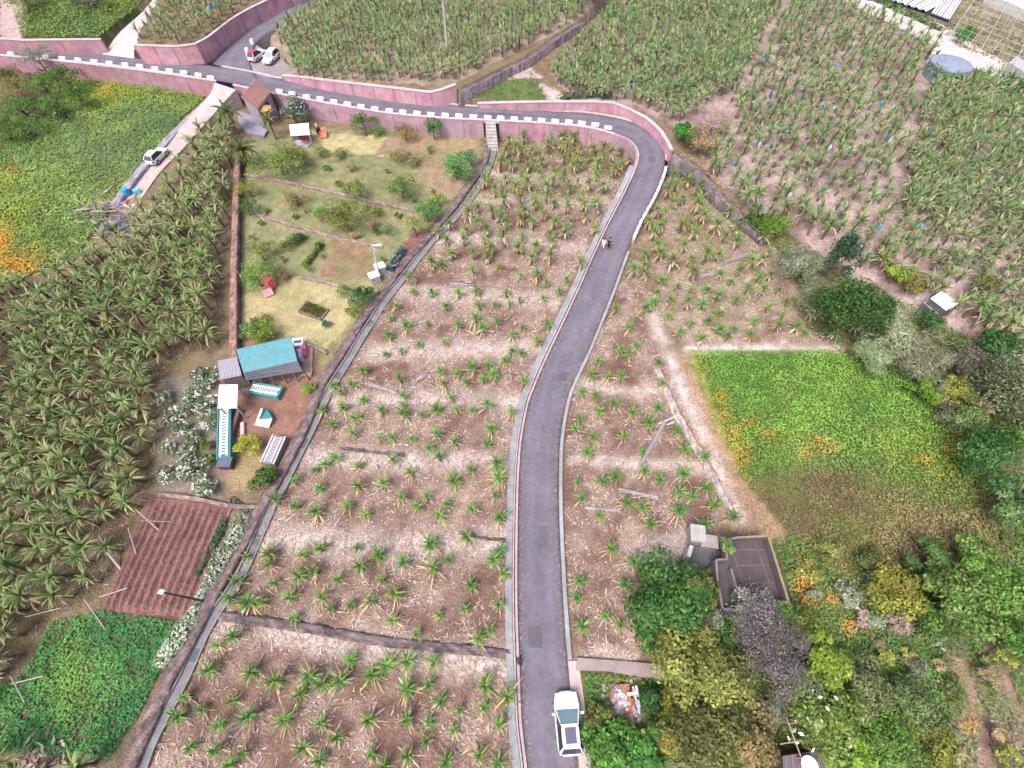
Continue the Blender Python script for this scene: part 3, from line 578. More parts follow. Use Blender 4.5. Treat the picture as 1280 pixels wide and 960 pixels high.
mb.build('window', M_GLASS, root)
mb = MB(); mb.prism([P(x, y, .4) for x, y in ((297, 138), (318, 146), (334, 163), (330, 170), (308, 166), (298, 152))], -.1, (.20, .19, .23), (.22, .22, .27)); tag(mb.build('patio', M_CONC), 'blue grey paved patio below the tiled house', 'patio', kind='structure')
# white roofed garden shelter
def shelter(name, corners, z, zb, c, label, cat='shelter', posts=True, colr=(.84, .83, .80), postc=(.3, .25, .22), parts=True):
    root = empty(name, P(*corners[0], 0) * .5 + P(*corners[2], 0) * .5, label, cat); q = [P(x, y, z) for x, y in corners]
    mb = MB(); sheet(mb, q, .08, colr); ribs(mb, *[p + Vector((0, 0, .0)) for p in q], 6, .05, .03, tuple(k * .95 for k in colr)); mb.build('roof', M_METAL, root)
    if posts:
        ce = sum(q, Vector()) / 4
        for p in q:
            mb = MB(); b = p.lerp(ce, .1); mb.box((b.x, b.y, z / 2 - .05), (.12, .12, z - .06), 0, postc); mb.build('post', M_BARK, root)
    return root
sh = shelter('garden_shelter', [(361.5, 156), (385.5, 153.5), (387, 168), (363.5, 169.5)], 2.2, 0, None, 'white flat roofed garden shelter near the road wall')
mb = MB(); f = [P(365, 172, .12), P(388, 168, .12), P(392, 177, .12), P(384, 184, .12), P(370, 180, .12)]; mb.prism(f, -.1, (.36, .33, .36)); mb.build('floor_slab', M_CONC, sh)
mb = MB(); p = P(382, 175, 0); mb.box(p + Vector((0, 0, .45)), (1.0, .8, .9), .3, (.42, .06, .07), top=.85); mb.box(p + Vector((0, .3, .95)), (.9, .2, .5), .3, (.5, .09, .10)); tag(mb.build('armchair', M_CLOTH), 'red padded chair under the front of the white garden shelter', 'armchair')
mb = MB(); p = P(371, 174, 0); mb.box(p + Vector((0, 0, .4)), (1.2, 1.0, .8), .2, (.10, .11, .16)); mb.box(p + Vector((0, 0, .84)), (1.3, 1.1, .08), .2, (.30, .32, .42)); tag(mb.build('garden_table', M_PAINT), 'dark blue table under the front of the white garden shelter', 'table')
mb = MB(); p = on_ground(399.5, 168); mb.tube([p, p + Vector((0, 0, .5)), p + Vector((0, 0, 1.0)), p + Vector((0, 0, 1.1))], [.16, .36, .36, .1], (.012, .012, .012), 10); mb.tube([p + Vector((-.2, .3, 1.0)), p + Vector((-.2, .3, 1.45))], .12, (.75, .75, .75), 8); tag(mb.build('barbecue', M_METAL), 'black kettle barbecue on the lawn right of the shelter', 'barbecue')
mb = MB(); p = on_ground(405, 171); mb.box(p + Vector((0, 0, .25)), (.9, 1.3, .3), .3, (.60, .21, .15)); mb.box(p + Vector((.1, .55, .6)), (.85, .25, .9), .3, (.62, .23, .17)); mb.box(p + Vector((-.4, 0, .45)), (.14, 1.2, .4), .3, (.58, .2, .15)); mb.box(p + Vector((.45, .1, .45)), (.14, 1.2, .4), .3, (.58, .2, .15)); tag(mb.build('garden_chair', M_PAINT), 'orange garden armchair on the lawn next to the barbecue', 'garden chair')
# orange parasol by the house
p = P(337, 152, .4); root = empty('parasol', p, 'orange parasol on the patio of the tiled house', 'parasol'); mb = MB(); mb.tube([p, p + Vector((0, 0, 2.4))], .035, (.6, .55, .5), 6); mb.build('pole', M_METAL, root)
mb = MB(); tp = p + Vector((0, 0, 2.6))
for k in range(8):
    a, b = (p + Vector((1.15 * math.cos(t), 1.15 * math.sin(t), 2.1)) for t in (k * math.pi / 4, (k + 1) * math.pi / 4)); mb.add([tp, a, b], [(0, 1, 2), (2, 1, 0)][:1], (.72, .23, .17) if k % 2 else (.66, .30, .12))
mb.build('canopy', M_CLOTH, root)
# teal roofed shed in the yard
q = [P(295.5, 436.5, 3.0), P(364, 421.5, 3.0), P(371.5, 451, 2.6), P(304, 465.5, 2.6)]; lo = [P(371.5, 451.5, 2.5), P(304, 466, 2.5), P(307.5, 475.5, 1.8), P(378.5, 464, 1.8)]
root = empty('yard_shed', P(335, 450, 0), 'long yard shed with a bright teal roof and a dark lower lean-to', 'shed'); ce = sum(q, Vector()) / 4
mb = MB(); mb.prism([p.lerp(ce, .06) - Vector((0, 0, .16)) for p in q], 0, (.16, .13, .12)); mb.build('wall', M_BARK, root)
mb = MB(); sheet(mb, q, .1, (.10, .27, .31), (.25, .36, .38)); rf = mb.build('roof', M_METAL, root); mb = MB(); ribs(mb, *q, 22, .05, .035, (.12, .30, .34)); mb.build('roof_ribs', M_METAL, rf)
mb = MB(); sheet(mb, lo, .08, (.072, .07, .095)); lt = mb.build('lean_to_roof', M_METAL, root); mb = MB(); ribs(mb, lo[0], lo[3], lo[2], lo[1], 4, .10, .05, (.12, .115, .145)); ribs(mb, lo[1], lo[0], lo[3], lo[2], 12, .06, .04, (.10, .095, .125)); mb.build('roof_battens', M_METAL, lt)
for k in range(6):
    t = k / 5; p = lo[2].lerp(lo[3], t); mb = MB(); mb.box((p.x, p.y + .15, .85), (.12, .12, 1.7), 0, (.2, .15, .12)); mb.build('post', M_BARK, root)
q = [P(272, 451, 2.5), P(296, 446, 2.5), P(302, 469, 2.3), P(275, 474.5, 2.3)]; root = empty('annex_shed', P(286, 462, 0), 'small shed with a flat grey roof left of the teal roof', 'shed'); ce = sum(q, Vector()) / 4
mb = MB(); mb.prism([p.lerp(ce, .08) - Vector((0, 0, .1)) for p in q], 0, (.14, .11, .11)); mb.build('wall', M_BARK, root); mb = MB(); sheet(mb, q, .08, (.27, .26, .30)); ribs(mb, *q, 7, .04, .03, (.29, .28, .32)); mb.build('roof', M_METAL, root)
mb = MB(); bar(mb, P(278, 477.5, .4), P(298, 474, .4), .5, .8, (.30, .12, .12)); mb.build('shelf', M_BARK, root)
shelter('white_shelter', [(274, 481), (297, 480.5), (296, 510), (272, 510)], 2.4, 0, None, 'bright white square roofed shelter at the top of the teal nesting row')
# long teal row with white slats, seen from above
def slatted(name, a, b, width, h, label, body, slat, n, cat, roofed=False, rail=None):
    a, b = Vector(a), Vector(b); d = (b - a); L = d.length; d.normalize(); nrm = Vector((-d.y, d.x, 0)); root = empty(name, (a + b) / 2, label, cat); up = Vector((0, 0, 1))
    mb = MB(); bar(mb, a + up * h * .5, b + up * h * .5, width, h, body); mb.build('body', M_METAL, root)
    mb = MB()
    for s_ in (-1, 1): bar(mb, a + nrm * s_ * width * .46 + up * (h + .05), b + nrm * s_ * width * .46 + up * (h + .05), width * .09, .12, rail or tuple(k * 1.3 for k in body))
    mb.build('rail', M_METAL, root); mb = MB()
    for s_ in (-.24, .24): bar(mb, a + d * L * .04 + nrm * s_ * width + up * (h + .06), a + d * L * .96 + nrm * s_ * width + up * (h + .06), width * .16, .06, slat)
    for k in range(n):
        p = a + d * L * (.06 + .88 * (k + .5) / n); bar(mb, p - nrm * width * .3 + up * (h + .09), p + nrm * width * .3 + up * (h + .09), L / n * .42, .05, slat)
    mb.build('slats', M_PAINT, root); return root
TEAL = (.035, .17, .19); SLAT = (.72, .75, .76)
r_ = slatted('cage_row', P(286.5, 513, 0), P(285.5, 578, 0), 1.25, .9, 'long teal cage row with white slatted top below the white shelter', TEAL, SLAT, 16, 'cage row')
mb = MB(); mb.box(P(286, 582, 0) + Vector((0, 0, .4)), (1.2, .9, .8), 0, (.05, .05, .08)); mb.box(P(286, 582, 0) + Vector((0, 0, .85)), (1.3, 1.0, .08), 0, (.10, .10, .14)); mb.build('end_box', M_METAL, r_)
mb = MB(); mb.box(P(297, 532, 0) + Vector((0, 0, .35)), (.35, 3.0, .7), .03, (.16, .09, .09)); mb.build('side_crates', M_BARK, r_)
slatted('cage', P(316, 488, 0), P(353, 494.5, 0), 1.25, .6, 'teal cage with white slats lying across the top of the yard', (.06, .21, .25), SLAT, 11, 'cage')
slatted('cage', P(353, 549, 0), P(338, 583, 0), 1.35, .7, 'grey slatted cage against the stone wall in the yard', (.17, .21, .19), (.42, .38, .42), 12, 'cage', rail=(.62, .60, .60))
mb = MB(); bar(mb, P(303.5, 529, .2), P(303.5, 544, .2), .35, .4, (.5, .40, .36)); tag(mb.build('plank', M_BARK), 'short pale plank on the ground right of the teal cage row', 'plank')
p = P(327, 522, 0); root = empty('doghouse', p, 'small tilted kennel with cream roof panels and a teal side in the yard', 'kennel'); mb = MB()
mb.add([P(329, 511, 1.0), P(324, 524, .9), P(318, 531, .15), P(326, 510, .3)], [(0, 1, 2, 3), (3, 2, 1, 0)][:1], (.66, .62, .58)); mb.add([P(324, 524, .9), P(340, 523, .75), P(336, 535, .15), P(317, 531, .15)], [(3, 2, 1, 0)], (.70, .65, .60)); mb.build('roof', M_PAINT, root)
mb = MB(); mb.prism([P(328, 511, .9), P(334, 512, .6), P(341, 523, .6), P(324, 524, .82)], 0, (.05, .24, .25)); mb.prism([P(324, 524, .8), P(340, 523, .6), P(335, 534, .1), P(318, 531, .1)], 0, (.3, .28, .26)); mb.build('body', M_PAINT, root)
mb = MB(); mb.prism([P(x, y, .18) for x, y in ((378, 433), (391, 432), (390, 463), (378, 463))], 0, (.38, .25, .22), (.44, .29, .26)); mb.build('deck', M_CONC); tag(bpy.data.objects['deck'], 'pinkish concrete slab at the right end of the teal roofed shed', 'slab', kind='structure')
mb = MB(); c = P(374, 441.5, 0)
for zz, cc, w in ((.5, (.72, .70, .76), 1.3),): mb.box(c + Vector((0, 0, zz)), (1.3, 2.6, 1.0), .12, cc)
for k in (-.8, 0, .8): mb.box(c + Vector((0, k, 1.02)), (.8, .35, .06), .12, (.08, .09, .14))
tag(mb.build('storage_rack', M_PAINT), 'white rack with dark gaps beside the teal roof end', 'rack')
mb = MB(); c = P(381, 442.5, .18); mb.box(c + Vector((0, 0, .35)), (.7, 1.3, .5), .2, (.62, .12, .22)); mb.box(c + Vector((0, .3, .7)), (.55, .5, .3), .2, (.68, .2, .28)); tag(mb.build('toy_car', M_PAINT), 'pink toy car on the slab beside the white rack', 'toy car')
for x, y, lab in ((384.5, 465, 'upper of two pale pallets at the foot of the pinkish slab'), (384, 468.5, 'lower of two pale pallets at the foot of the pinkish slab')):
    mb = MB(); c = P(x, y, 0)
    for k in range(4): mb.box(c + Vector((0, -.18 + k * .13, .22)), (1.1, .09, .05), .08, (.60, .46, .38))
    for k in (-.45, .45): mb.box(c + Vector((k, 0, .1)), (.1, .5, .18), .08, (.45, .34, .28))
    tag(mb.build('pallet', M_BARK), lab, 'pallet', 'pallets by the slab')
# meter boxes, nursery bed, flower bed, slide in the garden
for x, y, lab in ((477, 341, 'white topped meter box at the foot of the pale lamp post'), (470, 352, 'white topped meter box, the lower of the pair by the stone wall')):
    c = on_ground(x, y); root = empty('meter_box', c, lab, 'meter box', 'meter boxes'); mb = MB(); mb.box(c + Vector((0, 0, .55)), (1.1, .9, 1.1), .5, (.36, .35, .40)); mb.build('body', M_CONC, root); mb = MB(); mb.box(c + Vector((0, 0, 1.15)), (1.25, 1.05, .12), .5, (.74, .70, .72)); mb.build('lid', M_CONC, root)
mb = MB(); fr = [P(482, 337, .5), P(501, 309, .5), P(508, 311, .5), P(492, 341, .5)]; root = empty('nursery_bed', P(495, 325, 0), 'dark nursery bed of small potted plants along the stone wall', 'nursery bed')
mb.prism(fr, 0, (.30, .29, .30), (.045, .06, .07)); mb.build('frame', M_CONC, root); rng = np.random.RandomState(3); n = 420; uv = rng.rand(n, 2); A_ = np.array([list(p) for p in fr])
cen = (A_[0] * (1 - uv[:, :1]) + A_[1] * uv[:, :1]) * (1 - uv[:, 1:]) + (A_[3] * (1 - uv[:, :1]) + A_[2] * uv[:, :1]) * uv[:, 1:]; cen[:, 2] += rng.uniform(.05, .4, n)
mesh_np('pot_plants', *leaf_arrays(rng, cen, rng.normal(size=(n, 3)) + [0, 0, 1], rng.uniform(.15, .4, n), jitter(rng, [(.06, .12, .07), (.03, .05, .06), (.32, .36, .38)], n)), M_WEED, root)
mb = MB(); fr = [P(383.5, 376.5, .22), P(410.5, 387, .22), P(401, 399, .22), P(373, 389, .22)]; root = empty('flower_bed', P(391, 388, 0), 'rectangular edged flower bed in the straw coloured lawn', 'flower bed')
for i in range(4): bar(mb, fr[i] - Vector((0, 0, .1)), fr[(i + 1) % 4] - Vector((0, 0, .1)), .16, .25, (.20, .14, .13))
mb.build('edging', M_STONE, root); mb = MB(); mb.prism([p.lerp(sum(fr, Vector()) / 4, .06) - Vector((0, 0, .05)) for p in fr], 0, (.12, .09, .05)); mb.build('soil', M_GROUND, root); n = 260; uv = rng.rand(n, 2) * .8 + .1; A_ = np.array([list(p) for p in fr])
cen = (A_[0] * (1 - uv[:, :1]) + A_[1] * uv[:, :1]) * (1 - uv[:, 1:]) + (A_[3] * (1 - uv[:, :1]) + A_[2] * uv[:, :1]) * uv[:, 1:]; cen[:, 2] += rng.uniform(0, .3, n)
mesh_np('plants', *leaf_arrays(rng, cen, rng.normal(size=(n, 3)) + [0, 0, 1], rng.uniform(.15, .35, n), jitter(rng, [(.09, .13, .03), (.13, .12, .03), (.07, .09, .03)], n)), M_WEED, root)
c = P(337, 355, 0); root = empty('slide', c, 'red and pink toddler slide on the straw coloured lawn', 'slide'); mb = MB(); bar(mb, P(333, 357, .9), P(340, 350.5, .9), .8, 1.3, (.62, .10, .14)); mb.box(c + Vector((.2, .1, 1.65)), (.5, .5, .25), .7, (.75, .25, .25)); mb.build('tower', M_PAINT, root)
mb = MB(); bar(mb, P(332.5, 361.5, .8), P(337, 370, .15), 1.1, .1, (.52, .28, .30)); mb.build('chute', M_PAINT, root)
# water tank
c = P(1190, 79, 5.7); c.z = 3.7; root = empty('water_tank', c, 'round grey green water tank with a blue grey lid beside the trellis', 'water tank'); mb = MB(); rt = 2.95
mb.tube([c, c + Vector((0, 0, 2.0))], rt, (.16, .22, .24), 36, cap=False); mb.build('drum', M_METAL, root); tc = P(1190, 78, 5.7) - Vector((0, 0, 0)); off = Vector((0, 0, 2.0))
mb = MB(); V = [c + off + Vector((0, 0, .32))]; nseg = 36
for rr_, zz in ((rt * .5, .2), (rt * 1.0, .02), (rt * 1.04, -.12)): V += [c + off + Vector((rr_ * math.cos(k * 2 * math.pi / nseg), rr_ * math.sin(k * 2 * math.pi / nseg), zz)) for k in range(nseg)]
mb.add(V, [(0, 1 + k, 1 + (k + 1) % nseg) for k in range(nseg)] + [(1 + k, 1 + nseg + k, 1 + nseg + (k + 1) % nseg, 1 + (k + 1) % nseg) for k in range(nseg)], (.22, .24, .34)); mb.add(V, [(1 + nseg + k, 1 + 2 * nseg + k, 1 + 2 * nseg + (k + 1) % nseg, 1 + nseg + (k + 1) % nseg) for k in range(nseg)], (.10, .13, .22)); mb.build('lid', M_METAL, root)
mb = MB(); mb.prism([P(x, y, 5.0) for x, y in ((1164, 67), (1172, 55), (1213, 72), (1206, 88))], 3.5, (.5, .48, .48), (.58, .57, .58)); tag(mb.build('pump_house', M_CONC), 'low flat roofed concrete block behind the round water tank', 'pump house')
# white covered seed beds and the wire trellis
def cover(pts, n, label, z=4.9):
    q = [P(x, y, z) for x, y in pts]; root = empty('cloche', sum(q, Vector()) / 4 - Vector((0, 0, 1.2)), label, 'cloche', 'white covered beds'); mb = MB(); rn = random.Random(n)
    for i in range(n):
        t0, t1 = (i + .08) / n, (i + rn.uniform(.74, .95)) / n
        a, b, c_, d = q[0].lerp(q[3], t0), q[1].lerp(q[2], t0), q[1].lerp(q[2], t1), q[0].lerp(q[3], t1); m1, m2 = (a + d) / 2 + Vector((0, 0, .3)), (b + c_) / 2 + Vector((0, 0, .3))
        mb.quad(a, b, m2, m1, (.84, .84, .88)); mb.quad(m1, m2, c_, d, (.80, .80, .86))
    mb.build('covers', M_PAINT, root); mb = MB(); mb.prism([p - Vector((0, 0, .35)) for p in q], 3.6, (.18, .15, .14), (.05, .045, .07)); mb.build('bed', M_BARK, root)
cover([(1115, 1), (1136, -14), (1178, 4), (1158, 15)], 5, 'white covered seed bed at the top edge of the picture, left one', z=4.6); cover([(1163, 17), (1184, -10), (1206, -4), (1187, 26)], 7, 'white covered seed bed reaching the trellis, right one', z=4.6)
cover([(1085, -6), (1105, -25), (1132, -18), (1112, -1)], 4, 'white covered seed bed cut by the top edge, farthest left', z=4.6)
root = empty('trellis', P(1240, 60, 3.7), 'large wire trellis on thin posts over rough ground at the top right', 'trellis'); G = [P(1181, 52, 5.8), P(1228, -14, 5.8), P(1330, 15, 5.8), P(1300, 106, 5.8)]; mb = MB()
for i in range(12):
    t = i / 11; a, b = G[0].lerp(G[3], t), G[1].lerp(G[2], t); mb.tube([a, b], .02 if i % 4 else .05, (.46, .45, .45), 4)
for i in range(12):
    t = i / 11; mb.tube([G[0].lerp(G[1], t), G[3].lerp(G[2], t)], .018, (.42, .41, .42), 4)
mb.build('wires', M_METAL, root)
for i in range(5):
    for j in range(4):
        p = G[0].lerp(G[3], i / 4 * .98 + .01).lerp(G[1].lerp(G[2], i / 4 * .98 + .01), j / 3); mb = MB(); mb.tube([(p.x, p.y, 3.6), tuple(p)], .05, (.5, .48, .48), 5); mb.build('post', M_METAL, root)
mb = MB(); mb.prism([P(x, y, 5.0) for x, y in ((1262, 78), (1270, 70), (1296, 84), (1290, 96))], 3.6, (.3, .29, .33), (.36, .35, .42)); tag(mb.build('utility_hut', M_CONC), 'grey flat roofed hut at the right edge under the trellis', 'hut')
mb = MB(); mb.prism([P(x, y, 5.2) for x, y in ((1236, -8), (1290, 16), (1310, 5), (1310, -30), (1240, -30))], 3.6, (.4, .4, .4), (.62, .6, .62)); tag(mb.build('greenhouse', M_METAL), 'white roofed greenhouse in the top right corner', 'greenhouse')
# white hut on the right
q = [P(1163, 372.5, 2.4), P(1178, 363.5, 2.4), P(1199, 379, 2.4), P(1183, 388, 2.4)]; root = empty('field_hut', P(1181, 378, 0), 'small field hut with a pale metal roof among the right hand bananas', 'hut'); ce = sum(q, Vector()) / 4
zb = float(ground_z(q[0].x, q[0].y)); q = [P(x, y, zb + 2.4) for x, y in ((1163, 372.5), (1178, 363.5), (1199, 379), (1183, 388))]; ce = sum(q, Vector()) / 4
mb = MB(); mb.prism([p.lerp(ce, .08) - Vector((0, 0, .08)) for p in q], zb - .2, (.12, .11, .11)); mb.build('wall', M_BARK, root); mb = MB(); sheet(mb, q, .07, (.66, .64, .70)); ribs(mb, *q, 4, .06, .03, (.56, .54, .6)); mb.build('roof', M_METAL, root); mb = MB(); sheet(mb, [P(1155, 378, zb + 1.5), P(1162, 374, zb + 1.6), P(1180, 389, zb + 1.6), P(1172, 394, zb + 1.5)], .06, (.28, .33, .33)); mb.build('lean_to_roof', M_METAL, root)
# roof terrace ruin at the lower right
Z2 = 2.6; outer = [(908, 675), (921, 672), (960, 670), (985.5, 752), (953, 755), (920.5, 763), (903.5, 761), (897, 728), (895, 700), (908.5, 699)]
o3 = [P(x, y, Z2) for x, y in outer]; root = empty('ruin', P(940, 715, 0), 'abandoned concrete building with an open walled roof terrace', 'ruin'); mb = MB(); mb.prism([Vector((p.x, p.y, Z2 - .95)) for p in o3], 0, (.12, .10, .095), (.082, .070, .074)); mb.build('floor_slab', M_CONC, root)
mb = MB(); n = len(o3)
for i in range(n):
    a, b = o3[i], o3[(i + 1) % n]; bar(mb, Vector((a.x, a.y, Z2 - .475)), Vector((b.x, b.y, Z2 - .475)), .2, .95, (.115, .10, .105))
mb.build('parapet', M_CONC, root); mb = MB()
for i in range(n):
    a, b = o3[i], o3[(i + 1) % n]; bar(mb, Vector((a.x, a.y, Z2 + .03)), Vector((b.x, b.y, Z2 + .03)), .15, .06, (.27, .19, .12) if i in (1, 2) else (.19, .155, .155))
mb.build('coping', M_CONC, root); mb = MB(); zf = Z2 - .93
def seg(a, b, z=zf, w=.06, c=(.19, .11, .105), h=.03): bar(mb, P(*a, z), P(*b, z), w, h, c)
seg((916, 690), (936, 750)); seg((943, 676), (964, 735)); seg((913, 687), (960, 687)); seg((920, 707), (967, 706)); seg((927, 729), (973, 728)); mb.build('floor_strips', M_CONC, root)
mb = MB(); bar(mb, P(912, 712, zf + .35), P(925, 757, zf + .35), .16, .7, (.20, .165, .165)); mb.build('inner_wall', M_CONC, root)
mb = MB(); mb.prism([P(x, y, 1.0) for x, y in ((862, 680), (893, 687), (907, 692), (894, 702), (896, 733), (876, 731), (865, 712), (857, 698))], 0, (.13, .12, .125), (.092, .088, .10)); tag(mb.build('yard_slab', M_CONC), 'grey concrete yard slab left of the ruin', 'slab', kind='structure')
for c_, s_, lab in (((871, 668), (1.15, 1.35, 1.1), 'pale concrete box at the top of the grey yard, left one'), ((886, 677), (1.35, 1.0, .9), 'brownish concrete box beside the pale box on the grey yard')):
    p = P(*c_, 1.8); mb = MB(); mb.box((p.x, p.y, 1.0 + s_[2] / 2), s_, -.15, (.25, .25, .235) if s_[0] < 1.2 else (.24, .20, .19)); mb.box((p.x, p.y, 1.04 + s_[2]), (s_[0] * 1.06, s_[1] * 1.06, .08), -.15, (.32, .32, .30) if s_[0] < 1.2 else (.28, .24, .23)); tag(mb.build('concrete_box', M_CONC), lab, 'concrete box')
mb = MB(); bar(mb, P(862, 684, 1.15), P(858, 698, 1.15), .3, 1.2, (.44, .42, .42)); bar(mb, P(864, 706, 1.1), P(868, 716, 1.1), .3, 1.2, (.40, .37, .37)); tag(mb.build('yard_wall', M_CONC), 'pale broken wall on the left side of the grey yard', 'wall')
# shed roof and dish at the bottom edge
q = [P(978, 945, 2.2), P(1024, 938, 2.4), P(1034, 985, 2.2), P(980, 985, 2.0)]; root = empty('tin_shed', P(1005, 965, 0), 'dark tin roofed shed cut by the bottom edge', 'shed'); ce = sum(q, Vector()) / 4
mb = MB(); sheet(mb, q, .08, (.09, .075, .085)); ribs(mb, *q, 6, .08, .05, (.16, .13, .15)); mb.build('roof', M_METAL, root); mb = MB(); mb.prism([p.lerp(ce, .08) - Vector((0, 0, .1)) for p in q], 0, (.13, .1, .09)); mb.build('wall', M_BARK, root)
p = P(1012, 957, 2.75); mb = MB(); mb.tube([p - Vector((0, 0, .42)), p - Vector((0, 0, .15)), p + Vector((0, 0, .02))], [.12, .42, .55], (.78, .78, .8), 14); tag(mb.build('basin', M_PAINT), 'round white basin on the dark tin roof at the bottom edge', 'basin')
root = empty('roof_frame', P(990, 925, 0), 'thin rusty pipe frame above the dark tin roof', 'frame'); mb = MB()
for a, b in (((983, 897), (1002, 948)), ((975, 930), (1008, 925)), ((985, 905), (1006, 902))): mb.tube([P(*a, 2.9), P(*b, 2.7)], .04, (.38, .26, .22), 5)
mb.build('pipes', M_METAL, root)
for a in ((983, 897), (1002, 948)):
    t = P(*a, 2.9); mb = MB(); mb.tube([(t.x, t.y, 0), tuple(t)], .045, (.36, .25, .21), 5); mb.build('post', M_METAL, root)
# rubble heap with planks
RB_ = [(795, 857, 801, 888, .16, .75, (.55, .53, .60), 'pale blue grey plank, rightmost on the rubble heap'), (791, 858, 799, 892, .14, .7, (.42, .42, .52), 'grey plank just left of the rightmost plank on the rubble'), (780, 855, 786, 905, .75, .5, (.34, .15, .10), 'wide rusty board down the middle of the rubble heap'), (774, 862, 784, 888, .2, .6, (.62, .58, .6), 'white plank left of the wide rusty board'),
       (784, 868, 797, 866, .22, .85, (.66, .6, .58), 'short white plank lying across the wide rusty board'), (786, 893, 792, 909, .4, .45, (.45, .30, .27), 'pinkish board at the lower end of the rubble heap'), (770, 889, 783, 897, .14, .4, (.60, .48, .38), 'tan stick lying below the left part of the rubble')]
for x0, y0, x1, y1, w, z, c, lab in RB_:
    mb = MB(); bar(mb, P(x0, y0, z), P(x1, y1, z - .25), w, .07, c); tag(mb.build('board', M_BARK), lab, 'board', 'boards on the rubble heap')
rng = np.random.RandomState(8); mb = MB()
for i in range(170):
    x, y = rng.normal(777, 11), rng.normal(876, 13); z = .42 * math.exp(-((x - 777) / 14) ** 2 - ((y - 876) / 18) ** 2); s_ = rng.uniform(.1, .36)
    mb.box(P(x, y, z + .02), (s_ * rng.uniform(.8, 1.8), s_, s_ * .6), 0, [(.40, .34, .38), (.30, .15, .12), (.52, .46, .48), (.22, .2, .2)][rng.randint(4)], m=Matrix.Rotation(rng.uniform(0, 6), 4, 'Z') @ Matrix.Rotation(rng.uniform(-.5, .5), 4, 'X'))
tag(mb.build('rubble', M_STONE), kind='stuff')
# hoop at the kerb
p = P(650.5, 826, .12); mb = MB(); pts = [p + Vector((.0, .32 * math.cos(t), .75 * math.sin(t))) for t in np.linspace(0, math.pi, 9)]; mb.tube(pts, .06, (.02, .018, .03), 6); mb.box(p + Vector((-.1, 0, .05)), (.35, .5, .12), .2, (.03, .025, .04)); tag(mb.build('hoop_barrier', M_METAL), 'small black metal hoop on the left kerb of the road', 'hoop barrier')
# bundles of cut poles lying in the fields
for k, (x0, y0, x1, y1, lab) in enumerate(((733, 634, 775, 638, 'bundle of grey poles lying by the right edge of the road'), (775, 612, 822, 622, 'bundle of grey poles lying below the utility pole'), (462, 480, 496, 490, 'bundle of grey poles on the terrace near the stone wall'), (515, 478, 532, 468, 'small bundle of pale poles between the middle terraces'), (562, 356, 590, 354, 'bundle of grey poles on the upper terrace'), (905, 328, 935, 318, 'bundle of grey poles in the right hand banana field'), (872, 345, 905, 340, 'bundle of pale poles near the left side of the right hand field'))):
    mb = MB(); rn = random.Random(k)
    for i in range(9):
        a = P(x0 + rn.uniform(-2, 2), y0 + rn.uniform(-2.5, 2.5), rn.uniform(.06, .3)); b = P(x1 + rn.uniform(-2, 2), y1 + rn.uniform(-2.5, 2.5), rn.uniform(.06, .3)); g = rn.uniform(.8, 1.2); mb.tube([a, b], .055, (.33 * g, .29 * g, .30 * g), 5)
    tag(mb.build('pole_bundle', M_BARK), lab, 'pole bundle', 'bundles of cut poles')
# things along the foot track: blue barrel, tarp, heap of dry fronds
p = P(160, 244, .1); mb = MB(); mb.tube([p, p + Vector((0, 0, .08)), p + Vector((0, 0, .95)), p + Vector((0, 0, 1.0))], [.42, .45, .45, .38], (.02, .30, .62), 14); tag(mb.build('barrel', M_PAINT), 'bright blue barrel at the lower end of the foot track', 'barrel')
mb = MB(); p = P(172, 241, .15); mb.box(p + Vector((0, 0, .25)), (.9, .8, .5), .6, (.12, .48, .66), top=.8); tag(mb.build('crate', M_PAINT), 'pale blue crate beside the bright blue barrel', 'crate')
mb = MB(); p = P(166, 251, .15); mb.box(p + Vector((0, 0, .12)), (1.6, .9, .25), .3, (.52, .22, .08), top=.8); tag(mb.build('tarpaulin', M_CLOTH), 'rusty orange folded tarpaulin just below the blue barrel', 'tarpaulin')
def frond_heap(name, x, y, r, n, cols_, label, cat, seed, L=(1.2, 3.2), h=.9, ang=None):
    rg = np.random.RandomState(seed); mb = MB(); g = on_ground(x, y)
    for i in range(n):
        a = rg.uniform(0, 6.28) if ang is None else rg.normal(ang, .35); l = rg.uniform(*L); c = Vector((g.x + rg.normal(0, r), g.y + rg.normal(0, r * .8), g.z + abs(rg.normal(0, h * .4)) + .1)); d = Vector((math.cos(a), math.sin(a), rg.uniform(-.15, .15))) * l / 2; w = Vector((-d.y, d.x, rg.uniform(-.6, .6) * l)).normalized() * rg.uniform(.06, .16)
        mb.quad(c - d, c - w * .8, c + d, c + w * .8, tuple(np.array(cols_[rg.randint(len(cols_))]) * rg.uniform(.75, 1.2)))
    return tag(mb.build(name, M_DRY), label, cat)
frond_heap('frond_heap', 133, 260, 1.9, 170, [(.27, .22, .24), (.36, .30, .30), (.20, .16, .18)], 'heap of grey dry palm fronds at the end of the foot track', 'frond heap', 3)
frond_heap('frond_heap', 48, 957, .9, 110, [(.40, .31, .25), (.30, .21, .17), (.48, .40, .33)], 'heap of brown dry banana leaves at the bottom left corner', 'leaf heap', 12, L=(.3, 1.1), h=.3)
frond_heap('frond_heap', 146, 285, 1.0, 130, [(.22, .22, .27), (.30, .30, .36), (.16, .15, .18)], 'small bluish heap of dry fronds below the larger frond heap', 'frond heap', 4, h=.5)

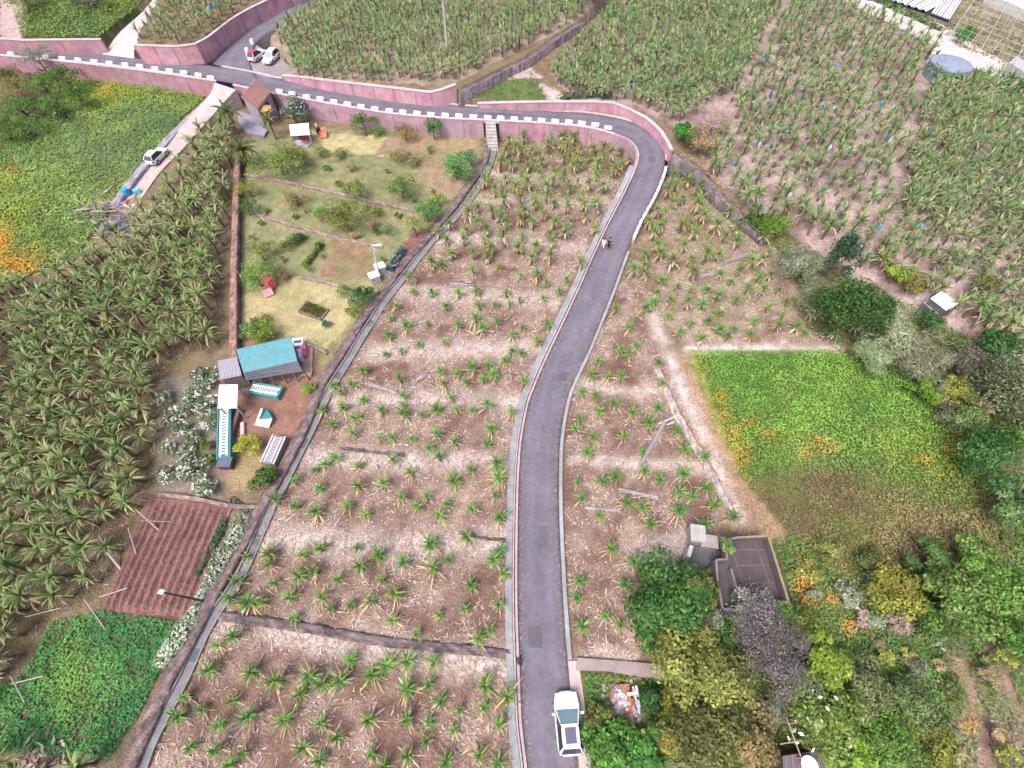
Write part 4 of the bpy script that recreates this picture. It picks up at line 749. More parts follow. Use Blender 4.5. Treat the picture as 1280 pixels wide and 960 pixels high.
# ------------------------------------------------------------------ cars
def loft(mb, secs, c):
    """secs: list of rings (same count) of points"""
    n = len(secs[0]); vs = [v for s_ in secs for v in s_]; fs = []
    for i in range(len(secs) - 1):
        for k in range(n): fs.append((i * n + k, i * n + (k + 1) % n, (i + 1) * n + (k + 1) % n, (i + 1) * n + k))
    fs += [tuple(range(n))[::-1], tuple(range((len(secs) - 1) * n, len(secs) * n))]; return mb.add(vs, fs, c)
def car(name, loc, heading, L, W, Ht, label, body=(.66, .66, .67), roofc=None, glassc=(.02, .025, .035), sunroof=True, shield=(.16, .24, .30), boot=.35):
    root = empty(name, loc, label, 'car', 'parked cars' if name == 'parked_car' else None); root.rotation_euler = (0, 0, heading); h = L / 2; belt = Ht * .60
    def ring(x, w, z0, z1):
        return [(x, -w * .90, z0), (x, -w, z0 + .18), (x, -w, z1 - .16), (x, -w * .93, z1 - .03), (x, -w * .75, z1), (x, w * .75, z1), (x, w * .93, z1 - .03), (x, w, z1 - .16), (x, w, z0 + .18), (x, w * .90, z0)]
    w = W / 2; mb = MB()
    loft(mb, [ring(-h, w * .58, .44, belt - .16), ring(-h + .06, w * .76, .38, belt - .07), ring(-h + .2, w * .89, .30, belt - .02), ring(-h + .5, w * .98, .26, belt), ring(-h * .3, w, .24, belt), ring(h * .3, w, .24, belt), ring(h - 1.35, w, .24, belt - .02), ring(h - .85, w * .985, .26, belt - .05), ring(h - .5, w * .94, .28, belt - .11), ring(h - .25, w * .84, .32, belt - .19), ring(h - .09, w * .68, .36, belt - .27), ring(h, w * .42, .42, belt - .36)], body)
    mb.build('body', M_CAR, root, smooth=False, local=True)
    xr0, xr1, xb, xw = -h + .58, h - 2.0, -h + .12, h - 1.12; wr = w * .66; wb = w * .91; zr = Ht - .05
    mb = MB(); loft(mb, [[(xr0 - .12, -wr * .9, zr - .07), (xr0 - .12, wr * .9, zr - .07), (xr0 - .12, wr * .9, zr - .02), (xr0 - .12, -wr * .9, zr - .02)], [(xr0 + .3, -wr, zr - .05), (xr0 + .3, wr, zr - .05), (xr0 + .3, wr * .94, zr + .03), (xr0 + .3, -wr * .94, zr + .03)], [(xr1 - .4, -wr, zr - .05), (xr1 - .4, wr, zr - .05), (xr1 - .4, wr * .94, zr + .04), (xr1 - .4, -wr * .94, zr + .04)], [(xr1 + .05, -wr * .95, zr - .10), (xr1 + .05, wr * .95, zr - .10), (xr1 + .05, wr * .9, zr - .03), (xr1 + .05, -wr * .9, zr - .03)]], roofc or body); mb.build('roof', M_CAR, root, local=True)
    bl = lambda x, y: (x, y, belt - .01); T = lambda x, y: (x, y, zr - .05)
    mb = MB(); mb.quad(bl(xw, -wb * .93), bl(xw, wb * .93), T(xr1, wr * .92), T(xr1, -wr * .92), shield); mb.build('windshield', M_GLASS, root, local=True)
    mb = MB(); mb.quad(bl(xb, wb * .85), bl(xb, -wb * .85), T(xr0 - .1, -wr * .88), T(xr0 - .1, wr * .88), (.035, .045, .06)); mb.build('rear_window', M_GLASS, root, local=True)
    for s_ in (-1, 1):
        mb = MB(); q = [bl(xb + .15, s_ * wb), bl(xw - .1, s_ * wb), T(xr1 - .05, s_ * wr), T(xr0, s_ * wr)]; mb.quad(*(q if s_ < 0 else q[::-1]), glassc); mb.build('side_window', M_GLASS, root, local=True)
        for a, b in ((bl(xw, s_ * wb * .97), T(xr1, s_ * wr * .97)), (bl(xb, s_ * wb * .94), T(xr0 - .06, s_ * wr * .95)), ((0, s_ * (wb + .01), belt), (-.02, s_ * (wr + .01), zr - .05))): mb = MB(); mb.tube([a, b], .055, body if a[0] else (.05, .05, .05), 4); mb.build('pillar', M_CAR, root, local=True)
        mb = MB(); mb.box((xw - .25, s_ * (w + .09), belt + .05), (.16, .22, .15), 0, body); mb.build('wing_mirror', M_CAR, root, local=True)
        mb = MB(); mb.box((h - .27, s_ * w * .68, belt - .23), (.32, .30, .12), 0, (.55, .58, .62)); mb.build('headlight', M_GLASS, root, local=True)
        mb = MB(); mb.box((-h + .08, s_ * w * .74, belt - .2), (.10, .24, .22), 0, (.35, .02, .02)); mb.build('tail_light', M_GLASS, root, local=True)
        for x in (-h + .85, h - .9):
            mb = MB(); mb.tube([(x, s_ * (w - .20), .33), (x, s_ * (w + .01), .33)], .33, (.02, .02, .022), 16); wh = mb.build('wheel', M_CLOTH, root, local=True)
            mb = MB(); mb.tube([(x, s_ * (w + .005), .33), (x, s_ * (w + .025), .33)], .20, (.40, .40, .42), 12); r2 = mb.build('rim', M_METAL, None); r2.parent = wh
    if sunroof:
        mb = MB(); mb.box(((xr0 + xr1) / 2 - .0, 0, zr + .045), ((xr1 - xr0) * .74, wr * 1.25, .02), 0, (.09, .085, .13)); mb.build('sunroof', M_GLASS, root, local=True)
        for s_ in (-1, 1):
            mb = MB(); bar(mb, (xr0 + .1, s_ * wr * .93, zr + .06), (xr1 - .1, s_ * wr * .93, zr + .06), .04, .04, (.6, .6, .62)); mb.build('roof_rail', M_METAL, root, local=True)
    return root
f_, r_ = P(706.5, 866, .6), P(714, 942, .6); hd = math.atan2(f_.y - r_.y, f_.x - r_.x); cc = (f_ + r_) / 2; cc.z = .06
car('driving_car', cc, hd, (f_ - r_).length + .25, 1.86, 1.62, 'white estate car with a dark glass sunroof driving along the road')
a = P(317, 78, ZR); b = P(331, 67.5, ZR); car('parked_car', P(323, 73, ZR + .02), math.atan2(b.y - a.y, b.x - a.x), 3.7, 1.66, 1.5, 'small white car with a magenta red roof in the parking bay', roofc=(.42, .03, .12), sunroof=False, shield=(.12, .14, .18))
a = P(348, 68.5, ZR); b = P(333, 84, ZR); car('parked_car', P(340.5, 76, ZR + .02), math.atan2(b.y - a.y, b.x - a.x), 4.0, 1.68, 1.5, 'white car with grey blue windscreen beside the upper bananas in the parking bay', sunroof=False, shield=(.26, .28, .36))
a = P(190, 208, .1); b = P(208, 190, .1); car('parked_car', P(199, 199, .2), math.atan2(b.y - a.y, b.x - a.x), 3.9, 1.66, 1.5, 'white car half hidden under banana leaves beside the foot track', sunroof=False)

# ------------------------------------------------------------------ people
def skin_mesh(name, verts, edges, radii, mat, c, parent, sub=1):
    me = bpy.data.meshes.new(name); me.from_pydata(verts, edges, []); o = bpy.data.objects.new(name, me); col.objects.link(o)
    m = o.modifiers.new('s', 'SKIN'); 
    for v, r in zip(me.skin_vertices[0].data, radii): v.radius = (r, r)
    me.skin_vertices[0].data[0].use_root = True
    o.modifiers.new('u', 'SUBSURF').levels = sub; o.modifiers['u'].render_levels = sub
    dg = bpy.context.evaluated_depsgraph_get(); m2 = bpy.data.meshes.new_from_object(o.evaluated_get(dg)); bpy.data.objects.remove(o)
    at = m2.color_attributes.new('Col', 'FLOAT_COLOR', 'POINT'); at.data.foreach_set('color', np.tile(np.array([*c, 1.0], np.float32), len(m2.vertices)))
    return finish(m2, mat, name, parent, True, True)
def person(loc, heading, shirt, trousers, hair, label):
    root = empty('person', loc, label, 'person'); root.rotation_euler = (0, 0, heading); skin = (.36, .22, .16)
    v = [(0, 0, .95), (0, 0, 1.2), (0, 0, 1.42), (.01, 0, 1.52), (.02, 0, 1.66), (0, .19, 1.40), (-.06, .25, 1.12), (.08, .25, .88), (.11, .245, .80), (0, -.19, 1.40), (.07, -.25, 1.13), (.20, -.24, .90), (.23, -.235, .82),
         (0, .10, .90), (.14, .10, .50), (.10, .10, .09), (.22, .10, .05), (0, -.10, .90), (-.02, -.10, .50), (-.24, -.10, .12), (-.13, -.10, .05)]
    e = [(0, 1), (1, 2), (2, 3), (3, 4), (2, 5), (5, 6), (6, 7), (7, 8), (2, 9), (9, 10), (10, 11), (11, 12), (0, 13), (13, 14), (14, 15), (15, 16), (0, 17), (17, 18), (18, 19), (19, 20)]
    r = [.13, .13, .12, .055, .105, .06, .045, .035, .04, .06, .045, .035, .04, .09, .06, .045, .045, .09, .06, .045, .045]
    skin_mesh('body', v, e, r, M_CLOTH, skin, root)
    sv = [v[0], v[1], v[2], v[5], v[6], v[9], v[10]]; skin_mesh('shirt', sv, [(0, 1), (1, 2), (2, 3), (3, 4), (2, 5), (5, 6)], [.155, .16, .145, .08, .065, .08, .065], M_CLOTH, shirt, root)
    tv = [v[0], v[13], v[14], (.11, .10, .16), v[17], v[18], (-.22, -.10, .18)]; skin_mesh('trousers', tv, [(0, 1), (1, 2), (2, 3), (0, 4), (4, 5), (5, 6)], [.145, .11, .085, .07, .11, .085, .07], M_CLOTH, trousers, root)
    skin_mesh('hair', [(-.03, 0, 1.66), (-.005, 0, 1.76)], [(0, 1)], [.15, .15], M_CLOTH, hair, root)
    for p_, c_ in (((.105, .10, .05), None), ((-.13, -.10, .05), None)):
        mb = MB(); mb.box((p_[0] + .06, p_[1], .04), (.28, .11, .09), 0, (.05, .05, .05), top=.85); mb.build('shoe', M_CLOTH, root, local=True)
g1, g2 = P(753.3, 311.5, .3), P(760.2, 311, .32); a, b = P(757, 308, .3), P(742, 340, .3); hd = math.atan2(b.y - a.y, b.x - a.x)
person(g1, hd, (.78, .76, .76), (.55, .50, .48), (.03, .02, .02), 'person in a white shirt walking down the road beside the kerb')
person(g2, hd, (.015, .015, .02), (.015, .015, .02), (.02, .015, .015), 'person dressed all in black walking on the road, away from the kerb')

# ------------------------------------------------------------------ trees and shrubs
G_DARK = [(.022, .055, .02), (.035, .08, .028), (.05, .10, .04)]; G_MID = [(.05, .11, .03), (.075, .15, .04), (.10, .18, .055)]; G_LIME = [(.10, .17, .03), (.13, .20, .04), (.08, .14, .028)]
G_OLIVE = [(.11, .115, .045), (.15, .15, .06), (.08, .09, .04)]; G_GREY = [(.17, .20, .14), (.22, .25, .18), (.12, .15, .10)]; G_BLUE = [(.04, .085, .04), (.06, .12, .05), (.085, .15, .07)]
G_BARE = [(.125, .11, .115), (.165, .148, .155), (.085, .075, .08)]; G_RUST = [(.22, .13, .085), (.27, .18, .12), (.17, .14, .08)]; G_YEL = [(.20, .20, .05), (.15, .17, .045), (.10, .13, .04)]
def crown_cloud(rg, r, hz, n, ls, cols_, lumps=9, dens=.5, aspect=.6):
    lumps = int(lumps * 1.6)
    """leaves on irregular lumps that fill a crown of radius r and half height hz around the origin"""
    L = rg.normal(size=(lumps, 3)); L /= np.linalg.norm(L, axis=1, keepdims=True); L[:, 2] = np.abs(L[:, 2]) * .9 - .25
    Lc = L * rg.uniform(.3, .95, (lumps, 1)) * [r, r, hz]; Lr = rg.uniform(.24, .50, lumps)
    k = rg.randint(lumps, size=n); d = rg.normal(size=(n, 3)); d /= np.linalg.norm(d, axis=1, keepdims=True); d[:, 2] = np.where(d[:, 2] < -.4, -d[:, 2], d[:, 2])
    rad = Lr[k] * rg.uniform(dens, 1.12, n) ** .6; cen = Lc[k] + d * rad[:, None] * [r, r, hz]
    tone = rg.uniform(.70, 1.30, lumps)[k]
    C = jitter(rg, cols_, n, .30) * tone[:, None]
    return leaf_arrays(rg, cen, d + rg.normal(0, .45, (n, 3)) + [0, 0, .25], ls * rg.uniform(.6, 1.35, n), np.clip(C, 0, .95), aspect)
def tree(name, cx, cy, rpx, hc, cols_, label, cat, ls=.34, n=900, seed=None, squash=.8, group=None, flowers=None, lumps=10, bare=False, trunk=True, ex=1.0, aspect=.6):
    """crown centre seen at (cx, cy), hc above its ground"""
    rg = np.random.RandomState(seed if seed is not None else int(cx * 7 + cy)); base = on_ground(cx, cy, hc); r = rpx * S(cx, cy) * (1 - base.z / H) * (1 - hc / H); hz = max(r * squash, .3); hz = min(hz, hc * 1.05 + .2)
    root = empty(name, base, label, cat, group); c = Vector((0, 0, hc))
    if trunk:
        mb = MB(); tr = max(.05, r * .06); rn = random.Random(int(cx)); mb.tube([(0, 0, -.1), (rn.uniform(-.1, .1), rn.uniform(-.1, .1), hc * .5), (0, 0, hc)], [tr * 1.3, tr, tr * .6], (.16, .12, .10), 7)
        for k in range(6 if not bare else 14):
            a = rn.uniform(0, 6.28); l = r * rn.uniform(.5, .9); e = rn.uniform(.1, .9); s0 = Vector((0, 0, hc * rn.uniform(.4, .85))); e1 = s0 + Vector((math.cos(a) * l * .5, math.sin(a) * l * .5, hz * .35 * e)); e2 = s0 + Vector((math.cos(a + .3) * l, math.sin(a + .3) * l, hz * .8 * e)); mb.tube([s0, e1, e2], [tr * .5, tr * .3, tr * .12], (.17, .13, .115), 5)
        mb.build('trunk', M_BARK, root, local=True)
    V, f, C = crown_cloud(rg, r * ex, hz, n, ls, cols_, lumps, aspect=aspect, dens=.5 if not bare else .1); V[:, 2] += hc; V[:, 2] = np.maximum(V[:, 2], .02)
    cr = mesh_np('crown', V, f, C, M_LEAF, root, local=True)
    if flowers:
        fc, fn, fs = flowers; V, f, C = crown_cloud(rg, r * 1.03, hz * 1.06, fn, fs, [fc], lumps, dens=.95); V[:, 2] += hc; V[:, 2] = np.maximum(V[:, 2], .05); mesh_np('blossom', V, f, C, M_WEED, root, local=True)
    return root
T = [
 # lower right wood
 ('ivy_tree', 833, 750, 46, 3.0, [(.035, .08, .03), (.05, .11, .038), (.075, .145, .05)], 'broad bright green ivy covered tree left of the ruin', 'tree', .42, 2600, dict(squash=.8, lumps=16)),
 ('shrub', 815, 795, 22, 1.6, G_MID, 'green shrub at the foot of the ivy covered tree', 'shrub', .36, 700, {}),
 ('tree', 872, 738, 24, 2.8, G_OLIVE, 'olive green tree between the ivy tree and the ruin', 'tree', .34, 1000, {}), ('shrub', 886, 778, 17, 2.6, G_GREY, 'pale grey leafless shrub below the olive green tree', 'shrub', .26, 700, dict(bare=True)),
 ('tree', 868, 828, 44, 3.4, [(.13, .14, .05), (.17, .18, .07), (.09, .11, .04)], 'large olive yellow tree above the rubble heap\'s right side', 'tree', .36, 2400, dict(lumps=14)),
 ('bare_tree', 950, 798, 50, 3.4, G_BARE, 'wide mauve grey leafless tree below the ruin', 'tree', .26, 3000, dict(bare=True, lumps=16, aspect=.3)),
 ('bare_tree', 942, 765, 28, 3.0, [(.13, .14, .12), (.18, .17, .17)], 'grey bush spilling over the lower edge of the roof terrace', 'bush', .26, 900, dict(bare=True)),
 ('tree', 880, 905, 44, 2.6, [(.08, .085, .04), (.13, .12, .055), (.05, .07, .03)], 'dark olive thicket tree between the rubble and the bottom edge', 'tree', .36, 2200, dict(lumps=14)), ('tree', 930, 920, 34, 2.4, [(.16, .12, .06), (.12, .12, .05), (.2, .16, .1)], 'brownish olive tree left of the dark tin roof', 'tree', .34, 1500, {}),
 ('tree', 1035, 830, 30, 2.6, G_LIME, 'bright lime green tree right of the leafless mauve tree', 'tree', .34, 1300, {}), ('tree', 1030, 895, 42, 2.8, [(.06, .12, .035), (.10, .17, .05), (.14, .20, .07)], 'green tree dotted with white flowers above the tin roof', 'tree', .38, 2000, dict(flowers=((.75, .72, .62), 60, .34), lumps=14)),
 ('shrub', 1072, 940, 22, 1.4, G_LIME, 'lime green shrub at the bottom edge right of the tin roof', 'shrub', .34, 700, {}), ('shrub', 760, 935, 30, 1.0, G_MID, 'green undergrowth shrub by the bottom of the pavement', 'shrub', .4, 900, {}), ('shrub', 745, 895, 16, .8, G_OLIVE, 'small olive shrub between the pavement and the rubble', 'shrub', .3, 400, {}),
 ('shrub', 800, 940, 30, 1.0, [(.04, .12, .04), (.06, .16, .05)], 'deep green shrub below the rubble heap', 'shrub', .4, 900, {}), ('shrub', 815, 875, 16, 1.1, G_DARK, 'dark shrub right of the rubble heap', 'shrub', .34, 450, {}),
 ('spiky_plant', 829, 880, 13, .9, [(.30, .26, .05), (.22, .22, .05)], 'yellow spiky plant right of the rubble heap, upper one', 'plant', .5, 160, dict(trunk=False, aspect=.12)), ('spiky_plant', 836, 928, 13, .9, [(.34, .24, .06), (.22, .2, .05)], 'orange yellow spiky plant near the bottom edge, lower one', 'plant', .5, 160, dict(trunk=False, aspect=.12)),
 ('tree', 1125, 738, 34, 2.0, G_YEL, 'yellow green tree right of the orange flower patch', 'tree', .34, 1300, {}), ('tree', 1200, 752, 42, 2.6, [(.05, .10, .035), (.09, .15, .05), (.16, .20, .08)], 'large mixed green tree in the lower right wood', 'tree', .38, 2200, dict(lumps=14)), ('tree', 1252, 735, 36, 2.8, G_MID, 'green tree at the right edge beside the large mixed tree', 'tree', .38, 1600, {}),
 ('tree', 1165, 700, 26, 1.8, [(.10, .14, .06), (.07, .12, .05)], 'grey green tree above the large mixed tree', 'tree', .34, 900, {}), ('shrub', 1120, 775, 18, .9, [(.24, .20, .18), (.18, .15, .12)], 'dry mauve shrub below the yellow green tree', 'shrub', .3, 500, dict(bare=True)),
 ('shrub', 1060, 745, 18, .8, G_GREY, 'dry grey shrub beside the orange flower patch', 'shrub', .3, 500, dict(bare=True)), ('shrub', 1078, 772, 12, .8, [(.24, .20, .19), (.3, .25, .2)], 'small dry shrub right of the orange flowers', 'shrub', .28, 300, dict(bare=True)),
 ('tree', 1260, 640, 22, 2.4, G_BLUE, 'blue green tree at the right edge below the dark trees', 'tree', .36, 900, {}), ('tree', 1240, 572, 34, 2.8, G_DARK, 'dark tree on the slope right of the green field', 'tree', .36, 1700, dict(lumps=13)), ('tree', 1270, 610, 22, 2.6, [(.06, .11, .06), (.10, .15, .08)], 'greyish green tree at the right edge below the dark slope tree', 'tree', .36, 900, {}),
 ('tree', 1255, 488, 40, 2.8, [(.04, .065, .035), (.08, .09, .055), (.12, .14, .09)], 'large dark tree at the right edge above the slope', 'tree', .36, 2000, dict(lumps=14)), ('tree', 1215, 455, 20, 2.0, [(.09, .09, .07), (.13, .12, .10)], 'brownish bush left of the large dark edge tree', 'bush', .3, 700, {}), ('tree', 1248, 436, 26, 2.2, G_DARK, 'dark rounded bush below the field hut\'s right side', 'bush', .34, 1000, {}),
 ('shrub', 1158, 490, 17, 1.6, G_LIME, 'bright yellow green shrub at the top right corner of the green field', 'shrub', .3, 600, {}), ('shrub', 1196, 484, 16, 2.0, [(.20, .22, .07), (.14, .17, .06)], 'pale yellow green shrub right of the brightest yellow shrub', 'shrub', .3, 500, {}), ('shrub', 1188, 520, 18, 1.3, [(.08, .10, .06), (.13, .12, .08)], 'dull brown green shrub below the two yellow shrubs', 'shrub', .3, 500, {}),
 # belt between the fields
 ('tree', 1064, 384, 40, 3.6, [(.02, .055, .022), (.035, .085, .03), (.055, .12, .04)], 'big dark round tree in the belt between the fields', 'tree', .38, 2400, dict(lumps=15, squash=1.0)), ('cypress', 1050, 320, 22, 4.2, [(.02, .045, .028), (.035, .065, .04)], 'tall dark conical tree above the big dark round tree', 'tree', .3, 1200, dict(squash=1.5)), ('shrub', 1095, 392, 15, 3.0, [(.12, .20, .05), (.09, .16, .04)], 'light green shrub on the right flank of the big dark tree', 'shrub', .3, 500, {}),
 ('reed_bed', 1003, 335, 26, 2.2, G_GREY, 'silvery grey reeds at the upper end of the belt', 'reeds', .75, 1300, dict(trunk=False, aspect=.10, lumps=14)), ('reed_bed', 1022, 372, 28, 2.0, [(.15, .19, .11), (.20, .24, .15)], 'grey green reeds left of the big dark tree', 'reeds', .75, 1200, dict(trunk=False, aspect=.10, lumps=14)), ('reed_bed', 1108, 415, 36, 2.2, G_GREY, 'wide silvery grey reeds right of the big dark tree', 'reeds', .8, 1700, dict(trunk=False, aspect=.10, lumps=16)), ('reed_bed', 1150, 450, 36, 2.0, [(.16, .19, .12), (.24, .23, .17), (.12, .15, .10)], 'silvery reeds at the lower end of the belt', 'reeds', .8, 1700, dict(trunk=False, aspect=.10, lumps=16)), ('reed_bed', 1090, 445, 26, 1.6, [(.13, .18, .10), (.18, .22, .14)], 'grey green reeds at the upper corner of the green field', 'reeds', .7, 1000, dict(trunk=False, aspect=.10)),
 ('shrub', 965, 283, 19, 2.0, G_LIME, 'bright lime green shrub at the end of the tall dark field wall', 'shrub', .3, 800, {}), ('shrub', 947, 275, 13, 1.5, G_DARK, 'dark creeper clump left of the bright lime shrub', 'shrub', .3, 400, {}), ('shrub', 856, 165, 15, 2.0, [(.03, .11, .02), (.05, .15, .03)], 'vivid green round bush at the hairpin bend', 'bush', .3, 800, {}), ('bare_tree', 893, 150, 26, 2.6, [(.24, .17, .17), (.28, .21, .21)], 'mauve leafless tree behind the vivid green hairpin bush', 'tree', .24, 1200, dict(bare=True, aspect=.25)), ('bare_tree', 874, 172, 20, 1.8, G_RUST, 'rusty brown bush right of the vivid green hairpin bush', 'bush', .26, 900, dict(bare=True)), ('shrub', 866, 195, 16, .8, G_MID, 'low green shrub below the vivid hairpin bush', 'shrub', .26, 400, {}),
 ('shrub', 1122, 343, 14, 1.5, [(.18, .26, .04), (.13, .2, .04)], 'yellow green shrub upper left of the field hut', 'shrub', .28, 500, {}), ('shrub', 1142, 354, 15, 1.6, [(.17, .15, .05), (.12, .12, .05)], 'ochre shrub between the yellow shrub and the field hut', 'shrub', .28, 500, {}), ('shrub', 1162, 402, 14, 1.4, G_BLUE, 'dark blue green shrub below the field hut', 'shrub', .28, 450, {}), ('tree', 1238, 358, 14, 2.0, G_OLIVE, 'olive bush right of the field hut', 'bush', .28, 450, {}),
 # far left
 ('tree', 48, 75, 17, 3.2, [(.13, .19, .14), (.10, .15, .11)], 'pale grey green young tree standing against the far left road', 'tree', .24, 600, dict(squash=1.0)), ('tree', 82, 96, 17, 2.2, [(.05, .10, .03), (.08, .14, .04)], 'round green bush below the far left retaining wall', 'bush', .28, 800, {}), ('tree', 55, 108, 18, 2.0, G_MID, 'bright green bush left of the round bush', 'bush', .28, 800, {}), ('tree', 25, 135, 22, 1.8, [(.05, .11, .035), (.08, .15, .04)], 'sprawling green bush at the left edge of the picture', 'bush', .3, 900, {}), ('tree', 10, 95, 18, 1.6, [(.15, .13, .07), (.11, .12, .05)], 'brownish bush at the far left below the road', 'bush', .28, 700, {}),
 # garden
 ('shrub', 347, 200, 26, 2.0, [(.10, .135, .045), (.13, .17, .06), (.075, .11, .035)], 'broad olive green tree in the upper left of the garden', 'tree', .28, 1300, dict(squash=.7)), ('shrub', 378, 195, 9, 1.2, G_YEL, 'yellowish shrub on the right side of the broad garden tree', 'shrub', .24, 260, {}),
 ('flowering_bush', 365, 140, 20, 1.8, [(.03, .07, .03), (.05, .09, .04)], 'large dark bush with pale blue blossoms between house and wall', 'bush', .26, 900, dict(flowers=((.40, .44, .60), 260, .26))), ('shrub', 454, 155, 13, 1.7, [(.05, .12, .03), (.08, .16, .045)], 'round green bush against the mauve wall', 'bush', .26, 600, {}), ('shrub', 473, 164, 9, .6, G_MID, 'low green shrub right of the round wall bush', 'shrub', .22, 220, {}), ('shrub', 506, 165, 11, 1.3, [(.14, .11, .04), (.09, .11, .035), (.2, .12, .06)], 'reddish topped bush below the mauve wall', 'bush', .24, 450, {}), ('shrub', 541, 157, 9, 2.0, [(.03, .10, .02), (.05, .13, .03)], 'tall narrow green bush against the mauve wall', 'bush', .24, 500, dict(squash=1.3)), ('shrub', 537, 187, 5, .6, G_MID, 'small green shrub on the bare brown upper garden', 'shrub', .2, 140, {}),
 ('tree', 573, 209, 17, 1.6, [(.06, .15, .06), (.09, .19, .08), (.05, .12, .05)], 'bright green round tree at the right edge of the garden', 'tree', .28, 900, {}), ('shrub', 590, 196, 8, 1.4, [(.08, .15, .10)], 'blue green shrub right behind the bright round tree', 'shrub', .24, 240, {}), ('tree', 500, 233, 15, 1.7, [(.08, .12, .04), (.11, .15, .055)], 'dark olive tree in the middle of the garden', 'tree', .26, 700, {}), ('tree', 449, 236, 14, 1.5, [(.11, .15, .06), (.09, .12, .05)], 'pale olive tree left of the dark olive garden tree', 'tree', .26, 450, {}),
 ('orange_tree', 434, 270, 25, 1.8, [(.12, .145, .05), (.155, .17, .065), (.09, .12, .04)], 'broad round olive green tree in the centre of the garden', 'tree', .27, 1300, dict(squash=.65)), ('shrub', 400, 268, 8, .9, [(.06, .16, .04), (.09, .2, .06)], 'small vivid green shrub left of the broad round tree', 'shrub', .24, 260, {}), ('shrub', 370, 248, 14, .9, [(.17, .13, .08), (.13, .15, .06), (.24, .17, .13)], 'pinkish brown shrub above the second garden wall', 'shrub', .24, 400, {}), ('shrub', 310, 236, 14, 1.2, [(.22, .21, .06), (.16, .18, .05)], 'yellow green clump beside the brown garden wall', 'shrub', .3, 450, dict(aspect=.25)), ('shrub', 309, 260, 12, 1.0, G_BLUE, 'blue green shrub beside the brown garden wall', 'shrub', .24, 350, {}),
 ('tree', 533, 264, 14, 1.5, [(.05, .14, .06), (.08, .18, .07)], 'green tree beside the stone wall at the end of the garden wall', 'tree', .26, 650, {}), ('tree', 517, 282, 13, 1.6, [(.13, .15, .06), (.17, .15, .08)], 'thin olive tree left of the green wall side tree', 'tree', .24, 400, {}), ('shrub', 547, 250, 8, 1.0, G_LIME, 'lime green shrub above the green wall side tree', 'shrub', .24, 240, {}), ('shrub', 472, 265, 6, .6, G_LIME, 'tiny lime shrub right of the broad round tree', 'shrub', .2, 160, {}), ('shrub', 467, 280, 6, .5, G_RUST, 'tiny reddish shrub right of the broad round tree', 'shrub', .2, 140, {}), ('shrub', 483, 288, 8, .5, [(.10, .14, .09)], 'low grey green shrub in the middle lawn', 'shrub', .2, 160, {}),
 ('shrub', 320, 345, 24, 1.5, [(.10, .16, .045), (.15, .20, .06), (.06, .11, .03)], 'large yellow green thicket beside the slide', 'bush', .34, 900, dict(aspect=.3)), ('shrub', 325, 315, 16, 1.2, [(.12, .17, .05), (.09, .14, .04)], 'green thicket above the slide beside the wall', 'bush', .32, 500, dict(aspect=.3)), ('hedge', 393, 325, 0, 0, None, '', '', 0, 0, {}), ('shrub', 362, 305, 10, .6, [(.10, .15, .04)], 'low green shrub between the two garden walls', 'shrub', .22, 220, {}), ('shrub', 372, 297, 7, .6, G_DARK, 'dark green shrub touching the second garden wall', 'shrub', .22, 180, {}), ('shrub', 353, 345, 9, .5, G_RUST, 'reddish flower clump right of the slide', 'shrub', .2, 200, {}),
 ('shrub', 452, 370, 13, 1.2, [(.025, .08, .03), (.04, .11, .045)], 'dark green shrub against the stone wall', 'shrub', .26, 500, {}), ('shrub', 440, 390, 9, .7, G_YEL, 'small yellow shrub beside the stone wall', 'shrub', .22, 200, {}), ('shrub', 428, 365, 8, .6, G_MID, 'small green shrub on the lower lawn', 'shrub', .2, 180, {}), ('shrub', 407, 404, 5, .5, [(.05, .12, .09)], 'tiny blue green ball shrub below the flower bed', 'shrub', .18, 160, {}), ('shrub', 330, 415, 15, .9, [(.13, .17, .04), (.09, .12, .03)], 'yellow green shrub behind the teal roof', 'shrub', .26, 500, {}), ('shrub', 314, 410, 12, .8, [(.07, .11, .05), (.1, .13, .05)], 'green shrub behind the left end of the teal roof', 'shrub', .26, 350, {}), ('shrub', 331, 398, 6, .4, G_YEL, 'tiny yellow shrub on the straw coloured lawn', 'shrub', .18, 140, {}),
 ('palm_bush', 309, 556, 12, .8, [(.22, .25, .05), (.28, .30, .07)], 'yellow green round bush in the middle of the yard', 'bush', .5, 420, dict(aspect=.2)), ('shrub', 386, 485, 7, .7, [(.14, .22, .05)], 'small lime shrub by the stone wall in the yard', 'shrub', .22, 220, {}), ('shrub', 331, 600, 14, .9, [(.05, .10, .03), (.09, .13, .05)], 'dark green shrub at the lower end of the yard', 'shrub', .3, 450, {}), ('shrub', 272, 555, 0, 0, None, '', '', 0, 0, {}),
 ('shrub', 500, 195, 12, .8, [(.13, .17, .06), (.17, .15, .09)], 'pale green shrub on the upper garden slope', 'shrub', .22, 350, {}), ('shrub', 520, 200, 12, .8, [(.18, .16, .09), (.2, .2, .1)], 'straw coloured shrub on the upper garden slope', 'shrub', .22, 300, {}), ('shrub', 425, 192, 10, .6, [(.09, .13, .05)], 'low green shrub below the pale upper lawn', 'shrub', .2, 260, {}), ('shrub', 400, 190, 9, .7, [(.08, .13, .05)], 'low green shrub right of the shelter\'s slab', 'shrub', .2, 240, {}), ('shrub', 441, 208, 6, .6, G_YEL, 'small yellow shrub on the upper green lawn', 'shrub', .18, 160, {}),
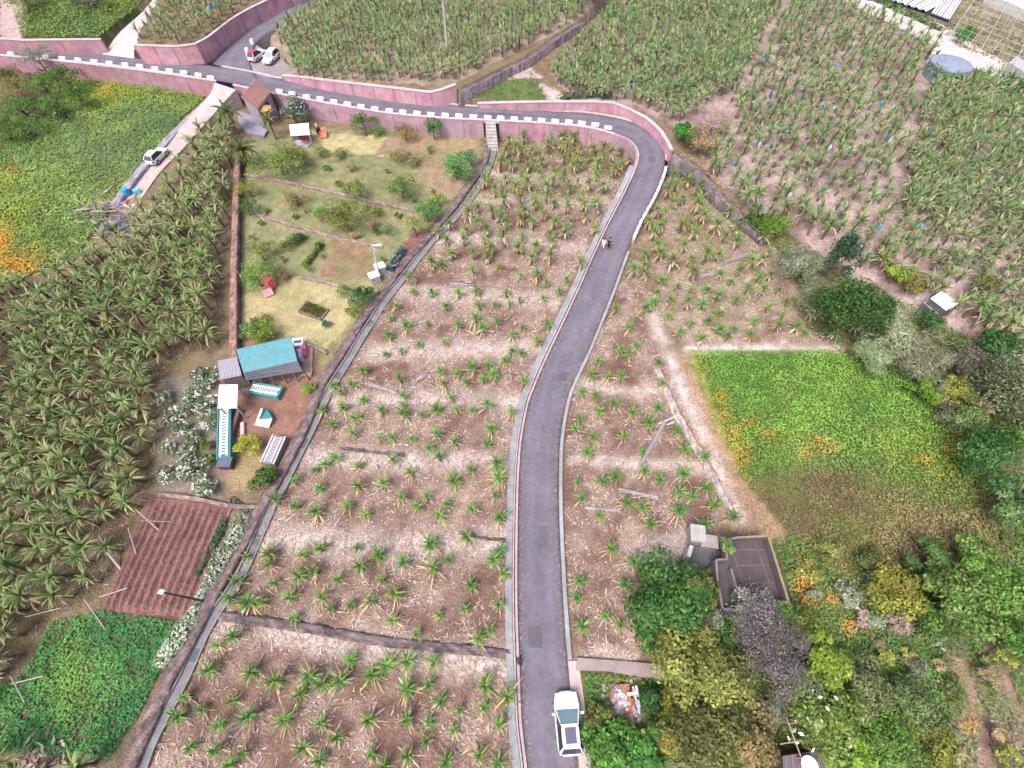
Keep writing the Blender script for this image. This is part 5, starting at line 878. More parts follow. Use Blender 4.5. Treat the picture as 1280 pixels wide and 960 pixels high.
 ('shrub', 907, 683, 10, 2.9, [(.08, .13, .06), (.12, .16, .08)], 'green creeper hanging over the upper left corner of the ruin', 'creeper', .24, 420, dict(trunk=False)), ('shrub', 921, 745, 9, 2.4, [(.07, .11, .05), (.11, .13, .08)], 'dull green creeper inside the lower left corner of the ruin', 'creeper', .2, 300, dict(trunk=False)), ('shrub', 978, 762, 13, 2.4, G_MID, 'green shrub climbing the lower right corner of the ruin', 'shrub', .26, 450, {}), ('shrub', 889, 722, 10, 1.5, G_OLIVE, 'olive shrub growing over the grey yard slab', 'shrub', .24, 350, {}),
 ('tree', 915, 860, 34, 2.6, [(.09, .10, .045), (.13, .13, .06)], 'dull olive tree left of the wide mauve leafless tree', 'tree', .32, 1300, {}), ('tree', 985, 860, 32, 2.6, [(.13, .12, .11), (.10, .11, .07), (.16, .15, .13)], 'grey brown twiggy tree below the wide mauve leafless tree', 'tree', .26, 1400, dict(aspect=.3)),
 ('tree', 1000, 785, 24, 2.0, [(.08, .14, .045), (.13, .18, .07)], 'green bush right of the wide mauve leafless tree', 'bush', .3, 900, {}), ('tree', 1085, 860, 34, 1.3, [(.08, .12, .05), (.12, .15, .07), (.17, .17, .11)], 'low grey green thicket right of the lime green tree', 'thicket', .28, 1400, {}), ('tree', 1140, 880, 36, 1.2, [(.07, .13, .045), (.11, .16, .06), (.18, .18, .12)], 'broad low thicket in the middle of the lower right slope', 'thicket', .28, 1500, {}), ('tree', 1110, 930, 34, 1.3, [(.06, .12, .035), (.10, .16, .05)], 'deep green thicket at the bottom edge of the lower right slope', 'thicket', .3, 1400, {}), ('tree', 1165, 930, 26, 1.0, G_YEL, 'yellowish thicket beside the vegetable beds', 'thicket', .28, 800, {}),
 ('tree', 1225, 690, 24, 2.2, [(.08, .13, .05), (.12, .17, .06)], 'green tree above the large mixed tree, towards the right edge', 'tree', .32, 900, {}), ('tree', 1160, 775, 24, 1.8, [(.05, .09, .03), (.08, .13, .04)], 'dark green tree below the large mixed tree', 'tree', .32, 900, {}), ('tree', 1275, 800, 26, 2.0, G_MID, 'green tree at the right edge above the vegetable beds', 'tree', .32, 900, {}), ('shrub', 1090, 705, 20, 1.0, [(.10, .14, .06), (.15, .17, .08)], 'low grey green shrub where the brown field meets the wood', 'shrub', .28, 600, {}), ('shrub', 1040, 690, 16, .7, [(.12, .15, .06), (.19, .18, .09)], 'low olive shrub just above the orange flower patch', 'shrub', .26, 450, {}), ('shrub', 1215, 720, 20, 1.5, G_YEL, 'yellow green shrub tucked beside the large mixed tree', 'shrub', .3, 600, {}),
 ('tree', 1215, 525, 22, 1.8, [(.07, .11, .05), (.11, .14, .07)], 'green bush between the two large dark edge trees', 'bush', .3, 800, {}), ('tree', 1278, 545, 20, 1.8, G_MID, 'green bush at the right edge above the dark slope tree', 'bush', .3, 700, {}), ('tree', 1190, 425, 16, 1.2, [(.10, .14, .06), (.14, .17, .08)], 'low green bush below the dark blue green shrub', 'bush', .28, 500, {}), ('tree', 1210, 500, 16, 1.6, [(.16, .19, .06), (.11, .14, .05)], 'yellowish bush between the yellow shrubs and the dark edge tree', 'bush', .28, 500, {}),
 ('tree', 95, 118, 17, 1.8, [(.06, .12, .03), (.09, .16, .045)], 'green bush at the left end of the overgrown field', 'bush', .28, 700, {}), ('tree', 65, 135, 18, 1.6, G_MID, 'wide green bush in the corner of the overgrown field', 'bush', .28, 700, {}), ('tree', 35, 160, 20, 1.4, [(.07, .13, .035), (.11, .17, .05)], 'green bush low at the left picture edge', 'bush', .28, 700, {}), ('tree', 5, 165, 20, 1.4, [(.05, .09, .035), (.08, .12, .04)], 'dark bush cut by the left picture edge', 'bush', .28, 700, {}), ('tree', 20, 110, 18, 1.4, [(.17, .15, .08), (.12, .12, .055)], 'straw brown bush at the far left', 'bush', .28, 600, dict(aspect=.25)), ('tree', 30, -2, 26, 1.6, [(.10, .16, .04), (.07, .12, .03)], 'green bush at the top left edge of the picture', 'bush', .3, 700, {}), ('tree', 110, -4, 30, 1.8, [(.05, .10, .03), (.09, .14, .04)], 'dark green bush cut by the top edge at the far left', 'bush', .3, 800, {}),
 ('tree', 1178, 8, 0, 0, None, '', '', 0, 0, {}), ('shrub', 1210, 40, 10, 1.0, G_MID, 'green shrub under the left side of the trellis', 'shrub', .3, 350, {}), ('shrub', 1200, 45, 9, 1.0, [(.05, .13, .05)], 'dark green shrub near the corner of the trellis', 'shrub', .3, 300, {}), ('hedge', 1130, 20, 0, 0, None, '', '', 0, 0, {}),
]
for (nm, x, y, rp, hc, cl, lab, cat, ls, n, kw) in T:
    if rp:
        k = 1.06 if (y > 660 and x > 1000) else 1.16 if (y > 660 and x > 720) or x > 1080 else 1.12 if x > 640 else 1.28; cl = [tuple(min(.6, v * f) for v, f in zip(c, (1.75, 1.78, 1.35) if c[2] < .55 * c[1] else (1.75, 1.75, 1.65))) for c in cl]
        tree(nm, x, y, rp * k, hc * (1.1 if k > 1.2 else 1), cl, lab, cat, ls * .80, int(n * 2.6), **kw)
WS = []; rw = random.Random(77)
WSK = [('olive green', [(.10, .125, .045), (.14, .16, .06)]), ('mid green', [(.06, .125, .035), (.095, .17, .05)]), ('yellow green', [(.15, .19, .045), (.19, .22, .06)]), ('grey green', [(.13, .165, .10), (.18, .21, .14)]), ('straw coloured', [(.26, .22, .13), (.20, .18, .10)])]
for k in range(900):
    if len(WS) >= 90: break
    x, y = rw.uniform(735, 1285), rw.uniform(430, 965)
    q1 = np.array([[x, y]])
    if not (inpoly(q1, WILD)[0] or inpoly(q1, [(1110, 470), (1165, 490), (1205, 556), (1248, 626), (1262, 690), (1300, 690), (1300, 470), (1235, 440), (1150, 400)])[0]): continue
    if any(inpoly(q1, pl_)[0] for pl_ in ([(895, 655), (975, 655), (1000, 765), (890, 775)], [(850, 655), (912, 680), (905, 745), (850, 740)], [(715, 810), (840, 810), (850, 858), (715, 850)], [(748, 845), (818, 845), (818, 912), (748, 912)], [(965, 925), (1045, 925), (1045, 990), (965, 990)], [(715, 810), (742, 810), (752, 1000), (715, 1000)], [(925, 590), (1130, 590), (1245, 640), (1200, 690), (1000, 690)])): continue
    if any((x - a) ** 2 + (y - b) ** 2 < 16 ** 2 for a, b, _ in WS) or (y > 850 and x > 1195 and rw.random() < .6): continue
    lk, cl = WSK[rw.choices(range(5), (3, 5, 2, 3, 1.3))[0]]
    o = tree('wild_shrub', x, y, rw.uniform(9, 19), rw.uniform(.5, 1.1), [tuple(v * 1.75 for v in c) for c in cl], None, 'shrub', rw.uniform(.16, .3), rw.randint(350, 800), group='wild shrubs of the lower right slope', aspect=rw.choice((.6, .5, .25)), lumps=rw.randint(5, 9), squash=rw.uniform(.5, .8)); WS.append((x, y, (o, lk, x, y)))
GS = []
for k in range(400):
    if len(GS) >= 34: break
    x, y = rw.uniform(302, 590), rw.uniform(185, 345); q1 = np.array([[x, y]])
    if not inpoly(q1, [(302, 205), (345, 222), (400, 178), (470, 190), (590, 190), (565, 235), (520, 290), (480, 335), (440, 350), (372, 340), (350, 345), (304, 330)])[0] or any(segdist(q1, l)[0] < 5 for l in ([(302, 216), (400, 235), (522, 262)], [(320, 267), (410, 293), (478, 308)])): continue
    if any((x - a) ** 2 + (y - b) ** 2 < 13 ** 2 for a, b, _ in GS) or inpoly(q1, [(418, 300), (470, 310), (470, 350), (400, 345)])[0]: continue
    lk, cl = WSK[rw.choices(range(5), (3, 4, 3, 1, 1.5))[0]]
    o = tree('garden_shrub', x, y, rw.uniform(3, 7.5), rw.uniform(.3, .8), [tuple(v * 1.6 for v in c) for c in cl], None, 'shrub', rw.uniform(.16, .3), rw.randint(130, 260), group='small shrubs of the garden', aspect=rw.choice((.55, .3, .2)), lumps=5); GS.append((x, y, (o, lk, x, y)))
def hedge(name, pts, w, h, cols_, label, cat='hedge', n=700, ls=.26, flowers=None, z=None):
    rg = np.random.RandomState(int(pts[0][0])); g = [on_ground(*p) for p in pts]; root = empty(name, g[len(g) // 2], label, cat); A = np.array([list(p) for p in g]); k = rg.randint(len(A) - 1, size=n); t = rg.rand(n, 1)
    cen = A[k] * (1 - t) + A[k + 1] * t; d = rg.normal(size=(n, 3)); d /= np.linalg.norm(d, axis=1, keepdims=True); bump = vnoise(cen[:, 0], cen[:, 1], 1.4)[:, None] * .7 + .55
    cen = cen + d * [w, w, h * .55] * bump + [0, 0, h * .5]; cen[:, 2] = np.maximum(cen[:, 2], A[:, 2].min() + .03)
    mesh_np('foliage', *leaf_arrays(rg, cen, d + [0, 0, .4], ls * rg.uniform(.6, 1.4, n), jitter(rg, cols_, n)), M_LEAF, root)
    mb = MB(); mb.tube([p + Vector((0, 0, h * .25)) for p in g], .05, (.15, .11, .09), 5); mb.build('stem', M_BARK, root)
    if flowers:
        fc, fn, fs = flowers; d = rg.normal(size=(fn, 3)); k = rg.randint(len(A) - 1, size=fn); t = rg.rand(fn, 1); d /= np.linalg.norm(d, axis=1, keepdims=True); d[:, 2] = np.abs(d[:, 2]); c2 = A[k] * (1 - t) + A[k + 1] * t; c2 = c2 + d * [w * 1.1, w * 1.1, h * .6] * (vnoise(c2[:, 0], c2[:, 1], 1.4)[:, None] * .7 + .55) + [0, 0, h * .5]
        mesh_np('blossom', *leaf_arrays(rg, c2, d, fs * rg.uniform(.6, 1.3, fn), jitter(rg, [fc], fn, .1)), M_WEED, root)
    return root
hedge('hedge', [(381, 335), (392, 322), (403, 306)], .4, .8, [(.12, .20, .05), (.16, .24, .06)], 'short diagonal lime green hedge on the lower green lawn', n=500)
hedge('hedge', [(352, 310), (368, 303), (385, 297)], .35, .6, [(.10, .16, .045), (.15, .19, .06)], 'short yellow green hedge below the second garden wall', n=320)
hedge('hedge', [(1094, 2), (1125, 17), (1150, 28), (1176, 40)], .7, 1.0, [(.04, .10, .025), (.07, .15, .035)], 'dark green hedge strip between the pale path and the white seed beds', n=900, ls=.4)
WF = [(.22, .31, .18), (.14, .22, .10), (.36, .42, .32)]
hedge('flowering_hedge', [(305, 648), (297, 672), (282, 696), (268, 722), (252, 750)], .75, .8, WF, 'white flowering hedge along the stone wall beside the ploughed plot', n=1700, ls=.24, flowers=((.64, .68, .58), 520, .22))
hedge('flowering_hedge', [(248, 760), (240, 778), (228, 795), (216, 812), (206, 826)], .75, .8, WF, 'white flowering hedge along the stone wall beside the green crop', n=1400, ls=.24, flowers=((.66, .70, .58), 430, .22))
hedge('wall_planting', [(578, 112), (605, 98), (630, 85), (655, 73), (690, 50), (735, 20)], .45, .8, [(.20, .26, .12), (.28, .32, .18)], 'pale flowering plants along the top of the slanting dark wall', 'planting', n=800, ls=.4, flowers=((.62, .64, .54), 500, .36))
hedge('hedge', [(700, 124), (722, 122), (745, 121), (765, 123)], .8, 1.0, [(.05, .10, .05), (.08, .13, .06)], 'dark green shrubs along the top of the hairpin wall', n=600, ls=.35)
hedge('hedge', [(290, 625), (305, 636), (318, 640)], .3, .3, [(.17, .2, .16), (.25, .27, .24)], 'thin dusty hedge at the top right corner of the ploughed plot', n=200)
hedge('crop_row', [(283, 650), (276, 668), (268, 684), (258, 702), (246, 722)], .35, .5, [(.06, .16, .06), (.09, .20, .09), (.05, .12, .05)], 'row of green vegetables between the furrows and the white hedge', 'vegetable row', n=420, ls=.26)
# white flowering shrubs between the left bananas and the yard
for i, (x, y, r) in enumerate(((205, 500, 9), (218, 520, 10), (228, 515, 9), (240, 495, 11), (255, 480, 11), (248, 470, 9), (252, 510, 10), (262, 525, 10), (238, 545, 10), (232, 565, 9), (236, 580, 10), (210, 560, 8), (208, 592, 10), (233, 592, 9), (256, 578, 9), (250, 600, 10), (260, 612, 9), (270, 470, 8), (266, 500, 8), (226, 535, 8))):
    tree('white_shrub', x, y, r * 1.35, .6, [(.13, .20, .08), (.18, .25, .13), (.24, .29, .20)], f'white flowering shrub {["on the upper left", "on the upper right", "in the middle", "on the lower left", "on the lower right"][(0 if y < 530 and x < 235 else 1 if y < 530 else 2 if y < 572 else 3 if x < 240 else 4)]} of the patch beside the teal cage row', 'shrub', .22, 420, group='white flowering shrubs by the yard', flowers=((.72, .75, .66), 90, .24), lumps=8)
for x, y, r, lab in ((258, 556, 8, 'yellow green shrub in the white flowering patch, upper one'), (262, 572, 7, 'yellow green shrub in the white flowering patch, lower one')): tree('shrub', x, y, r, .7, G_LIME, lab, 'shrub', .26, 260)

# ------------------------------------------------------------------ banana plants
def blade(mb, rg, base, az_, elev, L, W, droop, c, segs=5, fold=.35, tatter=.15, rib=None):
    """one leaf: an arching midrib with two hanging halves"""
    p = Vector(base); e = elev; pts = [p.copy()]; dirs = []
    for i in range(segs):
        d = Vector((math.cos(az_) * math.cos(e), math.sin(az_) * math.cos(e), math.sin(e))); dirs.append(d); p = p + d * (L / segs)
        if p.z < .04: p.z = .04
        pts.append(p.copy()); e -= droop / segs * (1 + i * .35)
    side = Vector((-math.sin(az_), math.cos(az_), 0)); ws = [math.sin(math.pi * min(1, (i / segs) * .86 + .12)) ** .7 * W * .5 if i < segs else W * .04 for i in range(segs + 1)]
    ws[0] = W * .07
    for i in range(segs):
        a, b = pts[i], pts[i + 1]
        for s_ in (-1, 1):
            f = fold + rg.uniform(-tatter, tatter * 1.6); q = side * s_
            oa, ob = q * ws[i] + Vector((0, 0, -f * ws[i])), q * ws[i + 1] + Vector((0, 0, -f * ws[i + 1])); cc = tuple(np.array(c) * rg.uniform(.82, 1.18))
            f4 = (a, b, b + ob, a + oa) if s_ < 0 else (a, a + oa, b + ob, b); mb.quad(*f4, cc)
        if rib and i < segs - 1:
            q = side * .022 * (1 - i / segs) + side * .008; up = Vector((0, 0, .012)); mb.quad(a - q + up, a + q + up, b + q * .8 + up, b - q * .8 + up, rib)
def banana(kind, seed):
    rg = np.random.RandomState(seed); st, cr, dr = MB(), MB(), MB()
    if kind == 'young': h, n, L, W, g, nd, sg = rg.uniform(.75, 1.15), rg.randint(18, 24), (.72, 1.2), (.10, .155), [(.11, .32, .05), (.15, .37, .07), (.22, .40, .10), (.10, .30, .08)], rg.randint(10, 16), 5
    elif kind == 'half': h, n, L, W, g, nd, sg = rg.uniform(1.2, 1.8), rg.randint(17, 23), (.85, 1.45), (.11, .175), [(.15, .29, .065), (.20, .33, .09), (.27, .34, .11), (.13, .26, .08)], rg.randint(9, 14), 5
    else: h, n, L, W, g, nd, sg = rg.uniform(1.9, 2.7), rg.randint(22, 29), (1.1, 1.95), (.15, .235), [(.15, .28, .075), (.20, .32, .10), (.27, .34, .13), (.14, .265, .10), (.13, .25, .07), (.34, .37, .18)], rg.randint(2, 5), 5
    if kind == 'grove': h, n, L, W, g, nd, sg = rg.uniform(1.4, 2.2), rg.randint(18, 24), (1.35, 2.2), (.21, .31), [(.13, .25, .075), (.17, .29, .10), (.24, .32, .13), (.12, .24, .11), (.33, .33, .18)], rg.randint(2, 5), 3
    th = .055 * h + .05
    st.tube([(0, 0, -.1), (0, 0, .1), (.02 * h, .01, h * .6), (.03 * h, .0, h)], [th * 1.25, th * 1.1, th * .85, th * .55], (.17, .14, .08) if kind != 'young' else (.16, .15, .07), 7)
    a = rg.uniform(0, 6.28)
    for i in range(n):
        jt = 1.6 if kind in ('mature', 'grove') else 1.0; a += 2.4 + rg.uniform(-.45, .45) * jt; t = i / (n - 1); e = R(86 - {'young': 78, 'half': 78, 'mature': 66, 'grove': 74}[kind] * t ** .9 + rg.uniform(-12, 12) * jt); l = rg.uniform(*L) * (.72 + .38 * math.sin(math.pi * min(1, t + .25)))
        c = np.array(g[rg.randint(len(g))]) * rg.uniform(.85, 1.15)
        if t > .8 and rg.rand() < {'mature': .2, 'grove': .3, 'half': .4, 'young': .22}[kind]: c = c * .45 + np.array([.38, .29, .13]) * .55
        blade(cr, rg, (.03 * h, 0, h - .05 - .12 * t * h * .5), a, e, l, rg.uniform(*W), R(35 + 55 * t), c, sg, tatter=.22, rib=None if kind == 'grove' else (.40, .38, .22) if kind == 'mature' else (.27, .34, .13))
    for i in range(nd):
        a = rg.uniform(0, 6.28); gl = rg.uniform(.7, 1.15); c = np.array([(.42, .31, .22), (.50, .40, .31), (.33, .23, .17), (.46, .38, .16)][rg.randint(4)]) * gl
        if kind == 'young': blade(dr, rg, (0, 0, h * rg.uniform(.25, .8)), a, R(rg.uniform(-25, 20)), rg.uniform(.9, 1.7), rg.uniform(.05, .11), R(rg.uniform(40, 80)), c, 4, .15)
        else: blade(dr, rg, (0, 0, h * rg.uniform(.6, .97)), a, R(rg.uniform(-20, 20)), h * rg.uniform(.6, .95), rg.uniform(.09, .2), R(rg.uniform(70, 120)), c, 4, .3)
    return st, cr, dr
LIB = {}
VAR = {'young': 14, 'half': 12, 'mature': 14, 'grove': 14}
NAMES = {'young': 'young_banana_plant', 'half': 'half_grown_banana_plant', 'mature': 'mature_banana_plant'}
for kd, nv in VAR.items():
    LIB[kd] = []
    for s_ in range(nv):
        m3 = banana(kd, s_ * 17 + len(kd)); LIB[kd].append(m3)
MESH = {}
def plant(kd, v, loc, rz, scl, lean, group):
    root = bpy.data.objects.new(NAMES[kd], None); col.objects.link(root); root.location = loc; root.rotation_euler = (lean[0], lean[1], rz); root.scale = (scl,) * 3; root['category'] = 'banana plant'; root['group'] = group
    if (kd, v) not in MESH:
        ms = [mb.build(nm, mt, root, local=True) for mb, nm, mt in zip(LIB[kd][v], ('stem', 'leaves', 'dry_leaves'), (M_BARK, M_LEAF, M_DRY))]; MESH[kd, v] = ms
    else:
        for src in MESH[kd, v]: o = src.copy(); col.objects.link(o); o.parent = root
    return root
YP = []
def add(pts, ox, oy, k): YP.extend((ox + a / k, oy + b / k) for a, b in pts)
add([(395,30),(500,65),(690,45),(690,90),(690,135),(405,105),(310,110),(350,195),(455,225),(460,150),(590,115),(785,140),(850,120),(925,60),(945,115),(1020,115),(1095,95),(1205,125),(580,255),(640,245),(735,250),(850,225),(935,270),(1085,275),(1110,210),(815,295),(865,340),(375,340),(270,395),(320,370),(480,380),(640,355),(725,415),(485,480),(600,465),(935,455),(1015,400),(1135,375),(1135,445),(1125,520),(175,445),(95,540),(290,490),(180,570),(280,600),(285,635),(425,570),(515,605),(680,525),(755,575),(805,520),(860,615),(900,560),(1015,585),(1145,620),(990,720),(825,755),(475,765),(300,770),(215,795),(60,790),(575,805),(695,840),(905,825),(1155,775),(1115,825),(55,850),(275,880),(190,900),(385,915),(490,865),(590,915),(835,870),(1165,890),(75,930),(1010,940)], 320, 480, 3.765)
add([(75,30),(20,125),(165,100),(205,5),(295,5),(415,10),(630,25),(320,105),(370,160),(465,145),(570,120),(580,180),(690,90),(680,215),(660,190),(910,190),(1040,160),(1085,175),(1215,135),(1070,50),(1240,10),(800,285),(1110,310),(1170,265),(475,415),(500,475),(425,525),(585,490),(645,445),(765,425),(885,435),(325,540),(265,500),(110,520),(220,590),(750,555),(860,545),(925,630),(1145,550),(1145,660),(1020,670),(1260,600),(145,720),(325,730),(395,810),(235,850),(310,920),(565,715),(755,710),(865,735),(850,825),(755,895),(575,890),(645,945),(950,925),(985,770),(1110,900),(1210,930),(1220,745),(1270,780),(1265,665),(180,215)], 320, 720, 4)
add([(1190,25),(1150,105),(1255,135),(1165,305),(1075,345),(1035,465),(1255,475),(1200,500),(915,600),(880,700),(990,670),(1145,625),(1250,695),(1090,740),(935,865),(1070,865),(1210,890),(1130,950)], 0, 720, 4)
add([(665,505),(770,465),(815,575),(630,665),(580,780),(690,810),(780,800)], 180, 600, 5.333)
add([(90,140),(50,265),(25,545),(30,670),(140,610),(145,670),(105,735),(155,780),(30,905),(95,940),(500,20),(720,40),(490,110),(630,200),(705,240),(510,250),(500,300)], 600, 720, 4)
add([(265,190),(465,60),(600,40),(680,20),(760,50),(850,40),(920,60),(1010,50),(1060,170),(1065,40),(545,90),(410,175),(465,145),(745,140),(850,150),(500,220),(605,230),(670,265),(765,265),(840,240),(985,340),(515,310),(235,350),(290,360),(445,380),(740,320),(830,320),(580,360),(680,410),(765,410),(915,430),(815,450),(240,500),(145,490),(375,505),(465,490),(615,500),(680,530),(800,525),(880,495),(555,555),(630,560),(475,560),(310,570),(60,560),(30,620),(455,630),(110,660),(215,650),(495,680),(370,660),(695,665),(640,710),(565,640),(820,660),(175,750),(20,710),(305,740),(770,740),(85,790),(640,790),(690,800),(605,830),(5,800),(280,885),(445,880),(370,900),(410,940),(500,930),(550,905),(300,950),(700,940),(520,860),(80,930)], 480, 240, 4)
add([(300,200),(370,200),(430,150),(480,100),(540,180),(580,100),(640,80),(700,120),(760,190),(830,100),(930,150),(990,110),(1040,170),(960,230),(890,330),(850,250),(700,330),(620,240),(265,340),(320,420),(400,370),(500,390),(570,380),(680,450),(780,420),(860,440),(250,470),(170,520),(110,560),(300,500),(490,520),(600,530),(860,560),(330,120),(510,130),(880,130),(1010,180),(900,80),(760,110),(680,90)], 560, 160, 4.571)
add([(500,40),(665,10),(840,50),(460,130),(545,130),(625,140),(865,165),(405,220),(470,250),(500,330),(545,310),(585,290),(700,340),(840,310),(390,380),(365,430),(780,400),(950,440),(470,480),(640,480),(640,530),(440,570),(400,600),(760,560),(990,555),(380,730),(520,735),(590,705),(850,715),(980,690),(400,830),(660,860),(755,675),(950,800),(1115,770),(1100,600),(1040,820),(500,925),(755,885),(960,910),(1160,870)], 640, 440, 4.571)
add([(30,140),(260,150),(380,125),(100,280),(175,300),(350,225),(435,235),(365,310),(500,200),(215,380),(540,285),(490,380),(630,340),(130,570),(90,690),(60,880),(20,500)], 760, 560, 4)
add([(40,740),(190,740),(110,830),(60,950),(150,920),(340,120),(300,150),(290,260),(440,220),(430,310),(370,320),(260,320),(250,420),(380,420),(480,270),(610,250),(640,300),(650,400),(510,400),(590,370),(420,490),(320,510),(270,590),(200,560),(190,460),(430,560),(570,550),(660,540),(490,480),(320,690),(310,770),(420,640),(350,630),(500,640),(640,700),(560,760),(800,730),(860,640),(880,770),(640,830),(510,800),(420,810),(740,800),(1000,850),(950,830),(900,700),(700,640),(760,590),(480,720),(360,860),(600,880),(720,870),(560,840),(250,240),(210,300),(380,180),(330,200),(470,180),(540,330),(720,500),(780,480),(820,560),(560,460),(620,600),(250,650),(230,700)], 760, 200, 4)
add([(545,40),(440,60),(460,95),(350,90),(230,180),(75,260),(170,255),(440,200),(430,240),(680,260),(755,190),(830,170),(800,250),(895,250),(915,165),(1010,120),(1115,240)], 400, 420, 4.365)
rn = random.Random(11)
pl = []; used = []
def free(x, y, d):
    for ux, uy in used:
        if (ux - x) ** 2 + (uy - y) ** 2 < d * d: return False
    used.append((x, y)); return True
for x, y in YP:
    kd = 'half' if (y < 330 or (x > 790 and y < 345)) else 'young'
    b = P(x, y, 1.0 if kd == 'young' else 1.5)
    if not free(b.x, b.y, .95): continue
    pl.append((kd, Vector((b.x, b.y, float(ground_z(b.x, b.y)))), x, y))
# a few more between them where the photograph is dense
def poisson(poly, z, d, rng_, tries=9000, keep=None, hc=0.0):
    w = Pn(poly, z); lo, hi = w[:, :2].min(0), w[:, :2].max(0); out = []; cell = {}
    for _ in range(tries):
        x, y = rng_.uniform(lo[0], hi[0]), rng_.uniform(lo[1], hi[1]); k = (int(x // d), int(y // d))
        if any((a - x) ** 2 + (b - y) ** 2 < d * d for i in (-1, 0, 1) for j in (-1, 0, 1) for a, b in cell.get((k[0] + i, k[1] + j), ())): continue
        cell.setdefault(k, []).append((x, y)); out.append((x, y))
    out = np.array(out); return out[inpoly(out, w[:, :2])]
rng_ = random.Random(5)
for x, y in poisson(FIELD_RIGHT, 0, 1.9, rng_, 3000):
    if free(x, y, 1.5): q = proj((x, y, 1.4)); pl.append(('half', Vector((x, y, float(ground_z(x, y)))), *q))
for x, y in poisson([(622, 178), (775, 180), (785, 205), (765, 250), (700, 330), (560, 330), (500, 380), (470, 400), (560, 290), (612, 215)], 0, 1.7, rng_, 3000):
    if free(x, y, 1.35): q = proj((x, y, 1.4)); pl.append(('half', Vector((x, y, float(ground_z(x, y)))), *q))
far = []                                            # beyond the first 300 of a kind
LF = poisson(FIELD_LEFT, 0, 1.36, rng_, 50000)
MAT = [(x, y, 0.0) for x, y in LF if y > -12]
holes = [(150, 665, 14), (140, 415, 8), (215, 470, 9), (165, 700, 16), (20, 410, 14)]
MAT += [(*P(x, y, 0)[:2], 0.0) for x, y in ((118, 955), (60, 962), (20, 958), (-8, 948))]
MAT = [m for m in MAT if not any(math.hypot(*(proj((m[0], m[1], 0)) - np.array(h[:2]))) < h[2] for h in holes)]
for poly, z, d in ((FIELD_TOP, 4.6, 1.15), (UP_A, 3.7, 1.1), (UP_B, 3.7, 1.48), (UP_C, 3.0, 1.08)):
    for x, y in poisson(poly, z, d, rng_, 70000):
        gz_ = float(ground_z(x, y))
        if gz_ > (2.95 if z > 4 else .5): MAT.append((x, y, gz_))
for poly, z, d in (([(172, 54), (225, 56), (258, 45), (296, 16), (330, -2), (380, -40), (225, -40), (190, 20)], 5.4, 1.55), ):
    for x, y in poisson(poly, z, d, rng_, 30000): MAT.append((x, y, float(ground_z(x, y))))
avoid = [((1190, 82), 27), ((1150, 40), 10), ((1208, 62), 14), ((893, 150), 22), ((874, 172), 18), ((856, 165), 15), ((1181, 378), 15), ((1122, 343), 12), ((1142, 354), 12), ((1238, 436), 18), ((1200, 430), 10)]
lanes = [([(985, -5), (962, 40), (945, 70), (925, 110)], 4), ([(1155, 90), (1140, 150), (1130, 200), (1118, 260), (1105, 300)], 5), ([(1130, 375), (1180, 420), (1240, 450)], 10)]
def okm(m):
    q = proj((m[0], m[1], m[2])); 
    if any(math.hypot(q[0] - a[0], q[1] - a[1]) < r for a, r in avoid): return False
    return not any(segdist(q[None], l)[0] < w for l, w in lanes)
MAT = [m for m in MAT if okm(m)]
dist = [math.hypot(m[0], m[1]) + (H - m[2]) * .0 for m in MAT]; order = np.argsort(dist)
near = [MAT[i] for i in order[:296]]; far = [MAT[i] for i in order[296:]]
roots = []
def place(kd, loc, rz=None, group=''):
    v = rn.randrange(VAR[kd]); s_ = rn.uniform(.78, 1.2) * (1.0 if kd != 'young' else rn.uniform(.76, 1.05)); lean = (rn.gauss(0, .05), rn.gauss(0, .05))
    if kd == 'mature': lean = (rn.gauss(0, .11), rn.gauss(0, .11)); s_ *= .90
    return plant(kd, v, loc, rn.uniform(0, 6.28), s_, lean, group), v, kd
yng = sorted([p for p in pl if p[0] == 'young'], key=lambda p: math.hypot(p[1].x, p[1].y)); hlf = [p for p in pl if p[0] == 'half']
print('plants', len(yng), len(hlf), len(near), len(far))
over = [('half', p[1]) for p in yng[298:]] + [('half', p[1]) for p in hlf[298:]]
for p in yng[:298]: roots.append((*place('young', p[1], group='young banana plants on the central terraces'), p[2], p[3]))
for p in hlf[:298]: roots.append((*place('half', p[1], group='half grown banana plants on the upper terraces'), p[2], p[3]))
for m in near: q = proj((m[0], m[1], m[2] + 2)); roots.append((*place('mature', Vector(m), group='mature banana plants in the dense groves'), *q))
# the rest of the groves in one object
def bake(mb):
    V = np.array(mb.v); f = np.array(mb.f if all(len(x) == 4 for x in mb.f) else [x for x in mb.f if len(x) == 4]); C = np.zeros((len(V), 3)); 
    for x, c in zip(mb.f, mb.c): C[list(x)] = c
    return V, f, C
BK = {k: [[bake(m) for m in t] for t in v] for k, v in LIB.items()}
Vs, Fs, Cs, b0 = [], [], [], 0; rg = np.random.RandomState(2)
def put(kd, x, y, z, s_, scale_c):
    global b0
    t = BK[kd][rg.randint(len(BK[kd]))]; a = rg.uniform(0, 6.28); ca, sa = math.cos(a), math.sin(a); lx, ly = rg.normal(0, .05, 2)
    for k, (V, f, C) in enumerate(t):
        if k == 2 and rg.rand() < .25: continue
        W = V * s_; q = np.stack([W[:, 0] * ca - W[:, 1] * sa + W[:, 2] * lx + x, W[:, 0] * sa + W[:, 1] * ca + W[:, 2] * ly + y, W[:, 2] + z], -1)
        Vs.append(q); Fs.append(f + b0); Cs.append(C * (scale_c if k == 1 else 1)); b0 += len(V)
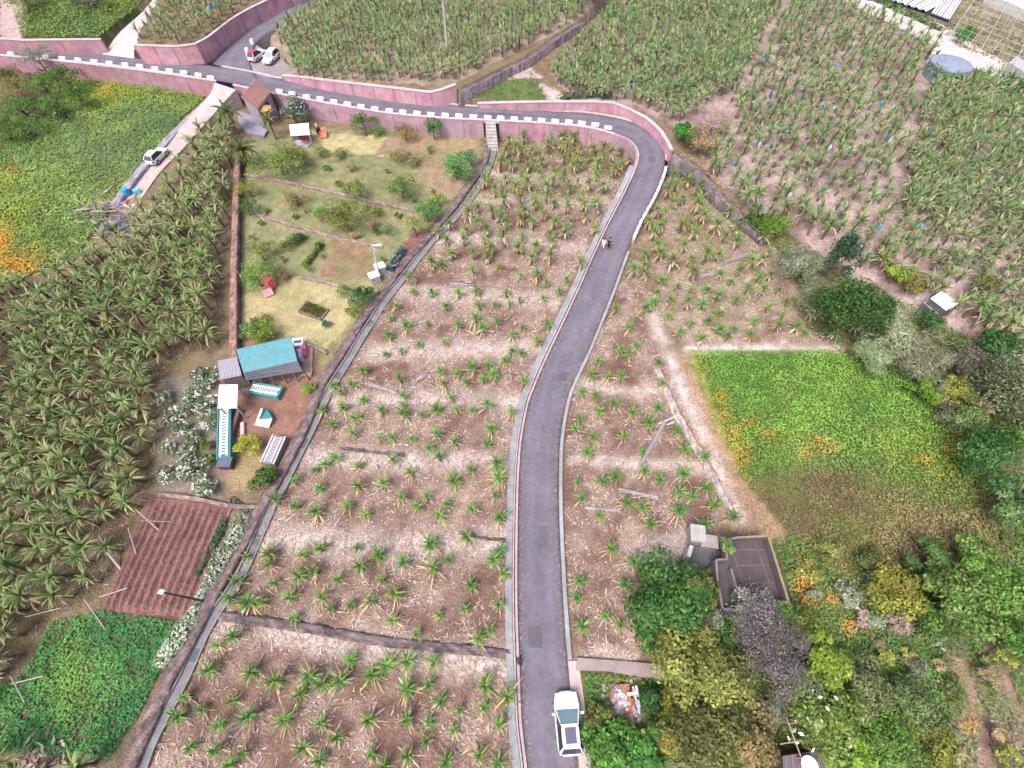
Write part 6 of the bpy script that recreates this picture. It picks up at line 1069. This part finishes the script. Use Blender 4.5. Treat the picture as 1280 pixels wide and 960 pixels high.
for x, y, z in far:
    g = vnoise(x, y, 9.0); top = z > 4; put('mature' if z < .6 and x < 0 else 'grove', x, y, z, rg.uniform(.55, .85) * (.9 if top else 1) * (1.15 if z < .6 and x < 0 else 1), np.array([1.0 + .25 * g, 1.0 + .10 * g, 1.0 + .25 * g]) * rg.uniform(.8, 1.25))
for kd, p in over: put(kd, p.x, p.y, p.z, rg.uniform(.8, 1.1), np.ones(3))
tag(mesh_np('banana_plants', np.vstack(Vs), np.vstack(Fs), np.vstack(Cs), M_WEED), 'dense distant banana groves beyond the road', 'banana grove', kind='stuff')
# palms in the garden corner
def palm(x, y, hc, r, n, cols_, label, seed, thin=.16):
    rg = np.random.RandomState(seed); b = on_ground(x, y, hc); root = empty('palm_tree', b, label, 'palm'); mb = MB(); mb.tube([(0, 0, -.1), (0, .05, hc * .5), (0, 0, hc)], [.2, .15, .13], (.18, .14, .11), 8); mb.build('trunk', M_BARK, root, local=True); mb = MB()
    for i in range(n):
        t = i / n; blade(mb, rg, (0, 0, hc), i * 2.4 + rg.uniform(-.2, .2), R(75 - 85 * t), r * rg.uniform(.8, 1.1), r * thin * rg.uniform(.8, 1.2), R(50 + 40 * t), np.array(cols_[rg.randint(len(cols_))]), 6, .5, .25, rib=(.30, .30, .12))
    mb.build('crown', M_LEAF, root, local=True)
palm(302, 188, 2.6, 3.0, 26, [(.15, .19, .06), (.20, .24, .09), (.11, .15, .05)], 'large pale green fan palm at the top left corner of the garden', 5)
palm(284, 140, 3.4, 2.6, 20, [(.07, .13, .04), (.10, .16, .05)], 'dark green palm left of the tiled house', 6); palm(335, 150, 3.0, 2.2, 18, [(.20, .20, .06), (.14, .18, .05)], 'yellow green palm between the patio and the flowering bush', 7, thin=.13)
# blue bags hung round the bunches
BG = [(880 + a / 3.2, b / 3.2) for a, b in ((245,225),(530,270),(395,335),(395,385),(265,380),(150,415),(470,435),(520,433),(755,430),(730,350),(705,415),(270,530),(220,580),(268,585),(500,595),(735,550),(115,655),(195,715),(400,710),(487,755),(340,785),(700,910),(865,910),(1250,535),(570,205),(900,525),(320,520))] + [(1075, 309), (1089, 321), (262, 10), (268, 7), (273, 2), (181, 37), (834, 160), (818, 152), (792, 108), (870, 53)]
bags = []
for i, (x, y) in enumerate(BG):
    b = on_ground(x, y, 1.7); rg = np.random.RandomState(i); c = np.array([(.04, .15, .33), (.10, .27, .45), (.06, .10, .22), (.36, .45, .55)][rg.randint(4)]); mb = MB(); q = b + Vector((0, 0, 1.75)); k = rg.uniform(.55, .85)
    mb.tube([q + Vector((0, 0, .62 * k)), q + Vector((0, 0, .5 * k)), q + Vector((.05, 0, .1)), q + Vector((.03, .03, -.35 * k)), q + Vector((.02, .02, -.42 * k))], [.03, .16 * k, .27 * k, .25 * k, .18 * k], tuple(c), 8)
    mb.box(q + Vector((.05, 0, .8 * k)), (.05, .05, .5), 0, (.12, .14, .06)); bags.append((tag(mb.build('bunch_bag', M_CLOTH), 'x', 'bunch bag', 'blue bags around banana bunches'), x, y))
# ------------------------------------------------------------------ labels that single out the repeats
LM = {'tiled house': (320, 118), 'white garden shelter': (374, 162), 'teal roofed shed': (335, 448), 'white square shelter': (285, 495), 'teal cage row': (286, 550), 'pale lamp post': (472, 335), 'leaning utility pole': (803, 575), 'tall utility pole': (559, 68), 'round water tank': (1190, 80), 'small field hut': (1181, 378),
      'roof terrace ruin': (940, 715), 'grey yard slab': (878, 705), 'two walking people': (757, 309), 'driving car': (710, 900), 'black kerb hoop': (651, 826), 'rubble heap': (780, 878), 'top of the stairs': (615, 155), 'ivy covered tree': (833, 750), 'big dark belt tree': (1066, 384), 'lime shrub by the field wall': (965, 284), 'hairpin bush': (856, 165), 'parking bay': (325, 75),
      'ploughed plot\'s upper left corner': (192, 622), 'ploughed plot\'s lower right corner': (236, 772), 'ploughed plot\'s lower left corner': (128, 765), 'stone wall\'s lower end': (159, 955), 'crop field\'s upper left corner': (62, 778), 'dark terrace wall\'s left end': (274, 771), 'dark terrace wall\'s right end': (638, 817), 'kennel in the yard': (327, 522), 'slide on the lawn': (336, 358), 'bright blue barrel': (160, 243), 'left field\'s orange flowers': (25, 330), 'large frond heap': (133, 260), 'half hidden white car': (199, 198), 'brown garden wall\'s top end': (297, 200), 'bottom left picture corner': (5, 955), 'middle of the left picture edge': (3, 480), 'white hedge': (285, 695), 'dark lamp post': (230, 746),
      'dark terrace wall\'s middle': (455, 798), 'pole bundle near the stone wall': (480, 485), 'pole bundle on the upper terrace': (575, 355), 'bundle of poles by the road': (755, 636), 'ramp parapet\'s lower end': (780, 338), 'inner corner of the hairpin': (782, 178), 'right field\'s orange patch': (915, 550), 'bright field\'s top left corner': (862, 438), 'bright field\'s top right corner': (1048, 438), 'silvery upper reeds': (1003, 335), 'channel at the bottom edge': (185, 955), 'lamp head over the furrows': (204, 740), 'road bend at mid picture': (662, 500), 'short terrace wall left of centre': (465, 566), 'large dark tree at the right edge': (1276, 480), 'upper road\'s left end': (3, 65), 'middle of the bottom picture edge': (420, 957), 'bottom edge left of the road': (640, 957)}
LMK = list(LM); LMP = np.array([LM[k] for k in LMK])
def autolabel(items, fmt, maxrank=19):
    """items: (object, look, x, y). The label says which of its look it is by rank of nearness to a landmark; each is used once"""
    looks = {}
    for it in items: looks.setdefault(it[1], []).append(it)
    for look, its in looks.items():
        xy = np.array([[i[2], i[3]] for i in its], float); D = np.hypot(xy[:, None, 0] - LMP[None, :, 0], xy[:, None, 1] - LMP[None, :, 1]); rk = D.argsort(0).argsort(0)
        for n, it in enumerate(its):
            j = int(np.lexsort((D[n], rk[n]))[0]); r = min(int(rk[n, j]), maxrank)
            it[0]['label'] = fmt.format(look=look, rank='nearest to' if r == 0 else ORD[r] + ' nearest to', lm=LMK[j])
YL = ['small bright green', 'bright green', 'small deep green', 'deep green', 'fresh green', 'pale green', 'spreading green', 'compact green', 'ragged green']
items = []
for o, v, kd, x, y in roots:
    size = 'taller' if o.scale[0] > 1.02 else 'smaller' if o.scale[0] < .9 else 'middling'
    items.append((o, f'{size} ' + {'young': 'young', 'half': 'half grown', 'mature': 'full grown'}[kd], x, y))
autolabel(items, '{look} banana plant, {rank} the {lm}')
autolabel([w[2] for w in WS], '{look} wild shrub, {rank} the {lm}')
autolabel([w[2] for w in GS], 'small {look} garden shrub, {rank} the {lm}')
autolabel([(o, 'bag', x, y) for o, x, y in bags], 'blue plastic bunch bag, {rank} the {lm}')
autolabel([(o, 's', *proj(tuple(o.location))) for o in sc.objects if o.name.split('.')[0] == 'white_shrub' and o.type == 'EMPTY'], 'white flowering shrub, {rank} the {lm}')

# ------------------------------------------------------------------ ground cover, crops, litter
def cover_points(poly, dens, rg, z=0.0):
    w = Pn(poly, z)[:, :2]; lo, hi = w.min(0), w.max(0); n = int(np.prod(hi - lo) * dens); p = rg.uniform(lo, hi, (n, 2)); p = p[inpoly(p, w)]; q = np.column_stack([p, ground_z(p[:, 0], p[:, 1])]); return q, proj(q)
def weeds(name, poly, dens, ls, colour, h=.35, seed=1, z=0.0, lab=None, cat=None, aspect=.45, mask=None, up=1.3, hum=2.6, light=1.5):
    rg = np.random.RandomState(seed); q, px = cover_points(poly, dens, rg, z)
    if mask is not None: m = rg.rand(len(q)) < mask(px, q); q, px = q[m], px[m]
    b = fnoise(q[:, 0], q[:, 1], hum); q[:, 2] += b * h * 1.3 * rg.uniform(.35, 1.0, len(q)) + .03
    C = colour(px, q, rg) * light * rg.uniform(.78, 1.22, (len(q), 1)); nrm = rg.normal(0, .8, (len(q), 3)) + [0, 0, up]
    # lean the leaves with the lie of the humps
    e = .4; nrm[:, 0] -= (fnoise(q[:, 0] + e, q[:, 1], hum) - fnoise(q[:, 0] - e, q[:, 1], hum)) * h * 3.0; nrm[:, 1] -= (fnoise(q[:, 0], q[:, 1] + e, hum) - fnoise(q[:, 0], q[:, 1] - e, hum)) * h * 3.0
    return tag(mesh_np(name, *leaf_arrays(rg, q, nrm, ls * rg.uniform(.5, 1.4, len(q)), np.clip(C, 0, .9), aspect), M_WEED), lab, cat, kind='stuff')
def mix(cols_, w): return (np.asarray(cols_)[None] * w[..., None]).sum(1)
def pick(a, b, t): return np.asarray(a) * (1 - t[:, None]) + np.asarray(b) * t[:, None]
ss = lambda x, a, b: np.clip((x - a) / (b - a), 0, 1)
def blob(px, spots):
    m = np.zeros(len(px))
    for x, y, rx, ry in spots: m = np.maximum(m, np.exp(-((px[:, 0] - x) / rx) ** 2 - ((px[:, 1] - y) / ry) ** 2))
    return m
def c_left(px, q, rg):
    n = fnoise(q[:, 0], q[:, 1], 6.5); n2 = vnoise(q[:, 0] + 9, q[:, 1], 1.3); c = pick((.105, .165, .06), (.17, .22, .05), ss(n + .2 * n2, .38, .75)); t = np.maximum(blob(px, [(175, 118, 70, 16), (110, 120, 30, 10)]), ss(90 - px[:, 0], 0, 90) * ss(px[:, 1], 160, 300) * .8); c = pick(c, (.20, .24, .03), np.clip(t * (n2 + .25), 0, 1)) if False else c * (.72 + .56 * vnoise(q[:, 0] + 3, q[:, 1], 2.0))[:, None] * (1 - (t * (n2 * .6 + .3))[:, None]) + np.array([.20, .24, .03]) * (t * (n2 * .6 + .3))[:, None]
    b = blob(px, [(140, 200, 60, 40), (180, 150, 40, 15)]) * .7 * n2; c = c * (1 - b[:, None]) + np.array([.115, .155, .105]) * b[:, None]
    o = blob(px, [(22, 332, 30, 14), (45, 342, 22, 8), (5, 305, 14, 20)]) + .5 * blob(px, [(135, 115, 9, 6), (18, 215, 8, 10)]); o = np.clip(o * (.75 + .4 * n2), 0, .92); return c * (1 - o[:, None]) + np.array([.36, .175, .03]) * o[:, None]
weeds('weeds', GREEN_LEFT, 62, .26, c_left, .8, 1, lab='overgrown bank of yellow green weeds', hum=2.8, up=3.0, light=1.95)
weeds('weeds', GREEN_TOP, 20, .42, c_left, .8, 2, z=4.6, lab='green weeds above the far left pink wall', hum=2.2)
def c_right(px, q, rg):
    n = fnoise(q[:, 0], q[:, 1], 5.0); n2 = vnoise(q[:, 0], q[:, 1] + 5, .9); c = pick((.09, .205, .035), (.145, .265, .05), ss(n, .35, .7)) * (.75 + .5 * vnoise(q[:, 0] + 3, q[:, 1], 1.1))[:, None]; br = ss(px[:, 1] + 18 * (n - .5) * 4, 560, 620) ; c2 = pick((.12, .13, .045), (.20, .16, .085), ss(n + .3 * n2, .45, .8)); c = c * (1 - br[:, None] * .9) + c2 * br[:, None] * .9
    y = blob(px, [(1130, 560, 60, 25), (1190, 590, 50, 35)]) * .7 * n2; c = c * (1 - y[:, None]) + np.array([.22, .24, .04]) * y[:, None]
    o = blob(px, [(912, 545, 20, 14), (925, 570, 14, 16), (905, 520, 12, 14), (1022, 552, 9, 8), (1008, 566, 9, 7), (1186, 562, 12, 8), (1196, 548, 8, 10), (880, 552, 8, 6), (862, 434, 10, 6), (935, 530, 12, 8), (900, 500, 10, 14), (1035, 560, 12, 8), (960, 545, 14, 9), (1150, 575, 16, 8)]); e_ = .55 * np.exp(-(segdist(px, [(862, 445), (880, 500), (905, 550), (928, 590)]) / 16) ** 2) * n2; o = np.clip(np.maximum(o * (.35 + .5 * n2), e_), 0, .75); c = c * (1 - o[:, None]) + np.array([.42, .21, .045]) * o[:, None]
    d = blob(px, [(1030, 605, 70, 20), (965, 635, 30, 30), (1060, 630, 30, 16), (1000, 650, 30, 20)]) * .8; return c * (1 - d[:, None]) + np.array([.115, .08, .055]) * d[:, None]
weeds('weeds', GREEN_RIGHT, 62, .24, c_right, .5, 3, lab='bright green weedy field turning brown at its lower end', hum=1.6, up=2.6, light=1.65)
def c_wild(px, q, rg):
    n = fnoise(q[:, 0], q[:, 1], 3.5); n2 = vnoise(q[:, 0], q[:, 1] + 5, .8); c = pick((.055, .125, .03), (.13, .195, .05), ss(n, .3, .72)) * (.7 + .6 * vnoise(q[:, 0] + 3, q[:, 1], 1.4))[:, None]; t = ss(n2, .7, 1.0) * .6; c = c * (1 - t[:, None]) + np.array([.25, .21, .15]) * t[:, None]
    g = blob(px, [(1095, 810, 45, 12), (1225, 808, 50, 12), (770, 920, 50, 40), (740, 870, 20, 40)]); c = c * (1 - g[:, None] * .8) + np.array([.04, .13, .03]) * g[:, None] * .8
    o = blob(px, [(1003, 730, 12, 22), (1020, 690, 0.1, 0.1), (1040, 748, 16, 7), (1062, 782, 12, 8), (1004, 745, 10, 18), (1206, 905, 10, 14)]); o = np.clip(o * (.35 + 1.2 * n2), 0, 1); c = c * (1 - o[:, None]) + np.array([.48, .23, .05]) * o[:, None]
    m = blob(px, [(1120, 775, 30, 14), (1062, 745, 20, 14), (1245, 930, 40, 30), (1070, 785, 8, 6)]) * .8; return c * (1 - m[:, None]) + np.array([.27, .20, .18]) * m[:, None]
def m_wild(px, q):
    k = np.ones(len(px)); k[(segdist(px, [(1200, 830), (1240, 960)]) < 7) | (segdist(px, [(1235, 810), (1275, 900)]) < 6) | (segdist(px, [(1220, 880), (1226, 960)]) < 6)] = .08; k[inpoly(px, [(762, 852), (800, 850), (806, 905), (765, 905)])] = .03
    k[inpoly(px, [(905, 672), (962, 668), (990, 755), (900, 765)])] = 0; k[inpoly(px, [(855, 664), (900, 680), (910, 700), (900, 738), (870, 730), (856, 700)])] = 0; k[inpoly(px, [(722, 818), (815, 820), (830, 850), (720, 842)])] = .0; k[inpoly(px, [(975, 936), (1040, 936), (1040, 990), (975, 990)])] = 0; k[px[:, 0] < 738] *= np.where(px[px[:, 0] < 738][:, 1] > 838, (px[px[:, 0] < 738][:, 0] > 730 + (px[px[:, 0] < 738][:, 1] - 838) * .1), 1); return k
weeds('undergrowth', WILD, 60, .25, c_wild, .7, 4, lab='tangled green and straw coloured undergrowth of the lower right slope', mask=m_wild, hum=1.5, up=2.0, light=1.75)
weeds('crop_plants', CROP, 110, .20, lambda px, q, rg: pick((.04, .155, .05), (.085, .23, .065), ss(fnoise(q[:, 0], q[:, 1], 3.0), .35, .7)) + blob(px, [(90, 850, 26, 60)])[:, None] * np.array([.05, .04, -.01]), .35, 5, lab='dense low dark green crop at the lower left', cat='crop', mask=lambda px, q: .45 + .55 * ss(vnoise(q[:, 0], q[:, 1], .7), .2, .4), aspect=.6, hum=.8, up=2.0, light=1.6)
def c_lawn(px, q, rg): return pick((.12, .19, .07), (.20, .225, .10), ss(fnoise(q[:, 0], q[:, 1], 3.0), .35, .7))
def m_lawn(px, q):
    k = .5 * ss(fnoise(q[:, 0] + 3, q[:, 1], 4.0), .35, .6); k[inpoly(px, [(300, 372), (345, 352), (372, 346), (440, 362), (438, 405), (402, 440), (300, 420)])] *= .12; k[inpoly(px, [(296, 424), (402, 424), (402, 470), (300, 470)])] = 0; k[(px[:, 1] < 190) & (px[:, 0] > 380)] *= .1; k[(px[:, 1] < 172)] = 0; return k
weeds('lawn_grass', GARDEN, 26, .16, c_lawn, .16, 6, lab='patchy green lawn of the garden', mask=m_lawn, aspect=.3)
weeds('grass', [(588, 124), (620, 102), (665, 88), (690, 126), (640, 127)], 22, .34, lambda px, q, rg: pick((.06, .12, .03), (.12, .17, .05), vnoise(q[:, 0], q[:, 1], 1.0)), .45, 7, z=3.7, lab='green grass on the triangular plot above the road', mask=lambda px, q: 1 - blob(px, [(652, 92, 16, 7), (690, 112, 13, 11)]), aspect=.25)
BELT = [(1010, 415), (1060, 448), (1110, 458), (1160, 492), (1200, 556), (1245, 626), (1262, 690), (1330, 690), (1330, 470), (1290, 462), (1235, 440), (1150, 392), (1060, 345), (985, 298), (955, 285), (990, 345)]
weeds('undergrowth', BELT, 26, .32, c_wild, .6, 14, lab='brownish green undergrowth of the belt between the fields', hum=2.0)
weeds('weeds', [(-30, 82), (20, 82), (98, 98), (75, 140), (60, 165), (-40, 200)], 26, .34, lambda px, q, rg: pick((.08, .12, .04), (.20, .17, .09), ss(fnoise(q[:, 0], q[:, 1], 4.0), .35, .7)), .8, 15, lab='rough weeds below the far left road')
weeds('grass', VERGE, 20, .30, lambda px, q, rg: pick((.30, .22, .13), (.20, .18, .08), vnoise(q[:, 0], q[:, 1], 2.0)) + blob(px, [(880, 552, 10, 8), (905, 605, 8, 8)])[:, None] * np.array([.3, .05, -.05]), .3, 8, lab='dry straw coloured verge beside the green field', aspect=.2)
weeds('grass', [(600, 168), (770, 172), (800, 205), (770, 260), (560, 260), (500, 330), (560, 285)], 24, .4, lambda px, q, rg: pick((.13, .22, .05), (.31, .29, .13), vnoise(q[:, 0], q[:, 1], 2.0)), .4, 9, lab='grass tufts on the upper terraces', mask=lambda px, q: .75 * ss(fnoise(q[:, 0], q[:, 1], 4.0), .36, .56), aspect=.2)
weeds('grass', FIELD_RIGHT, 18, .35, lambda px, q, rg: pick((.13, .21, .06), (.30, .29, .13), vnoise(q[:, 0], q[:, 1], 2.0)), .35, 19, lab='grass tufts in the right hand banana field', mask=lambda px, q: .8 * ss(fnoise(q[:, 0], q[:, 1], 3.0), .42, .6), aspect=.2)
weeds('grass', [(1180, -8), (1290, -8), (1290, 98), (1180, 52)], 7, .5, lambda px, q, rg: pick((.08, .12, .04), (.24, .21, .11), vnoise(q[:, 0], q[:, 1], 3.0)), .4, 10, z=3.7, lab='rough grass under the trellis', mask=lambda px, q: ss(fnoise(q[:, 0], q[:, 1], 5.0), .3, .6))
# ploughed plot with real ridges
pc = [P(*p, 0) for p in PLOT]; nu, nv = 133, 40; rg = np.random.RandomState(1); UU, VV = np.meshgrid(np.linspace(0, 1, nu), np.linspace(0, 1, nv)); A_ = np.array([list(p) for p in pc])
pp_ = (A_[0] * (1 - UU[..., None]) + A_[1] * UU[..., None]) * (1 - VV[..., None]) + (A_[3] * (1 - UU[..., None]) + A_[2] * UU[..., None]) * VV[..., None]
wob = (vnoise(pp_[..., 0], pp_[..., 1], 2.0) - .5) * .25; ph = (UU * 11 + wob) * 2 * np.pi; edge = np.clip(np.minimum(np.minimum(UU, 1 - UU) * 20, np.minimum(VV, 1 - VV) * 12), 0, 1)
pp_[..., 2] = .14 + edge * (.13 * np.cos(ph) + .05) + (rg.rand(nv, nu) - .5) * .05
cl = (np.array([.185, .10, .09]) * (.85 + .3 * rg.rand(nv, nu, 1))) * (1 + .10 * np.cos(ph))[..., None]
ix = np.arange(nu * nv).reshape(nv, nu); f = np.stack([ix[:-1, :-1], ix[1:, :-1], ix[1:, 1:], ix[:-1, 1:]], -1).reshape(-1, 4)
tag(mesh_np('ploughed_soil', pp_.reshape(-1, 3), f, cl.reshape(-1, 3), M_GROUND, smooth=True), kind='structure')
# fallen leaves and straw on the terraces
rg = np.random.RandomState(21); Vl, Fl, Cl, k0 = [], [], [], 0
for poly, z, base_d, Ls, cs_ in ((FIELD_CENTRE, 0, 5.5, 1.0, 0), (FIELD_STRIP, 0, 5.5, 1.0, 0), (FIELD_RIGHT, 0, 6.5, 1.0, 0), (FIELD_UPRIGHT, 3.7, 2.0, 1.2, 1), (FIELD_LEFT, 0, 2.2, 1.3, 2), (FIELD_TOP, 4.7, .6, 1.2, 1)):
    q, px = cover_points(poly, 40, rg, z); n2 = fnoise(q[:, 0] + 40, q[:, 1], 2.2); bm = band_mask(px) if cs_ == 0 else 0
    keep = rg.rand(len(q)) < (base_d / 14 * (.12 + 1.9 * ss(n2, .38, .66)) + .62 * bm); q, n = q[keep], int(keep.sum()); q[:, 2] += rg.uniform(.02, .13, n)
    L = rg.uniform(.15, .55, n) * (1 + 1.6 * (rg.rand(n) < .12)) * Ls; W = rg.uniform(.025, .09, n); a = rg.uniform(0, 2 * np.pi, n); d = np.stack([np.cos(a), np.sin(a), rg.uniform(-.12, .12, n)], -1) * (L / 2)[:, None]; s_ = np.stack([-np.sin(a), np.cos(a), rg.uniform(-.5, .5, n)], -1) * W[:, None]; bend = s_ * rg.uniform(-2, 2, (n, 1))
    V = np.stack([q - d, q - s_ * .5 + bend * .4, q + d, q + s_ * .5 + bend * .4], 1).reshape(-1, 3); pal = np.array([(.43, .35, .31), (.55, .47, .44), (.36, .275, .25), (.40, .33, .22), (.25, .18, .15), (.30, .26, .14)]) * (1, .8, .7)[cs_]
    Vl.append(V); Fl.append(np.arange(4 * n).reshape(-1, 4) + k0); k0 += 4 * n; Cl.append(np.repeat(jitter(rg, pal, n, .2), 4, axis=0))
for side, sgn in ((RA, -1), (RB, 1)):
    n = 900; i = rg.randint(0, 19 * PER, n); o_ = np.abs(rg.normal(0, .22, n)) + .03; tv = np.gradient(side[:, :2], axis=0); tv /= np.linalg.norm(tv, axis=1, keepdims=True); q = side[i].copy(); q[:, :2] += np.stack([-tv[i, 1], tv[i, 0]], -1) * (sgn * o_)[:, None] + rg.normal(0, .4, (n, 1)) * tv[i]; q[:, 2] += .018
    L = rg.uniform(.05, .28, n); W = rg.uniform(.02, .06, n); a = rg.uniform(0, 6.28, n); d = np.stack([np.cos(a), np.sin(a), 0 * a], -1) * (L / 2)[:, None]; s_ = np.stack([-np.sin(a), np.cos(a), 0 * a], -1) * W[:, None]
    V = np.stack([q - d, q - s_ * .5, q + d, q + s_ * .5], 1).reshape(-1, 3); Vl.append(V); Fl.append(np.arange(4 * n).reshape(-1, 4) + k0); k0 += 4 * n; Cl.append(np.repeat(jitter(rg, [(.30, .24, .2), (.2, .15, .12), (.36, .30, .25)], n, .2), 4, axis=0))
tag(mesh_np('leaf_litter', np.vstack(Vl), np.vstack(Fl), np.vstack(Cl), M_DRY), kind='stuff')
print('litter', k0 // 4, 'objects', len(sc.objects))
